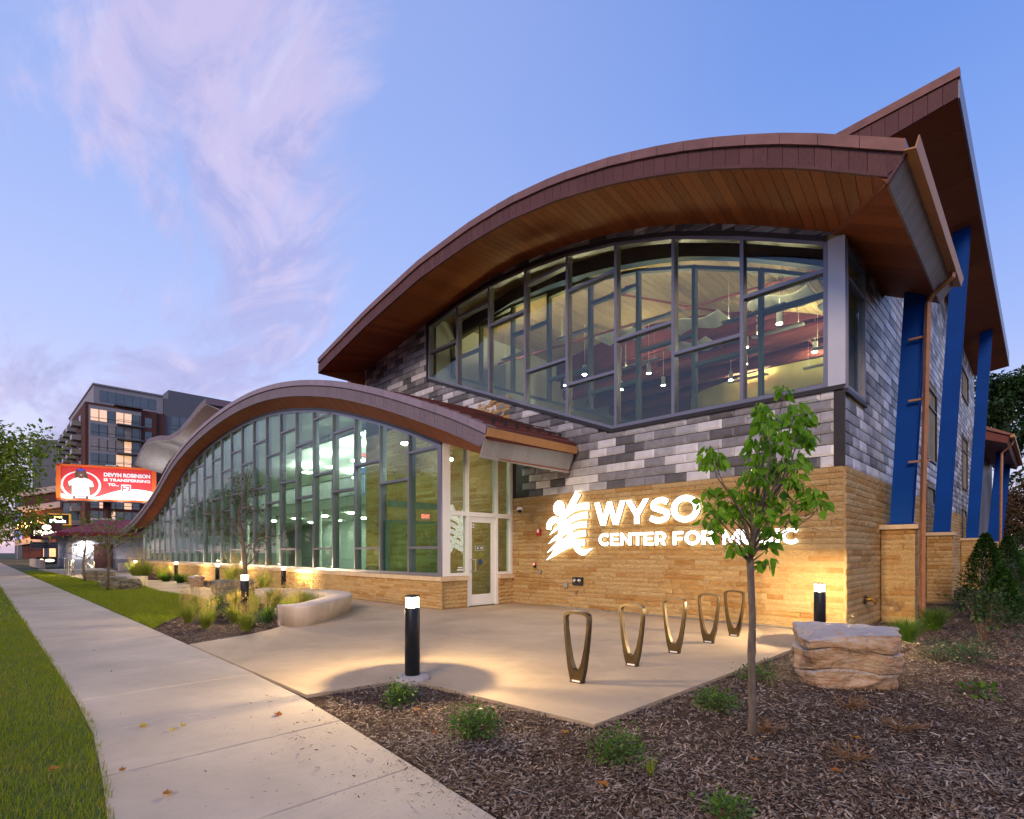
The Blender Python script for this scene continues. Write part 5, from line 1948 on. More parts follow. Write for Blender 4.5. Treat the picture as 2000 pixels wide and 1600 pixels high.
ro, ri = rack_outline()
ordn = ['first', 'second', 'middle', 'fourth', 'last']
rk0 = None
for i, (x, y) in enumerate([(-1.19, -6.41), (-1.24, -5.18), (-1.29, -3.95), (-1.33, -2.72), (-1.32, -1.72)]):
    e = empty('bike_rack', (x, y, 0.0), R(3), ['nearest of the five bronze loop bike racks, left-most in the row', 'second bronze loop bike rack from the left',
                                            'middle one of the five bronze loop bike racks', 'fourth bronze loop bike rack, second nearest the stone wall',
                                            'bronze loop bike rack closest to the stone wall, end of the row'][i], 'bike rack', 'bronze bike racks on the plaza')
    if rk0 is None:
        o = curve_mesh('loop', [ro, ri], 0.07, MT['rack'], e, lambda a, b, c: (a, -c, b))
        bevel(o, 0.009, 3)
        rk0 = o
        pm_ = MB().box(-0.055, 0.055, -0.037, -0.0352, 0.012, 0.032).mesh('label_strip', MT['white'])
        bp_ = MB().box(-0.085, 0.085, -0.042, 0.042, 0.0, 0.008).mesh('base_plate', MT['rack'])
    else:
        o = rk0.copy()
        COL.objects.link(o)
        o.parent = e
    link(bpy.data.objects.new('label_strip', pm_), e)
    link(bpy.data.objects.new('base_plate', bp_), e)


# ------------------------------------------------------------------ benches
def bench(name, outer, inner, label, h=0.42, inset=0.07):
    def resample(pts, n=44):
        P = [Vector((p[0], p[1], 0)) for p in pts]
        P = [P[0] * 2 - P[1]] + P + [P[-1] * 2 - P[-2]]
        c = []
        for i in range(1, len(P) - 2):
            for k in range(8):
                t = k / 8
                p0, p1, p2, p3 = P[i - 1:i + 3]
                c.append(0.5 * ((2 * p1) + (p2 - p0) * t + (2 * p0 - 5 * p1 + 4 * p2 - p3) * t * t + (3 * p1 - p0 - 3 * p2 + p3) * t ** 3))
        c.append(P[-2])
        d = [0]
        for a, b in zip(c[:-1], c[1:]):
            d.append(d[-1] + (b - a).length)
        return [(np.interp(d[-1] * k / (n - 1), d, [q.x for q in c]), np.interp(d[-1] * k / (n - 1), d, [q.y for q in c])) for k in range(n)]
    A, B = resample(outer), resample(inner)
    mb = MB()
    n = len(A)
    v = []
    for i, ((ax, ay), (bx, by)) in enumerate(zip(A, B)):
        m = Vector((ax - bx, ay - by)).normalized()
        # 10-point section: outer bottom, outer top with rounded nose, inner top, inner bottom
        sec = [(ax - m.x * inset, ay - m.y * inset, 0.0), (ax - m.x * 0.012, ay - m.y * 0.012, h - 0.07), (ax, ay, h - 0.03), (ax - m.x * 0.012, ay - m.y * 0.012, h - 0.008),
               (ax - m.x * 0.035, ay - m.y * 0.035, h), (bx + m.x * 0.03, by + m.y * 0.03, h), (bx, by, h - 0.02), (bx + m.x * 0.05, by + m.y * 0.05, -0.02)]
        v += sec
    k = 8
    f = []
    for i in range(n - 1):
        for j in range(k):
            a, b = i * k + j, i * k + (j + 1) % k
            f.append((a, b, b + k, a + k))
    f.append(tuple(range(k)))
    f.append(tuple((n - 1) * k + j for j in range(k))[::-1])
    mb.add(v, f)
    o = mb.build(name, MT['bench'], None)
    for p in o.data.polygons:
        p.use_smooth = len(p.vertices) == 4
    tag(o, label, 'bench')
    return o


bench('curved_bench', [(-8.62, -6.92), (-7.98, -6.72), (-8.22, -6.20), (-8.95, -5.42), (-9.84, -4.60), (-10.5, -4.22), (-11.3, -4.02), (-12.2, -4.12), (-13.2, -4.42), (-14.35, -5.08)],
      [(-8.66, -6.86), (-8.60, -6.62), (-8.80, -6.30), (-9.28, -5.86), (-9.85, -5.36), (-10.45, -4.98), (-11.2, -4.70), (-12.0, -4.68), (-12.9, -4.95), (-13.95, -5.48)],
      'pale concrete bench curving around the planting bed left of the entrance')
bench('far_bench', [(-25.6, -6.05), (-25.2, -6.35), (-25.45, -6.75), (-26.5, -6.95), (-28.0, -6.7)],
      [(-25.75, -5.9), (-26.1, -6.1), (-26.3, -6.25), (-26.9, -6.3), (-28.1, -6.1)], 'small pale concrete bench end by the far lawn beside the flat rocks', 0.45)


# ------------------------------------------------------------------ boulders
def boulder(name, loc, size, seed, label, mat, rz=0.0, cuts=14, strata=0.05, rough=0.05):
    """angular block: hull of scattered points, then refined with cracks along the bedding"""
    r = random.Random(seed)
    bm = bmesh.new()
    for i in range(44):
        a = r.uniform(0, 2 * math.pi)
        z = r.choice([0.0, 0.0, 0.28, 0.55, 0.86, 1.0, 1.0])
        k = (abs(math.cos(a)) ** 6 + abs(math.sin(a)) ** 6) ** (-1 / 6)
        k *= r.uniform(0.86, 1.03) * (1.0 - 0.14 * (1 - z)) * (0.5 if z > 0.99 and r.random() < 0.3 else 1.0)
        bm.verts.new((math.cos(a) * k * 0.5, math.sin(a) * k * 0.5, z + r.uniform(-0.035, 0.035)))
    bmesh.ops.convex_hull(bm, input=bm.verts[:])
    junk = [v for v in bm.verts if not v.link_faces]
    bmesh.ops.delete(bm, geom=junk, context='VERTS')
    bmesh.ops.triangulate(bm, faces=bm.faces[:])
    off = Vector((seed * 3.1, seed * 1.7, seed * 0.9))
    for it in range(7):
        lim = 0.52 * (0.55 ** it) + 0.014
        ed = [e for e in bm.edges if e.calc_length() > lim]
        if not ed or len(bm.faces) > cuts * 900:
            break
        bmesh.ops.subdivide_edges(bm, edges=ed, cuts=1)
        bmesh.ops.triangulate(bm, faces=bm.faces[:])
    bm.normal_update()
    lay_n = 2.9
    new = []
    for v in bm.verts:
        p = v.co
        side = max(0.0, 1 - abs(v.normal.z) ** 1.5)
        z = p.z
        warp = 0.35 * noise.noise(Vector((p.x * 1.7, p.y * 1.7, z * 0.6)) + off)
        lay = z * lay_n + warp
        fr = lay - math.floor(lay)
        li = math.floor(lay)
        ang = math.atan2(p.y, p.x)
        step = noise.noise(Vector((li * 5.1, math.cos(ang) * 1.1, math.sin(ang) * 1.1)) + off) * strata
        crack = -0.085 * math.exp(-((fr - 0.05) / 0.032) ** 2) * max(0, 0.5 + noise.noise(p * 2.3 + off))
        vert = abs(noise.noise(Vector((p.x * 3.1, p.y * 3.1, z * 0.7)) + off * 1.3))
        crack -= 0.012 * math.exp(-(vert / 0.03) ** 2)
        n1 = noise.fractal(p * 3.2 + off, 0.9, 2.1, 6) * rough
        new.append(p + v.normal * (n1 + (step + crack) * side))
    for v, q in zip(bm.verts, new):
        v.co = Vector((q.x * size[0], q.y * size[1], q.z * size[2] - 0.06))
    me = bpy.data.meshes.new(name)
    bm.to_mesh(me)
    bm.free()
    me.materials.append(mat)
    o = bpy.data.objects.new(name, me)
    o.location = loc
    o.rotation_euler = (0, 0, rz)
    link(o)
    tag(o, label, 'boulder')
    return o


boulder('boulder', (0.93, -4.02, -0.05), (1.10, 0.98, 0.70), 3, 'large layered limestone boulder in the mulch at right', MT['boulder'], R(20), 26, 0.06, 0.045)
boulder('boulder', (-14.9, -5.75, -0.02), (1.25, 0.9, 0.72), 5, 'rounded tan boulder behind the bollard in the grass bed', MT['boulder2'], R(30), 8)
boulder('flat_rock', (-24.0, -6.95, -0.02), (1.3, 0.9, 0.50), 8, 'flat-topped mossy rock behind the slim lawn tree', MT['boulder2'], R(10), 8)
boulder('flat_rock', (-25.9, -7.0, -0.02), (1.3, 0.8, 0.52), 9, 'square mossy rock touching the small far bench', MT['boulder2'], R(40), 8)
boulder('flat_rock', (-33.2, -6.7, -0.02), (1.9, 1.0, 0.62), 12, 'dark squared rock near the handrails at far left', MT['boulder2'], R(25), 8)
o = boulder('stone_block', (-23.6, -4.55, -0.02), (1.15, 0.5, 0.55), 15, 'rough tan stone block standing among the grasses below the glass wall', MT['boulder'], R(4), 8)


# ------------------------------------------------------------------ plants
def tuft(name, loc, n, h, spread, mat, label, heads=0, seed=0, group=None, wid=0.006, hmat=None):
    g = np.random.default_rng(seed)
    az = g.uniform(0, 2 * math.pi, n)
    r0 = np.sqrt(g.uniform(0, 1, n)) * spread * 0.28
    a0 = g.uniform(0, 2 * math.pi, n)
    P = np.stack([np.cos(a0) * r0, np.sin(a0) * r0, np.full(n, -0.03)], 1)
    H = h * g.uniform(0.55, 1.08, n)
    ln = spread * g.uniform(0.25, 1.1, n)
    V, F = blades(P, H, ln, np.full(n, wid) * g.uniform(0.7, 1.3, n), az, 4)
    root = empty(name, loc, 0, label, 'ornamental grass', group)
    np_mesh('blades', V, F, mat, root)
    if heads:
        az = g.uniform(0, 2 * math.pi, heads)
        P = np.stack([np.cos(az) * 0.03, np.sin(az) * 0.03, np.full(heads, 0.0)], 1)
        H = h * g.uniform(1.2, 1.65, heads)
        ln = spread * g.uniform(0.2, 0.8, heads)
        V, F = blades(P, H, ln, np.full(heads, wid * 0.6), az, 4)
        d = np.stack([np.cos(az), np.sin(az), np.zeros(heads)], 1)
        tp = P + d * ln[:, None] + np.array([0, 0, 1.0]) * (H * (1 - 0.12 * ln / H))[:, None]
        k = 14
        Q = np.repeat(tp, k, 0) - np.array([0, 0, 1.0]) * g.uniform(0, 0.14, heads * k)[:, None] - np.repeat(d * 0.05, k, 0) * g.uniform(0, 1, heads * k)[:, None]
        Dd = unit(g.normal(size=(heads * k, 3)) * 0.7 + np.array([0, 0, 1.0]))
        V2, F2 = leaves(Q, Dd, 0.030, 0.35)
        np_mesh('seed_heads', np.concatenate([V, V2]), np.concatenate([F, F2 + len(V)]), hmat or MT['straw'], root)
    return root


GR = [((-9.35, -8.05), 0.36, 0.26, 'yellow-green grass tuft at the mulch edge nearest the sidewalk'),
      ((-8.35, -7.62), 0.40, 0.28, 'bright yellow-green grass tuft in front of the bollard, nearest the plaza'),
      ((-10.6, -8.05), 0.42, 0.26, 'straw-tipped grass clump at the lawn edge, leftmost in the bed'),
      ((-11.3, -7.55), 0.46, 0.30, 'tall seeded grass clump left of the lit bollard'),
      ((-9.85, -7.35), 0.42, 0.28, 'seeded grass clump right behind the lit bollard'),
      ((-9.3, -6.85), 0.40, 0.28, 'soft grey-green grass clump right of the lit bollard'),
      ((-8.95, -6.55), 0.32, 0.20, 'small yellow grass tuft touching the bench end'),
      ((-12.6, -6.9), 0.5, 0.3, 'tall wispy grass clump at the back of the bed near the path'),
      ((-10.9, -5.7), 0.48, 0.30, 'wispy straw grass behind the curved bench'),
      ((-12.2, -5.6), 0.50, 0.32, 'straw-coloured grass inside the curved bench'),
      ((-10.1, -6.15), 0.45, 0.30, 'straw grass clump against the inner bench edge')]
GR += [((-11.6, -6.35), 0.50, 0.32, 'straw grass clump left of the boulder in the bed'), ((-10.2, -7.75), 0.36, 0.26, 'yellow grass tuft between bollard and lawn edge'),
       ((-12.0, -7.75), 0.40, 0.26, 'seeded grass clump at the lawn corner of the bed'), ((-8.9, -7.45), 0.30, 0.22, 'short yellow tuft at the foot of the bollard'),
       ((-13.2, -6.3), 0.55, 0.34, 'tall tan grass behind the bed boulder'), ((-11.5, -5.2), 0.48, 0.30, 'tan grass right inside the bench curve')]
GR += [((-12.9, -5.35), 0.60, 0.40, 'tall tan grass in front of the bench back, left half'), ((-10.6, -5.15), 0.50, 0.36, 'tan grass in front of the bench back, right half'),
       ((-12.6, -6.2), 0.60, 0.40, 'dense straw grass beside the bed tree'), ((-9.6, -6.1), 0.42, 0.30, 'straw grass leaning on the front bench arm'),
       ((-11.9, -4.95), 0.55, 0.36, 'tan grass at the middle of the bench back'), ((-13.5, -7.2), 0.45, 0.34, 'low green-gold grass at the lawn side of the bed')]
for i, ((x, y), h, sp, lb) in enumerate(GR):
    tuft('grass_clump', (x, y, 0.0), 420, h, sp, MT['tuft'] if i not in (5, 7) else MT['tuftg'], lb, 22 if i not in (6,) else 0, 40 + i, 'grasses in the bed by the bench', 0.008)
GW_ = [((-19.3, -4.3), 0.62, 0.5, 'green grass mound by the path in front of the lit bollard', 'tuftg', 30),
       ((-18.6, -3.5), 0.8, 0.5, 'wispy tan grass against the stone base right of the tree', 'tuft', 50),
       ((-21.0, -3.6), 1.0, 0.7, 'large feathery grass against the glass wall, middle of the strip', 'tuft', 70),
       ((-22.2, -3.4), 1.0, 0.7, 'large feathery grass beside the middle bollard', 'tuft', 70),
       ((-26.0, -4.1), 0.55, 0.5, 'yellow-green grass mound beside the stone block', 'tuft', 20),
       ((-27.6, -4.2), 0.55, 0.5, 'yellow-green grass mound left of the stone block', 'tuftg', 20),
       ((-29.5, -4.4), 0.55, 0.5, 'green grass mound in front of the far wall bollard', 'tuftg', 20),
       ((-31.2, -4.2), 0.9, 0.7, 'tall tan grass near the far end of the glass wall', 'tuft', 60),
       ((-33.6, -4.6), 1.15, 0.8, 'tall purple-brown grass at the wing corner, far end', 'tuft', 90),
       ((-35.6, -4.6), 1.1, 0.8, 'tall purple-brown grass past the wing corner', 'tuft', 90)]
for i, ((x, y), h, sp, lb, mt, hd) in enumerate(GW_):
    tuft('grass_clump', (x, y, 0.0), 520, h, sp, MT[mt], lb, hd, 80 + i, 'grasses along the glass wall', 0.014)
tuft('grass_clump', (0.95, -0.15, 0.0), 700, 0.46, 0.36, MT['tuftg'], 'green arching grass tuft behind the boulder beside the stone plinth', 3, 101, None, 0.007)
tuft('grass_clump', (0.16, -0.75, 0.0), 320, 0.34, 0.24, MT['tuftg'], 'small green grass tuft between the corner bollard and the stone corner', 2, 102, None, 0.006)
tuft('grass_clump', (1.05, 2.0, 0.0), 600, 0.5, 0.42, MT['tuftg'], 'dark green grass mound at the foot of the second stone plinth', 0, 103, None, 0.008)
tuft('grass_sprout', (0.72, -8.05, 0.0), 26, 0.16, 0.08, MT['blade'], 'thin bright green grass sprout beside a low shrub in the mulch', 0, 104, None, 0.006)
for i, (x, y) in enumerate([(-12.0, -7.15), (-11.0, -6.95), (-10.0, -7.05), (-9.6, -6.5)]):
    pass


def shrub(name, loc, rad, h, n, size, mat, label, cat='shrub', seed=0, stems=9, stemmat=None, group=None, base=0.15, flat=1.0, width=0.55):
    g = np.random.default_rng(seed)
    root = empty(name, loc, 0, label, cat, group)
    mb = MB()
    tips = []
    for k in range(stems):
        a = g.uniform(0, 2 * math.pi)
        rr = rad * math.sqrt(g.uniform(0.05, 1.0))
        zt = h * g.uniform(0.55, 1.0) * (1 - 0.35 * (rr / rad) ** 2)
        tip = (math.cos(a) * rr, math.sin(a) * rr, zt)
        mid = (tip[0] * 0.45 + g.normal() * 0.02, tip[1] * 0.45 + g.normal() * 0.02, zt * 0.5)
        mb.tube([(g.normal() * 0.015, g.normal() * 0.015, -0.04), mid, tip], [0.007, 0.005, 0.002], 5)
        tips.append((mid, tip))
    mb.build('stems', stemmat or MT['twig'], root)
    if n:
        P = np.zeros((n, 3))
        D = np.zeros((n, 3))
        for i in range(n):
            m, t = tips[g.integers(len(tips))]
            u = g.uniform(base, 1.05)
            p = np.array(m) * (1 - u) + np.array(t) * u
            q = g.normal(size=3) * np.array([1, 1, 0.8]) * (0.16 * rad + 0.5 * size)
            P[i] = p + q
            P[i][2] = max(P[i][2], 0.01)
            D[i] = q + np.array([0, 0, 0.6 * size]) + g.normal(size=3) * 0.3 * size
        V, F = leaves(P, D, size * g.uniform(0.6, 1.2, n), width)
        np_mesh('foliage', V, F, mat, root)
    return root


LOW = [((-1.99, -8.26), 0.15, 0.17, 300, 'low glossy shrub in front of the nearest bollard'),
       ((-0.74, -8.36), 0.19, 0.20, 460, 'round glossy shrub in the mulch between sidewalk and plaza tip'),
       ((0.42, -7.98), 0.19, 0.15, 330, 'low spreading shrub beside a grass sprout, centre of the mulch'),
       ((0.36, -6.22), 0.17, 0.14, 340, 'low shrub right beside the young tree trunk, nearer the plaza'),
       ((0.26, -4.85), 0.20, 0.22, 200, 'loose twiggy shrub behind the young tree by the plaza edge'),
       ((1.36, -8.30), 0.10, 0.12, 150, 'small shrub cut off by the bottom edge of the view')]
for i, ((x, y), rd, h, n, lb) in enumerate(LOW):
    shrub('low_shrub', (x, y, -0.03), rd * 1.1, h * 1.1, int(n * 2.2), 0.038, MT['leaf_box'], lb, 'shrub', 200 + i, 14, None, 'low shrubs in the mulch')
BARE = [((1.28, -5.25), 0.24, 0.14, 'bare twiggy dormant shrub right of the boulder'), ((0.95, -6.55), 0.20, 0.13, 'dormant brown shrub left of a bare patch below the boulder'),
        ((1.62, -6.75), 0.20, 0.13, 'dormant rust-leaved shrub low at right'), ((1.75, -5.7), 0.22, 0.12, 'thin dormant shrub at the right edge of the mulch')]
for i, ((x, y), rd, h, lb) in enumerate(BARE):
    shrub('dormant_shrub', (x, y, -0.03), rd, h, 45, 0.024, MT['leaf_rust'], lb, 'shrub', 220 + i, 34, MT['deadtwig'], 'dormant shrubs in the mulch')
shrub('perennial', (1.55, -1.75, -0.03), 0.26, 0.24, 420, 0.055, MT['leaf_blue'], 'grey-green perennial with narrow leaves right of the boulder', 'plant', 231, 16, width=0.25)
shrub('perennial', (1.95, -1.65, -0.03), 0.26, 0.34, 520, 0.06, MT['leaf_blue'], 'larger dark grey-green perennial in front of the leafy bush', 'plant', 232, 18, width=0.25)
shrub('perennial', (2.12, -3.9, -0.03), 0.12, 0.14, 60, 0.075, MT['leaf_box'], 'dark broad-leaved plant at the right edge of the mulch', 'plant', 233, 8, width=0.7)
shrub('leafy_bush', (1.86, 0.85, -0.03), 0.42, 1.12, 460, 0.085, MT['leaf_dark'], 'open leafy bush with bare arching stems at right in front of the conical evergreens', 'bush', 234, 18, base=0.55, width=0.6)
shrub('perennial', (-9.0, -7.25, -0.03), 0.25, 0.22, 420, 0.05, MT['leaf_blue'], 'dark leafy plant at the foot of the lit bollard', 'plant', 235, 12, width=0.4)
shrub('perennial', (-10.9, -7.35, -0.03), 0.34, 0.34, 700, 0.055, MT['leaf_blue'], 'round blue-green plant between the seeded grasses', 'plant', 236, 16, width=0.35)


def conifer(name, loc, h, rad, n, label, seed):
    g = np.random.default_rng(seed)
    root = empty(name, loc, 0, label, 'evergreen', 'conical evergreens')
    MB().tube([(0, 0, -0.05), (0, 0, h * 0.9)], [0.04, 0.01], 6).build('trunk', MT['bark'], root)
    t = g.uniform(0, 1, n) ** 0.8
    a = g.uniform(0, 2 * math.pi, n)
    lob = 1 + 0.18 * np.sin(a * 5 + t * 9) + 0.10 * np.sin(a * 11 + t * 23)
    r = rad * (1 - t) ** 0.75 * lob * (0.55 + 0.5 * np.sqrt(g.uniform(0, 1, n))) + 0.01
    P = np.stack([np.cos(a) * r, np.sin(a) * r, 0.03 + t * h], 1)
    D = np.stack([np.cos(a) * 0.7, np.sin(a) * 0.7, np.full(n, 0.8)], 1) + g.normal(size=(n, 3)) * 0.35
    V, F = leaves(P, D, 0.085 * g.uniform(0.6, 1.2, n), 0.4)
    np_mesh('crown', V, F, MT['leaf_arb'], root)


conifer('arborvitae', (1.52, 7.0, -0.03), 1.95, 0.62, 5200, 'broad conical evergreen in front of the stone plinths at right', 301)
conifer('arborvitae', (1.75, 12.0, -0.03), 2.0, 0.62, 4200, 'smaller conical evergreen further back at right', 302)
conifer('arborvitae', (1.95, 4.2, -0.03), 1.15, 0.45, 3200, 'dark low evergreen right behind the open leafy bush', 303)


# ------------------------------------------------------------------ trees
def branch_path(g, a, b, n=5, wob=0.05):
    a, b = np.array(a, float), np.array(b, float)
    L = np.linalg.norm(b - a)
    out = []
    off = g.normal(size=3) * wob * L
    for i in range(n + 1):
        t = i / n
        p = a * (1 - t) + b * t + off * math.sin(math.pi * t) + g.normal(size=3) * 0.012 * L * (1 if 0 < i < n else 0)
        p[2] += 0.06 * L * math.sin(math.pi * t)
        out.append(tuple(p))
    return out


# the young street tree in the mulch: leaf clusters seen in the photo, each at its own depth
def cam_point(px, py, t):
    a, b = (px - 1000) / 1046.0, (1079 - py) / 1046.0
    r_ = math.sqrt(0.5)
    return np.array([CAM[0] + t * r_ * (a - 1), CAM[1] + t * r_ * (a + 1), CAM[2] + t * b])


YT = (0.90, -6.74, 0.0)
CL = [(770, 110, 55, 15), (580, 250, 80, 26), (640, 340, 85, 24), (870, 240, 75, 20), (820, 340, 100, 34), (930, 330, 60, 16), (950, 480, 70, 24), (860, 450, 90, 30),
      (730, 520, 95, 34), (540, 520, 100, 32), (640, 430, 85, 26), (200, 650, 90, 38), (190, 570, 60, 14), (600, 680, 110, 40), (750, 700, 110, 38), (860, 660, 80, 24),
      (520, 780, 95, 28), (640, 800, 110, 34), (830, 800, 80, 22), (190, 880, 40, 9), (140, 1000, 40, 9), (330, 900, 60, 16), (450, 930, 65, 14), (300, 1020, 95, 34),
      (230, 1060, 70, 20), (420, 1060, 80, 24), (560, 960, 100, 28), (700, 960, 100, 28), (900, 960, 80, 26), (990, 920, 70, 22), (1040, 1000, 60, 18), (830, 1100, 60, 16),
      (640, 1080, 80, 20), (140, 1130, 28, 5), (230, 1150, 36, 8), (240, 1220, 45, 10), (600, 1200, 60, 14), (680, 1210, 45, 8), (370, 1330, 52, 12), (480, 1320, 36, 6),
      (640, 1310, 52, 12), (640, 1450, 50, 16), (550, 1470, 30, 4)]
g = np.random.default_rng(5)
yroot = empty('young_tree', YT, 0, 'slender young tree with fresh green drooping leaves in the mulch before the sign', 'tree')
T0 = 4.47
yt = MB()
base = np.array(YT)
fork = cam_point(1340 + 500 / 4, 740 + 1420 / 4, T0 + 0.0) - base
yt.tube([(0, 0, -0.05), (0.004, -0.003, 0.03), (0.003, 0.0, 0.35), (-0.006, 0.004, 0.62), (-0.002, 0.002, 0.66), (0.004, 0.003, 0.95), tuple(fork)], [0.043, 0.034, 0.030, 0.030, 0.034, 0.027, 0.028], 10)
lead_top = cam_point(1340 + 640 / 4, 740 + 430 / 4, T0) - base
lead = [tuple(fork + (lead_top - fork) * t + np.array([0.012 * math.sin(t * 7), 0.012 * math.cos(t * 6) - 0.012, 0])) for t in (0, .2, .4, .6, .8, 1.0)]
yt.tube(lead, [0.024, 0.017, 0.012, 0.009, 0.006, 0.004], 8)
LP, LD = [], []
for (cx, cy, cr, n) in CL:
    dep = T0 + g.uniform(-0.34, 0.34)
    c = cam_point(1340 + cx / 4, 740 + cy / 4, dep) - base
    rad = cr / 4 / 1046 * T0
    if cy > 1280:
        st = fork - np.array([0, 0, 0.02 if cy < 1400 else 0.10])
    else:
        tt = min(0.85, max(0.0, (fork[2] + (c[2] - fork[2]) * 0.42 - fork[2]) / (lead_top[2] - fork[2]) - 0.12))
        st = fork + (lead_top - fork) * tt
    yt.tube(branch_path(g, st, c, 5, 0.07), [0.0085, 0.007, 0.0055, 0.004, 0.003, 0.0018], 6)
    for k in range(3):
        tip = c + g.normal(size=3) * rad * 0.6
        yt.tube(branch_path(g, c - (c - st) * 0.2, tip, 2, 0.05), [0.003, 0.002, 0.0012], 4)
    for k in range(int(n * 1.35)):
        d = g.normal(size=3)
        d /= np.linalg.norm(d)
        p = c + d * rad * g.uniform(0.1, 1.0) ** 0.6 + np.array([0, 0, 0.02])
        LP.append(p)
        LD.append(np.array([d[0] * 0.7, d[1] * 0.7, -0.75 + g.normal() * 0.25]) + g.normal(size=3) * 0.18)
for (cx, cy) in ((1030, 1040), (1000, 1100), (120, 850), (370, 760), (1040, 1180), (960, 1060), (650, 1350), (480, 620)):
    c = cam_point(1340 + cx / 4, 740 + cy / 4, T0 + g.uniform(-0.2, 0.2)) - base
    yt.tube(branch_path(g, fork + (lead_top - fork) * g.uniform(0, 0.25), c, 5, 0.05), [0.006, 0.005, 0.004, 0.003, 0.002, 0.001], 5)
yt.build('trunk', MT['bark'], yroot, smooth=True)
LP, LD = np.array(LP), np.array(LD)
nL = len(LP)
up = unit(g.normal(size=(nL, 3)) + np.array([0.25, -0.9, 0.5]))
V, F = leaves8(LP, LD, 0.088 * g.uniform(0.45, 1.25, nL), g.uniform(0.42, 0.62, nL), up, g.uniform(0.05, 0.4, nL)[:, None])
np_mesh('crown', V, F, MT['leaf'], yroot)


def tree(name, loc, H, tr, cb, cr, nprim, nleaf, lsize, mat, label, seed, group=None, top=1.0, sub=4, squash=1.0, twigs=True, bark=None, vis=0.35):
    g = np.random.default_rng(seed)
    root = empty(name, loc, 0, label, 'tree', group)
    mb = MB()
    mb.tube([(0, 0, -0.1), (g.normal() * .03, g.normal() * .03, H * 0.3), (g.normal() * .06, g.normal() * .06, H * 0.62), (g.normal() * .1, g.normal() * .1, H * 0.92)],
            [tr * 1.25, tr * 0.9, tr * 0.55, tr * 0.15], 9)
    tips = []
    for i in range(nprim):
        t = (i + 0.5) / nprim
        z0 = cb * 0.9 + (H * 0.85 - cb * 0.9) * t
        a = i * 2.399 + g.normal() * 0.4
        env = cr * (math.sin(math.pi * min(1, 0.22 + 0.72 * t)) ** 0.8) * g.uniform(0.75, 1.12)
        e = np.array([math.cos(a) * env, math.sin(a) * env, z0 + (H - z0) * g.uniform(0.12, 0.5)])
        path = branch_path(g, (0, 0, z0), e, 5, 0.08)
        rb = tr * 0.38 * (1 - 0.55 * t)
        mb.tube(path, [rb * (1 - 0.16 * k) for k in range(6)], 6)
        for k in range(sub):
            s = path[2 + k % 4]
            d = np.array([math.cos(a + g.normal() * 0.9), math.sin(a + g.normal() * 0.9), g.uniform(-0.2, 0.8)])
            q = np.array(s) + d / np.linalg.norm(d) * env * g.uniform(0.25, 0.6)
            mb.tube(branch_path(g, s, q, 3, 0.08), [rb * 0.4, rb * 0.3, rb * 0.2, rb * 0.08], 5)
            tips += [q, (np.array(s) + q) / 2]
        tips += [e, np.array(path[4]), np.array(path[3])]
    mb.build('trunk', bark or MT['bark'], root, smooth=True)
    tips = np.array(tips)
    idx = g.integers(0, len(tips), nleaf)
    sig = cr * 0.13
    q = g.normal(size=(nleaf, 3)) * sig * np.array([1, 1, 0.7])
    P = tips[idx] + q
    D = q + g.normal(size=(nleaf, 3)) * sig * 0.5 + np.array([0, 0, -0.3 * sig])
    V, F = leaves(P, D, lsize * g.uniform(0.6, 1.25, nleaf), 0.55)
    np_mesh('crown', V, F, mat, root)
    return root


tree('maple_tree', (-26.0, -11.6, 0.0), 6.9, 0.14, 1.6, 2.5, 17, 7500, 0.19, MT['leaf_maple'], 'leafy tree overhanging from the left edge above the sidewalk', 11, None, sub=5)
tree('lawn_tree', (-23.32, -7.69, 0.0), 3.35, 0.055, 1.0, 1.15, 12, 420, 0.13, MT['leaf_thin'], 'slim sparse young tree on the lawn strip left of the path', 12, None, sub=4)
tree('lawn_tree', (-32.4, -7.35, 0.0), 3.0, 0.06, 0.9, 1.25, 12, 300, 0.11, MT['leaf_rust'], 'smaller bare brown tree behind the slim lawn tree, nearer the handrails', 13, None, sub=5)
tree('bed_tree', (-14.2, -5.65, 0.0), 4.3, 0.06, 1.1, 1.05, 14, 520, 0.085, MT['leaf_rust'], 'thin nearly bare tree with rusty leaves in front of the glass wall', 14, None, sub=5)
tree('garden_tree', (-0.4, 62.0, 0.0), 21.0, 0.4, 9.0, 4.2, 14, 7000, 0.55, MT['leaf_dark'], 'tall dark tree rising behind the rear roof at right', 15, None, sub=5)
tree('garden_tree', (3.6, 46.0, 0.0), 8.6, 0.3, 1.2, 4.2, 16, 7000, 0.40, MT['leaf_dark'], 'broad dark green tree at the right edge behind the last column', 16, None, sub=5)
tree('garden_tree', (2.2, 41.0, 0.0), 6.6, 0.2, 1.0, 2.6, 14, 4500, 0.32, MT['leaf_rust'], 'russet-leaved tree at the right edge just past the rear wing', 17, None, sub=5)
shrub('hedge_shrub', (2.6, 20.0, -0.03), 1.2, 2.2, 2600, 0.14, MT['leaf_box'], 'dense green hedge shrub behind the conical evergreens', 'shrub', 240, 20)
shrub('hedge_shrub', (2.5, 30.0, -0.03), 1.6, 3.0, 2400, 0.18, MT['leaf_dark'], 'tall dark hedge shrub at the far right by the rear columns', 'shrub', 241, 20)
for i, (x, y, h) in enumerate([(-96, -9.5, 7.5), (-112, -12, 9), (-84, -15.5, 8)]):
    tree('street_tree', (x, y, 0), h, 0.2, 2.2, 3.2, 12, 2600, 0.36, MT['leaf_dark'] if i else MT['leaf_rust'],
         ['rust-coloured street tree far down the sidewalk', 'dark street tree furthest down the sidewalk', 'dark street tree behind the overhanging branch at left'][i], 40 + i, None, sub=4)
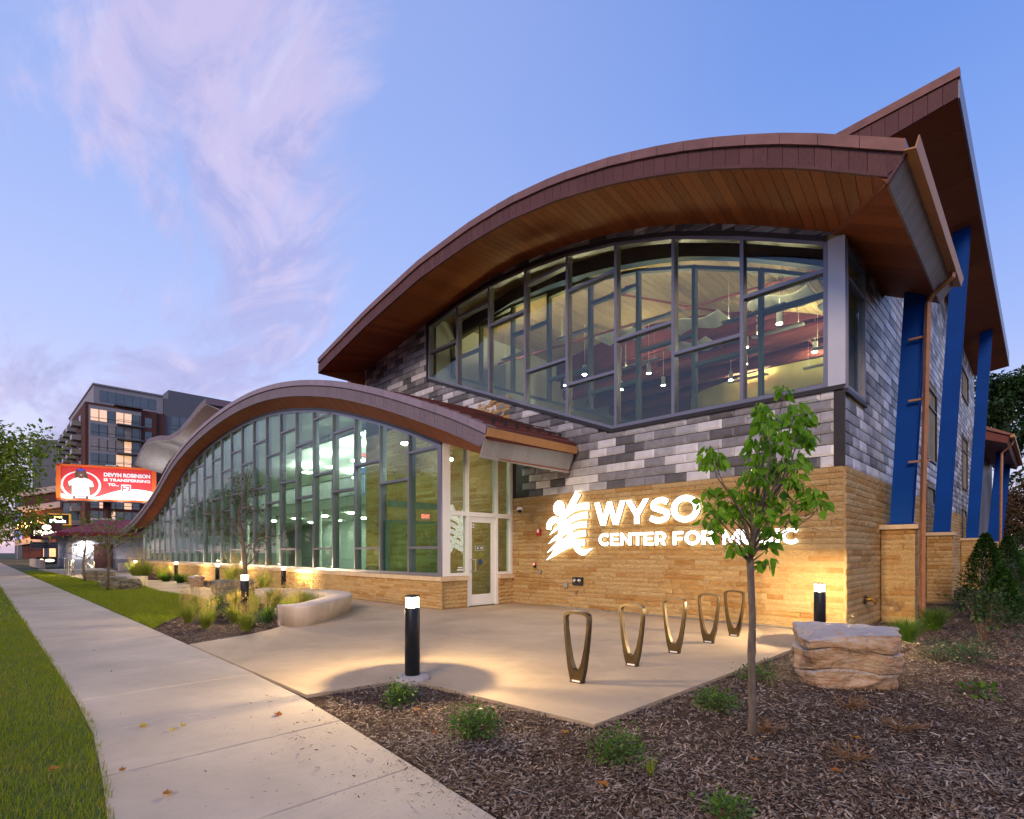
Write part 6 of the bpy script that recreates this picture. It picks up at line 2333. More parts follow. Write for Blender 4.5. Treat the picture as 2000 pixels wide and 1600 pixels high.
for i, (x, y, h) in enumerate([(-43.5, -14.2, 9.5), (-53, -13.6, 10), (-66, -13.8, 9)]):
    tree('terrace_tree', (x, y, 0), h, 0.2, 1.8, 3.6, 15, 6500, 0.34, MT['leaf_dark'], ['nearest dark street tree mirrored in the glass wall', 'second dark street tree mirrored in the glass wall',
         'furthest dark street tree mirrored in the glass wall'][i], 70 + i, 'street trees mirrored in the glass', sub=5)
for i, (x, y, h) in enumerate([(-12, -42, 12), (-24, -44, 13), (-37, -41, 11), (-60, -43, 12), (6, -43, 11)]):
    tree('opposite_tree', (x, y + 3, 0), h + 1.5, 0.3, 2.0, 4.8, 14, 5000, 0.75, MT['leaf_dark'], 'dark tree across the street seen mirrored in the glass wall', 50 + i, 'trees across the street', sub=4)

# ------------------------------------------------------------------ lawn blades, wood chips, fallen leaves
n = 46000
x = 0.6 - 13.5 * nrg.uniform(0, 1, n) ** 1.35
y = nrg.uniform(-11.75, -10.55, n)
edge = 0.05 * np.sin(x * 3.1) + 0.03 * np.sin(x * 9.7)
y = np.minimum(y, -10.55 + edge + 0.07 * nrg.uniform(-1, 1, n)) - 0.0525 * (np.sqrt((x + 3.0) ** 2 + 0.8) + x + 3.0)
P = np.stack([x, y, np.full(n, -0.012)], 1)
V, F = blades(P, nrg.uniform(0.025, 0.075, n), nrg.uniform(0.0, 0.05, n), nrg.uniform(0.0025, 0.005, n), nrg.uniform(0, 6.283, n), 2)
o = np_mesh('lawn_grass', V, F, MT['blade'], None, 'stuff')
tag(o, 'mown green grass of the street terrace left of the sidewalk', 'grass')
n = 16000
x = -12.5 - 50 * nrg.uniform(0, 1, n) ** 1.5
y = nrg.uniform(-12.6, -10.55, n)
P = np.stack([x, y, np.full(n, -0.012)], 1)
V, F = blades(P, nrg.uniform(0.04, 0.09, n), nrg.uniform(0.0, 0.06, n), nrg.uniform(0.008, 0.016, n), nrg.uniform(0, 6.283, n), 2)
o = np_mesh('lawn_grass', V, F, MT['blade'], None, 'stuff')
tag(o, 'green terrace grass further along the sidewalk at left', 'grass')


def in_poly(px, py, poly):
    ins = np.zeros(len(px), bool)
    j = len(poly) - 1
    for i in range(len(poly)):
        xi, yi = poly[i]
        xj, yj = poly[j]
        c = ((yi > py) != (yj > py)) & (px < (xj - xi) * (py - yi) / (yj - yi + 1e-12) + xi)
        ins ^= c
        j = i
    return ins


n = 90000
x = -9.9 - 42 * nrg.uniform(0, 1, n) ** 1.6
y = nrg.uniform(-8.84, -5.9, n)
k = in_poly(x, y, LAWN)
x, y = x[k], y[k]
n = len(x)
P = np.stack([x, y, np.full(n, -0.014)], 1)
V, F = blades(P, nrg.uniform(0.04, 0.095, n), nrg.uniform(0.0, 0.06, n), nrg.uniform(0.006, 0.012, n), nrg.uniform(0, 6.283, n), 2)
o = np_mesh('lawn_grass', V, F, MT['blade'], None, 'stuff')
tag(o, 'green lawn strip between the sidewalk and the path', 'grass')


def chips(x, y, size, z=-0.03):
    n = len(x)
    az = nrg.uniform(0, 6.283, n)
    L = size * np.exp(nrg.normal(-0.1, 0.5, n))
    W = np.minimum(L * nrg.uniform(0.12, 0.45, n), 0.013)
    tilt = nrg.normal(0, 0.28, n)
    roll = nrg.normal(0, 0.35, n)
    d = np.stack([np.cos(az) * np.cos(tilt), np.sin(az) * np.cos(tilt), np.sin(tilt)], 1)
    s = np.stack([-np.sin(az) * np.cos(roll), np.cos(az) * np.cos(roll), np.sin(roll)], 1)
    zc = z + nrg.uniform(0.0, 0.022, n) + 0.3 * L * np.abs(np.sin(tilt)) + 0.012 * np.sin(x * 5.3) * np.sin(y * 4.7)
    c = np.stack([x, y, zc], 1)
    t = np.cross(d, s) * (W * 0.22)[:, None]
    a, b = d * (L / 2)[:, None], s * (W / 2)[:, None]
    V = np.stack([c - a - b * 0.6, c + a - b, c + a * 0.9 + b, c - a * 0.92 + b * 0.8, c - a * 0.6 + t, c + a * 0.7 + t], 1).reshape(-1, 3)
    F = (np.array([[0, 1, 5], [0, 5, 4], [1, 2, 5], [2, 3, 4], [2, 4, 5], [3, 0, 4]])[None] + (np.arange(n) * 6)[:, None, None]).reshape(-1, 3)
    return V, F


n = 150000
t = 2.6 + 9.5 * nrg.uniform(0, 1, n) ** 1.25
a = nrg.uniform(-0.35, 0.98, n)
rr_ = math.sqrt(0.5)
x = CAM[0] + t * rr_ * (a - 1)
y = CAM[1] + t * rr_ * (a + 1)
k = (y > -8.84 - 0.0525 * (np.sqrt((x + 3.0) ** 2 + 0.8) + x + 3.0)) & ~in_poly(x, y, PLZ) & ~((x < 0.03) & (y > -0.02)) & (x > -3.2)
x, y = x[k], y[k]
V, F = chips(x, y, 0.026)
o = np_mesh('wood_chips', V, F, MT['chip'], None, 'stuff')
tag(o, 'shredded brown wood chip mulch around the young tree and boulder', 'mulch')
n = 9000
x = nrg.uniform(-14, -7.2, n)
y = nrg.uniform(-8.82, -4.6, n)
k = ~in_poly(x, y, PLZ) & ~in_poly(x, y, LAWN)
V, F = chips(x[k], y[k], 0.045)
o = np_mesh('wood_chips', V, F, MT['chip'], None, 'stuff')
tag(o, 'brown wood chip mulch under the grasses left of the plaza', 'mulch')
n = 6000
x = nrg.uniform(0.1, 3.0, n)
y = nrg.uniform(-1, 16, n)
V, F = chips(x, y, 0.07)
o = np_mesh('wood_chips', V, F, MT['chip'], None, 'stuff')
tag(o, 'brown wood chips along the side wall at right', 'mulch')
# loose bits of mulch spilled on the sidewalk
n = 620
x = np.concatenate([nrg.normal(-1.0, 1.1, n), nrg.normal(-0.1, 0.5, 320), nrg.uniform(-8, 0.5, 120)])
y = np.concatenate([-8.88 - np.abs(nrg.normal(0, 0.45, n)), -8.88 - np.abs(nrg.normal(0, 0.12, 320)), nrg.uniform(-10.4, -8.9, 120)]) - 0.0525 * (np.sqrt((x + 3.0) ** 2 + 0.8) + x + 3.0)
k = (y > -10.5 - 0.0525 * (np.sqrt((x + 3.0) ** 2 + 0.8) + x + 3.0)) & (x < 1.6) & ~((x < -2.95) & (y > -8.9))
V, F = chips(x[k], y[k], 0.015, 0.0)
o = np_mesh('spilled_chips', V, F, MT['chip'], None, 'stuff')
tag(o, 'small dark mulch crumbs scattered on the sidewalk', 'debris')

LEAF = [(-2.55, -10.15, 'y', 'folded yellow leaf, right one of the pair on the sidewalk'), (-2.62, -10.06, 'y', 'yellow leaf, left one of the pair on the sidewalk'),
        (-2.85, -10.30, 'y', 'small yellow leaf scrap on the sidewalk near the lawn'), (-1.2, -10.48, 'd', 'orange leaf on the sidewalk at the bottom left lawn edge'),
        (-1.75, -10.62, 'd', 'orange leaf on the lawn edge beside the sidewalk'), (-2.35, -9.35, 'd', 'small brown leaf on the sidewalk near the mulch'),
        (-2.1, -10.95, 'd', 'orange leaf lying in the terrace grass'), (-0.2, -7.85, 'd', 'orange leaf on the mulch below the plaza tip'), (-1.6, -8.35, 'd', 'orange leaf on the mulch beside the first low shrub'),
        (1.15, -7.35, 'd', 'orange leaf on the mulch right of the young tree'), (1.62, -7.15, 'd', 'rust leaf on the mulch at lower right'), (1.55, -6.3, 'd', 'rust leaf near the dormant shrub at right'),
        (-0.95, -8.62, 'd', 'orange leaf between the round shrub and the sidewalk'), (0.62, -8.45, 'd', 'orange leaf on the mulch near the bottom centre')]
for i, (x, y, kd, lb) in enumerate(LEAF):
    k = 7
    gq = np.random.default_rng(600 + i)
    az = gq.uniform(0, 6.28)
    s = gq.uniform(0.032, 0.055)
    ring = [(math.cos(az + 6.283 * j / 12) * s * (1.0 if j % 2 else 0.72), math.sin(az + 6.283 * j / 12) * s * (0.7 if j % 2 else 0.5), 0.006 + 0.018 * abs(math.sin(j * 1.1 + az))) for j in range(12)]
    mb = MB().add([(0, 0, 0.004)] + ring, [(0, 1 + j, 1 + (j + 1) % 12) for j in range(12)])
    zz = 0.002 if y < -8.87 and y > -10.58 else (-0.005 if y > -8.87 else 0.03)
    o = mb.build('fallen_leaf', MT['yleaf'] if kd == 'y' else MT['dryleaf'], None, (x, y, zz))
    tag(o, lb, 'leaf', 'fallen leaves')

# ------------------------------------------------------------------ far background: street, signs, billboard, buildings


def apartment():
    root = empty('apartment_block', (-142, 5, 0), 0, 'eight-storey brick and grey apartment block with lit windows and balconies behind the billboard', 'building')
    X = lambda x, y, z: (x, y, z)
    b = lambda n_, mat, *q: MB().box(*q).build(n_, mat, root)
    fh = 3.12
    b('brick_wall', MT['brickdk'], -46, 0, 0.0, 12.9, 0, 33.6)
    b('grey_top', MT['panelgrey'], -44, -1.2, 1.6, 14.5, 33.6, 37.8)
    b('brick_return', MT['brickdk'], -40, -0.4, 12.9, 14.6, 0, 33.6)
    b('slate_wing', MT['paneldk'], -30, -0.8, 14.6, 34, 0, 37.4)
    b('penthouse', MT['paneldk'], -30, -3.5, 16.0, 32, 37.4, 40.2)
    b('roof_edge', MT['panelgrey'], -44.3, -0.9, 1.4, 14.55, 37.8, 38.1)
    b('bay_frame', MT['panelgrey'], -0.1, 0.35, 0.6, 9.9, 17.6, 33.0)
    r_ = random.Random(77)
    lit = {(5, 0): 1, (5, 2): 1, (6, 1): 1, (6, 4): 1, (7, 2): 1, (4, 0): 2, (4, 2): 1, (1, 2): 2, (0, 0): 1, (0, 1): 1, (0, 3): 1, (0, 4): 1, (1, 4): 2, (2, 0): 2, (2, 1): 2, (2, 2): 2, (2, 3): 2, (2, 4): 1, (3, 3): 1, (3, 4): 1}
    for fl in range(8):
        z1 = 32.2 - fl * fh
        for k in range(6):
            y0 = 0.9 + k * 1.47
            m = lit.get((fl, k), 0)
            mat = MT['winlit'] if m == 1 else (MT['windim'] if m == 2 else MT['winblue'])
            w = MB().box(0.33, 0.42, y0, y0 + 1.35, z1 - 2.45, z1).build('window', mat, root)
            MB().box(0.40, 0.46, y0, y0 + 1.35, z1 - 1.85, z1 - 1.75).add(*(lambda: ([], []))()).build('rail', MT['bronze'], w)
            MB().box(0.40, 0.47, y0 + 1.33, y0 + 1.43, z1 - 2.45, z1).build('mullion', MT['bronze'], w)
        if fl < 6:
            bl = MB().box(0.3, 1.9, 5.4, 10.3, z1 - 2.85, z1 - 2.62).build('balcony', MT['paneldk'], root)
            MB().box(1.86, 1.90, 5.4, 10.3, z1 - 1.75, z1 - 1.68).box(1.86, 1.9, 5.4, 5.45, z1 - 2.62, z1 - 1.75).box(1.86, 1.9, 10.25, 10.3, z1 - 2.62, z1 - 1.75).box(1.86, 1.9, 7.8, 7.85, z1 - 2.62, z1 - 1.75).build('railing', MT['bronze'], bl)
        w = MB().box(0.0, 0.05, 10.7, 12.0, z1 - 2.3, z1 - 0.2).build('window', MT['winblue'] if fl != 2 else MT['windim'], root)
        MB().box(0.04, 0.07, 10.7, 12.0, z1 - 1.6, z1 - 1.52).build('rail', MT['bronze'], w)
        for k in range(4):
            y0 = 16.0 + k * 1.75 + (1.2 if k > 2 else 0)
            w = MB().box(-0.8, -0.72, y0, y0 + 1.6, z1 + 0.2 - 1.9, z1 + 1.2).build('window', MT['winlit'] if (fl == 0 and k == 3) else MT['winblue'], root)
            MB().box(-0.74, -0.68, y0, y0 + 1.6, z1 - 0.9, z1 - 0.82).build('rail', MT['bronze'], w)
        for k in range(5):
            x0 = -6 - k * 8
            bl = MB().box(x0 - 3.4, x0, -1.6, 0.0, z1 - 2.85, z1 - 2.65).build('balcony', MT['panelgrey'], root)
            MB().box(x0 - 3.4, x0, -1.6, -1.56, z1 - 2.65, z1 - 1.75).box(x0 - 0.05, x0, -1.6, 0.0, z1 - 2.65, z1 - 1.75).build('railing', MT['windim'], bl)
            MB().box(x0 - 3.2, x0 - 0.4, -0.06, 0.0, z1 - 2.6, z1 - 0.3).build('window', MT['winblue'], root)
    for k in range(7):
        y0 = 2.6 + k * 1.5
        MB().box(-1.2, -1.12, y0, y0 + 1.38, 34.4, 36.8).build('window', MT['winblue'], root)
    b('top_balcony', MT['paneldk'], -1.2, 0.9, 5.0, 10.2, 33.7, 33.9)


apartment()


def P3(px, t, py=None):
    c = cam_point(px, 1079 if py is None else py, t)
    return c


def plane_frame(pa, pb):
    """local frame on a vertical plane from pa to pb: u along, outward n towards the camera"""
    a, b = np.array(pa), np.array(pb)
    u = (b - a)
    L = float(np.linalg.norm(u[:2]))
    u = u / np.linalg.norm(u)
    n = np.array([u[1], -u[0], 0.0])
    if n @ (np.array(CAM) - a) < 0:
        n = -n
    return a, u, n, L


# billboard
def billboard():
    A, B = cam_point(112, 1079, 62), cam_point(306, 1079, 66)
    A[2] = B[2] = 0
    a, u, n, L = plane_frame(A, B)
    mid = (A + B) / 2
    root = empty('billboard', tuple(mid), 0, 'red and white lit billboard with orange frame and a person in a white shirt', 'billboard')
    rel = lambda s, o, z: tuple(a + u * s + n * o + np.array([0, 0, z]) - mid)
    # slight downward drift of the panel to the right is pure perspective: level edges
    z0, z1 = 7.55, 11.75
    xf = lambda x, y, c: rel(x, 0.30 + c, y)
    red = M('billboard_red', (0.62, 0.045, 0.045), 0.5, var=0.02)
    wht = M('billboard_white', (0.82, 0.82, 0.82), 0.5, var=0.02)
    org = M('orange_frame', (0.72, 0.13, 0.02), 0.5, var=0.05)
    skin = M('print_skin', (0.16, 0.075, 0.045), 0.5, var=0.05)
    dark = M('print_dark', (0.03, 0.035, 0.07), 0.5)
    bluep = M('print_blue', (0.06, 0.09, 0.5), 0.5)
    hairc = M('print_hair', (0.09, 0.06, 0.035), 0.5)

    def poly(name, pts, mat, off):
        return MB().prism(pts, off, off + 0.004, lambda p, q, c: rel(p, 0.30 + c, q)).build(name, mat, root)
    MB().prism([(0, z0), (L, z0), (L, z1), (0, z1)], 0.0, 0.28, lambda p, q, c: rel(p, c, q)).build('panel_box', org, root)
    fr = MB()
    for q in ([(0, z0), (L, z0), (L, z0 + .22), (0, z0 + .22)], [(0, z1 - .25), (L, z1 - .25), (L, z1), (0, z1)], [(0, z0), (.42, z0), (.42, z1), (0, z1)], [(L - .4, z0), (L, z0), (L, z1), (L - .4, z1)]):
        fr.prism(q, 0.281, 0.42, lambda p, q_, c: rel(p, c, q_))
    fr.build('frame', org, root)
    x0, x1, y0, y1 = 0.42, L - 0.4, z0 + .22, z1 - .25
    w, h = x1 - x0, y1 - y0
    poly('poster', [(x0, y0), (x1, y0), (x1, y1), (x0, y1)], red, -0.004)
    U = lambda p, q: (x0 + p * w, y0 + q * h)
    poly('white_swoosh', [U(0, 0), U(1, 0), U(1, .30)] + [U(1 - t * .6, .30 + .10 * math.sin(t * 3.1) - .22 * t * t) for t in (0.15, .3, .45, .6, .75, .9, 1)] + [U(.30, .05), U(.10, .06), U(0, .16)], wht, 0.002)
    poly('portrait_ring', [U(.21 + .215 * math.cos(q), .43 + .44 * math.sin(q)) for q in [6.283 * i / 40 for i in range(40)]], wht, 0.006)
    poly('portrait_field', [U(.21 + .19 * math.cos(q), .44 + .395 * math.sin(q)) for q in [6.283 * i / 40 for i in range(40)]], red, 0.010)
    poly('trousers', [U(.12, .0), U(.29, .0), U(.285, .14), U(.13, .14)], dark, 0.014)
    for sg in (-1, 1):
        cx = .205
        poly('arm', [U(cx + sg * .085, .52), U(cx + sg * .135, .50), U(cx + sg * .140, .34), U(cx + sg * .075, .05), U(cx + sg * .02, .06), U(cx + sg * .10, .34)], skin, 0.018)
    poly('shirt', [U(.115, .10), U(.30, .10), U(.295, .40), U(.315, .38), U(.345, .40), U(.335, .55), U(.29, .63), U(.235, .67), U(.18, .67), U(.125, .62), U(.075, .52), U(.085, .40), U(.115, .42)], wht, 0.022)
    poly('hair', [U(.15, .60), U(.145, .80), U(.165, .90), U(.21, .95), U(.255, .90), U(.275, .78), U(.29, .60)], hairc, 0.0195)
    poly('neck', [U(.185, .64), U(.235, .64), U(.23, .75), U(.19, .75)], skin, 0.026)
    poly('face', [U(.21 + .038 * math.cos(q), .79 + .115 * math.sin(q)) for q in [6.283 * i / 24 for i in range(24)]], skin, 0.030)
    poly('headband', [U(.168, .87), U(.252, .87), U(.24, .93), U(.21, .955), U(.18, .93)], bluep, 0.034)
    poly('smile', [U(.195, .755), U(.227, .755), U(.211, .73)], wht, 0.036)
    poly('ball', [U(.15, .02), U(.265, .02), U(.26, .10), U(.155, .10)], wht, 0.030)
    poly('ball_stripe', [U(.16, .06), U(.255, .06), U(.255, .085), U(.16, .085)], bluep, 0.036)
    tx = lambda cx, cy: (lambda p, q, c: rel(x0 + cx * w + p, 0.30 + 0.012 + c, y0 + cy * h + q))
    text_mesh('headline', 'DEVYN ROBINSON', 0.62, wht, root, tx(.715, .79), 0.008, 0.028, width=w * 0.52)
    text_mesh('subline', 'IS TRANSFERRING', 0.46, wht, root, tx(.715, .63), 0.008, 0.018, width=w * 0.52)
    text_mesh('to_line', 'TO...', 0.42, wht, root, tx(.56, .48), 0.008, 0.018, width=w * 0.12)
    text_mesh('bank_name', 'PARK  BANK', 0.34, red, root, tx(.71, .13), 0.008, 0.004, width=w * 0.36)
    lg = M('logo_red', (0.6, 0.05, 0.06), 0.5)
    c0, c1 = .70, .37
    R4 = lambda a0, a1, b0, b1: [U(c0 + a0, c1 + b0), U(c0 + a1, c1 + b0), U(c0 + a1, c1 + b1), U(c0 + a0, c1 + b1)]
    poly('logo_field', R4(-.055, .055, -.12, .13), wht, 0.014)
    for nme, q in (('a', R4(-.045, -.028, -.09, .10)), ('b', R4(-.010, .045, .06, .10)), ('c', R4(.028, .045, -.09, .06)), ('d', R4(-.010, .028, -.09, -.05)), ('e', R4(-.028, .006, -.01, .03))):
        poly('logo_bar', q, lg, 0.019)
    MB().prism([(L * .46, z1 - .02), (L * .60, z1 - .02), (L * .60, z1 + .16), (L * .46, z1 + .16)], 0.2, 0.44, lambda p, q, c: rel(p, c, q)).build('owner_plate', MT['black'], root)
    text_mesh('owner_name', 'ADAMS', 0.17, wht, root, lambda p, q, c: rel(L * .53 + p, 0.45 + c, z1 + .07 + q), 0.004, 0.004, width=L * .12)
    po = MB()
    for s in (L * .48,):
        c = rel(s, -0.3, 0)
        po.tube([c, (c[0], c[1], z1 - 0.4)], 0.42, 16)
    po.build('post', MT['brickdk'], root)
    cw = MB()
    cw.hexa([rel(0.3, 0.3, z0 - .12), rel(L - .3, 0.3, z0 - .12), rel(L - .3, 1.3, z0 - .12), rel(0.3, 1.3, z0 - .12), rel(0.3, 0.3, z0 - .06), rel(L - .3, 0.3, z0 - .06), rel(L - .3, 1.3, z0 - .06), rel(0.3, 1.3, z0 - .06)])
    cw.build('catwalk', MT['panelgrey'], root)
    for s in (L * .12, L * .38, L * .64, L * .90):
        p = rel(s, 1.7, z0 - .15)
        fl = MB().box(p[0] - .2, p[0] + .2, p[1] - .2, p[1] + .2, p[2] - .1, p[2] + .05).build('floodlight', MT['grey'], root)
        Lm = bpy.data.lights.new('billboard_lamp', 'SPOT')
        Lm.energy = 380
        Lm.spot_size = R(150)
        Lm.spot_blend = 0.8
        Lm.color = (1, 0.98, 0.95)
        Lm.shadow_soft_size = 0.12
        lo = bpy.data.objects.new('billboard_lamp', Lm)
        lo.location = (p[0], p[1], p[2] + .12)
        tgt = Vector(rel(s, 0.3, z0 + 2.6))
        lo.rotation_euler = (tgt - Vector(lo.location)).to_track_quat('-Z', 'Y').to_euler()
        link(lo, root)


billboard()


def service_station():
    """white-walled low building with a maroon hip roof"""
    root = empty('service_building', (-66, 0, 0), 0, 'low white stone building with a maroon hip roof below the billboard', 'building')
    b = lambda n_, mat, *q: MB().box(*q).build(n_, mat, root)
    wall = M('white_stone_wall', (0.62, 0.60, 0.62), 0.85, var=0.2, ns=3, bs=0.8, bscale=6)
    b('wall', wall, -8, 4.2, -5.0, 12, 0.85, 3.05)
    b('wall_base', MT['panelgrey'], -8.03, 4.23, -5.03, 12.03, -0.1, 0.85)
    b('door', MT['brickdk'], 4.2, 4.28, -3.4, -1.9, 0.0, 2.3)
    b('corner_post', MT['bronze'], 4.2, 4.32, 4.6, 5.2, 0, 2.9)
    mred = M('maroon_metal', (0.24, 0.022, 0.045), 0.45, 0.2, 0.1)
    mb = MB()
    mb.add([(-9, -6.2, 3.05), (5.2, -6.2, 3.05), (5.2, 12, 3.05), (-9, 12, 3.05), (-6, -2.4, 4.75), (2.0, -2.4, 4.75), (2.0, 12, 4.75), (-6, 12, 4.75),
            (-9, -6.2, 3.35), (5.2, -6.2, 3.35), (5.2, 12, 3.35), (-9, 12, 3.35)],
           [(3, 2, 1, 0), (0, 1, 9, 8), (1, 2, 10, 9), (2, 3, 11, 10), (3, 0, 8, 11), (8, 9, 5, 4), (9, 10, 6, 5), (10, 11, 7, 6), (11, 8, 4, 7), (4, 5, 6, 7)])
    mb.build('roof', mred, root)
    b('chimney_box', M('light_box', (0.7, 0.66, 0.6)), 0.6, 1.2, -3.2, -1.2, 4.75, 4.95)
    b('roof_parapet', mred, -5, 1.9, 2, 12, 4.76, 5.2)
    for (y) in (-4.0, 4.0):
        l = MB().box(4.2, 4.5, y - .2, y + .2, 2.82, 2.98).build('wall_lamp', MT['white'], root)
        Lm = bpy.data.lights.new('wall_lamp_light', 'SPOT')
        Lm.energy = 420
        Lm.spot_size = R(150)
        Lm.spot_blend = 0.7
        Lm.color = (0.95, 0.97, 1.0)
        Lm.shadow_soft_size = 0.1
        lo = bpy.data.objects.new('wall_lamp_light', Lm)
        lo.location = (4.75, y, 2.78)
        link(lo, root)


service_station()

# low garden wall, handrails, ramp by the far lawn
o = MB().box(-52, -43, -3.0, -2.7, -0.1, 0.62).build('garden_wall', MT['bench'], None)
tag(o, 'long low tan garden wall beyond the far lawn', 'wall')
o = MB().box(-82, -66, -6.9, -6.6, -0.1, 0.75).build('garden_wall', MT['bench'], None)
tag(o, 'low tan retaining wall further down the sidewalk', 'wall')
for i, (x, y) in enumerate([(-39.5, -7.3), (-40.5, -6.2)]):
    e = empty('handrail', (x, y, 0), 0, ['near steel handrail by the steps at far left', 'rear steel handrail by the steps at far left'][i], 'handrail', 'steel handrails by the steps')
    mb = MB()
    mb.tube([(1.6, 0, 0.0), (1.6, 0, 0.9), (-0.6, 0, 1.15), (-2.6, 0, 1.15), (-2.6, 0, 0)], 0.03, 8)
    mb.tube([(1.6, 0, 0.55), (-0.6, 0, 0.75), (-2.6, 0, 0.75)], 0.022, 8)
    mb.build('rail', MT['steel'], e)
    for q in (0.6, -0.6, -1.6):
        MB().tube([(q, 0, 0), (q, 0, 1.02 if q > 0 else 1.15)], 0.025, 8).build('post', MT['steel'], e)


def pole_sign(px, t, label, build):
    c = cam_point(px, 1079, t)
    e = empty('pole_sign', (c[0], c[1], 0), R(45 + 20), label, 'sign')
    build(e)
    return e


def oil_sign(e):
    MB().box(-0.22, 0.22, -0.2, 0.2, 0, 5.2).build('pole', MT['panelgrey'], e)
    MB().box(-1.75, 1.75, -0.25, 0.25, 3.3, 5.5).build('sign_box', M('maroon_sign', (0.10, 0.03, 0.035), 0.5), e)
    xf = lambda cx, cz: (lambda a, b, c: (cx + a, -0.26 - c, cz + b))
    g_ = emit_mat('sign_lettering', (1.0, 0.9, 0.62), 3.2)
    curve_mesh('arrow_disc', [circ(0, 0, 0.52, 0.36)], 0.02, g_, e, xf(0.1, 5.0))
    text_mesh('lettering', 'jiffylube', 0.8, g_, e, xf(0, 4.25), 0.02, 0.02, width=2.8)
    rb = MB().box(-1.78, 1.78, -0.2, 0.2, 2.05, 2.95).build('message_board', MT['panelgrey'], e)
    for k in range(3):
        MB().box(-1.7, 1.7, -0.21, -0.201, 2.16 + k * 0.27, 2.32 + k * 0.27).build('message_row', MT['black'], rb)


pole_sign(91, 75, 'brown pole sign reading jiffylube above a message board', oil_sign)


def sale_sign(e):
    MB().box(-0.15, 0.15, -0.15, 0.15, 0, 5.7).build('pole', MT['bronze'], e)
    fr = M('amber_frame', (0.7, 0.33, 0.02), 0.5, emit=(1.0, 0.5, 0.05), es=0.4)
    MB().box(-1.6, 1.6, -0.2, 0.2, 5.7, 7.4).build('frame', fr, e)
    MB().box(-1.45, 1.45, -0.23, -0.201, 5.82, 7.28).build('field', MT['black'], e)
    xf = lambda cx, cz: (lambda a, b, c: (cx + a, -0.245 - c, cz + b))
    text_mesh('script_line', 'Just', 0.6, emit_mat('amber_letters', (1.0, 0.72, 0.15), 2.5), e, xf(0.1, 6.9), 0.02, 0.015, width=1.1)
    text_mesh('name_line', 'Blinds', 0.65, emit_mat('white_letters', (0.9, 1.0, 1.0), 3.0), e, xf(0.1, 6.25), 0.02, 0.02, width=2.0)


pole_sign(113, 82, 'dark square sign with a yellow frame and lit lettering under the billboard', sale_sign)
c = cam_point(92, 1079, 66)
e = empty('monument_sign', (c[0], c[1], 0), R(65), 'small low sign with glowing letters on the grass at far left', 'sign')
MB().box(-1.0, 1.0, -0.12, 0.12, 0.0, 0.95).build('panel', MT['black'], e)
curve_mesh('glowing_marks', [circ(-0.5, 0.5, 0.22, 0.2), circ(0.3, 0.5, 0.5, 0.17)], 0.02, emit_mat('cream_letters', (1.0, 0.88, 0.5), 2.5), e, lambda a, b, c_: (a, -0.13 - c_, b))

for i, (px_, t_, h_) in enumerate([(91, 86, 7.6), (34, 118, 8.2)]):
    c = cam_point(px_, 1079, t_)
    e = empty('street_lamp', (c[0], c[1], 0), R(45), ['orange sodium street lamp left of the yellow-framed sign', 'further orange street lamp down the sidewalk'][i], 'street lamp', 'sodium street lamps')
    MB().tube([(0, 0, 0), (0, 0, h_ - 0.4), (0.15, 0, h_ - 0.05), (0.9, 0, h_)], [0.10, 0.07, 0.05, 0.04], 10).build('pole', MT['grey'], e)
    MB().box(0.75, 1.5, -0.16, 0.16, h_ - 0.04, h_ + 0.12).build('head', MT['grey'], e)
    MB().box(0.8, 1.45, -0.13, 0.13, h_ - 0.14, h_ - 0.041).build('lens', emit_mat('sodium_lens_%d' % i, (1.0, 0.38, 0.06), 14), e)
    Lm = bpy.data.lights.new('sodium_lamp', 'POINT')
    Lm.energy = 2600
    Lm.color = (1.0, 0.45, 0.12)
    Lm.shadow_soft_size = 0.2
    lo = bpy.data.objects.new('sodium_lamp', Lm)
    lo.location = (1.1, 0, h_ - 0.4)
    link(lo, e)
# parking structure and mid-rise blocks down the street
c = cam_point(78, 1079, 120)
e = empty('parking_structure', (c[0], c[1], 0), R(45), 'grey parking structure with sloping pale parapets down the street', 'building')
MB().box(-4, 14, 0, 30, 0, 16).build('core', MT['brickdk'], e)
for k in range(4):
    MB().hexa([(-5, -0.6, 3.0 + k * 3.6), (5, -0.6, 4.4 + k * 3.6), (5, 0.2, 4.4 + k * 3.6), (-5, 0.2, 3.0 + k * 3.6),
               (-5, -0.6, 4.3 + k * 3.6), (5, -0.6, 5.7 + k * 3.6), (5, 0.2, 5.7 + k * 3.6), (-5, 0.2, 4.3 + k * 3.6)]).build('parapet', M('pale_parapet', (0.45, 0.36, 0.33)) if k == 0 else bpy.data.materials['pale_parapet'], e)
for k in range(5):
    MB().box(5.3 + k * 1.7, 6.8 + k * 1.7, -0.1, 0.0, 8.5, 12.5).build('window', MT['winblue'], e)
    MB().box(5.3 + k * 1.7, 6.8 + k * 1.7, -0.1, 0.0, 2.5, 5.0).build('window', MT['windim'] if k % 2 else MT['winlit'], e)
c = cam_point(84, 1079, 150)
e = empty('slate_tower', (c[0], c[1], 0), R(45), 'plain slate-grey block rising left of the apartment building', 'building')
MB().box(-3.0, 4.5, 0, 20, 0, 33).build('wall', MT['paneldk'], e)
for k in range(8):
    MB().box(-2.0, -0.8, -0.08, 0, 5 + k * 3.4, 7 + k * 3.4).build('window', MT['winblue'], e)
c = cam_point(49, 1079, 260)
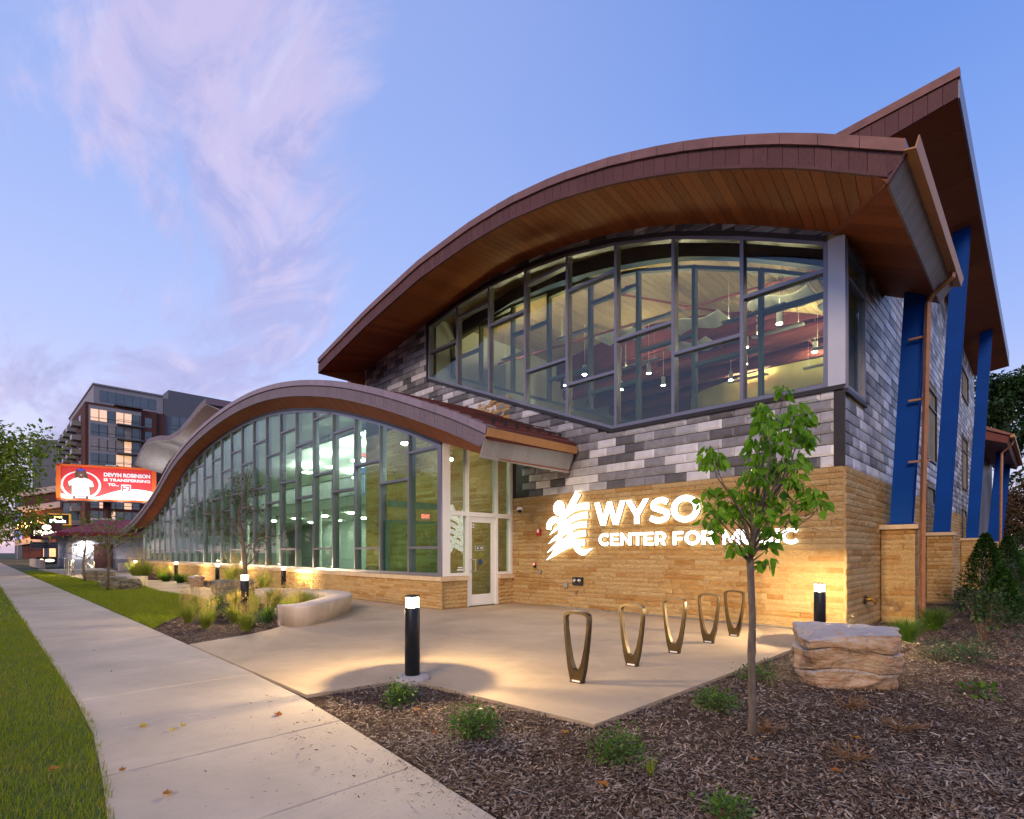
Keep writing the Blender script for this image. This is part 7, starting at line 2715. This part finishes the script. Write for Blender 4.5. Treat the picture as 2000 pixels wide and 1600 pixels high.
e = empty('hotel_tower', (c[0], c[1], 0), R(45), 'distant tower with a blue-lit band and amber top windows', 'building')
MB().box(-5, 7, 0, 12, 0, 28).build('wall', MT['paneldk'], e)
MB().box(-4.8, 4.0, -0.1, 0, 8, 21).build('blue_band', emit_mat('blue_glow', (0.03, 0.12, 0.9), 0.7), e)
for k in range(5):
    MB().box(-4 + k * 2.1, -2.7 + k * 2.1, -0.12, 0, 23.0, 25.5).build('window', MT['winlit'] if k in (2, 3) else MT['winblue'], e)
c = cam_point(128, 1079, 88)
e = empty('shop_front', (c[0], c[1], 0), R(45), 'orange-lit shop front beneath the brick building at far left', 'building')
MB().box(-4, 5, 0.0, 8, 0, 4.5).build('wall', MT['brickdk'], e)
MB().box(-1.2, 1.6, -0.1, 0, 0.4, 2.4).build('window', emit_mat('shop_glow', (1.0, 0.55, 0.2), 1.6), e)
MB().box(-0.6, 0.9, -0.14, -0.11, 1.0, 1.3).box(-0.4, 0.7, -0.14, -0.11, 1.55, 1.8).build('glowing_marks', emit_mat('shop_letters', (1.0, 0.6, 0.5), 3), e)
MB().box(-3.6, -1.6, -0.1, 0, 0.2, 2.8).build('doorway', emit_mat('door_glow', (1.0, 0.45, 0.08), 0.8), e)
# row of buildings across the street (mirrored in the glass)
for i, (x0, x1, h, mk, lb) in enumerate([(-150, -95, 14, 'brickdk', 'brick row across the street at the far end'), (-92, -50, 9, 'panelgrey', 'grey block across the street'),
                                         (-46, -8, 7, 'paneldk', 'low slate building across the street'), (-2, 40, 10, 'brickdk', 'brick building across the street behind the viewer')]):
    e = empty('opposite_building', ((x0 + x1) / 2, -52, 0), 0, lb, 'building')
    w = (x1 - x0) / 2
    MB().box(-w, w, -12, 0, 0, h).build('wall', MT[mk], e)
    nx = int(w * 2 / 4)
    for k in range(nx):
        for fl in range(int(h / 3.5)):
            MB().box(-w + 1 + k * 4, -w + 3.4 + k * 4, 0.0, 0.08, 1 + fl * 3.4, 3 + fl * 3.4).build('window', MT['winlit'] if (k * 7 + fl * 3 + i) % 6 == 0 else MT['winblue'], e)
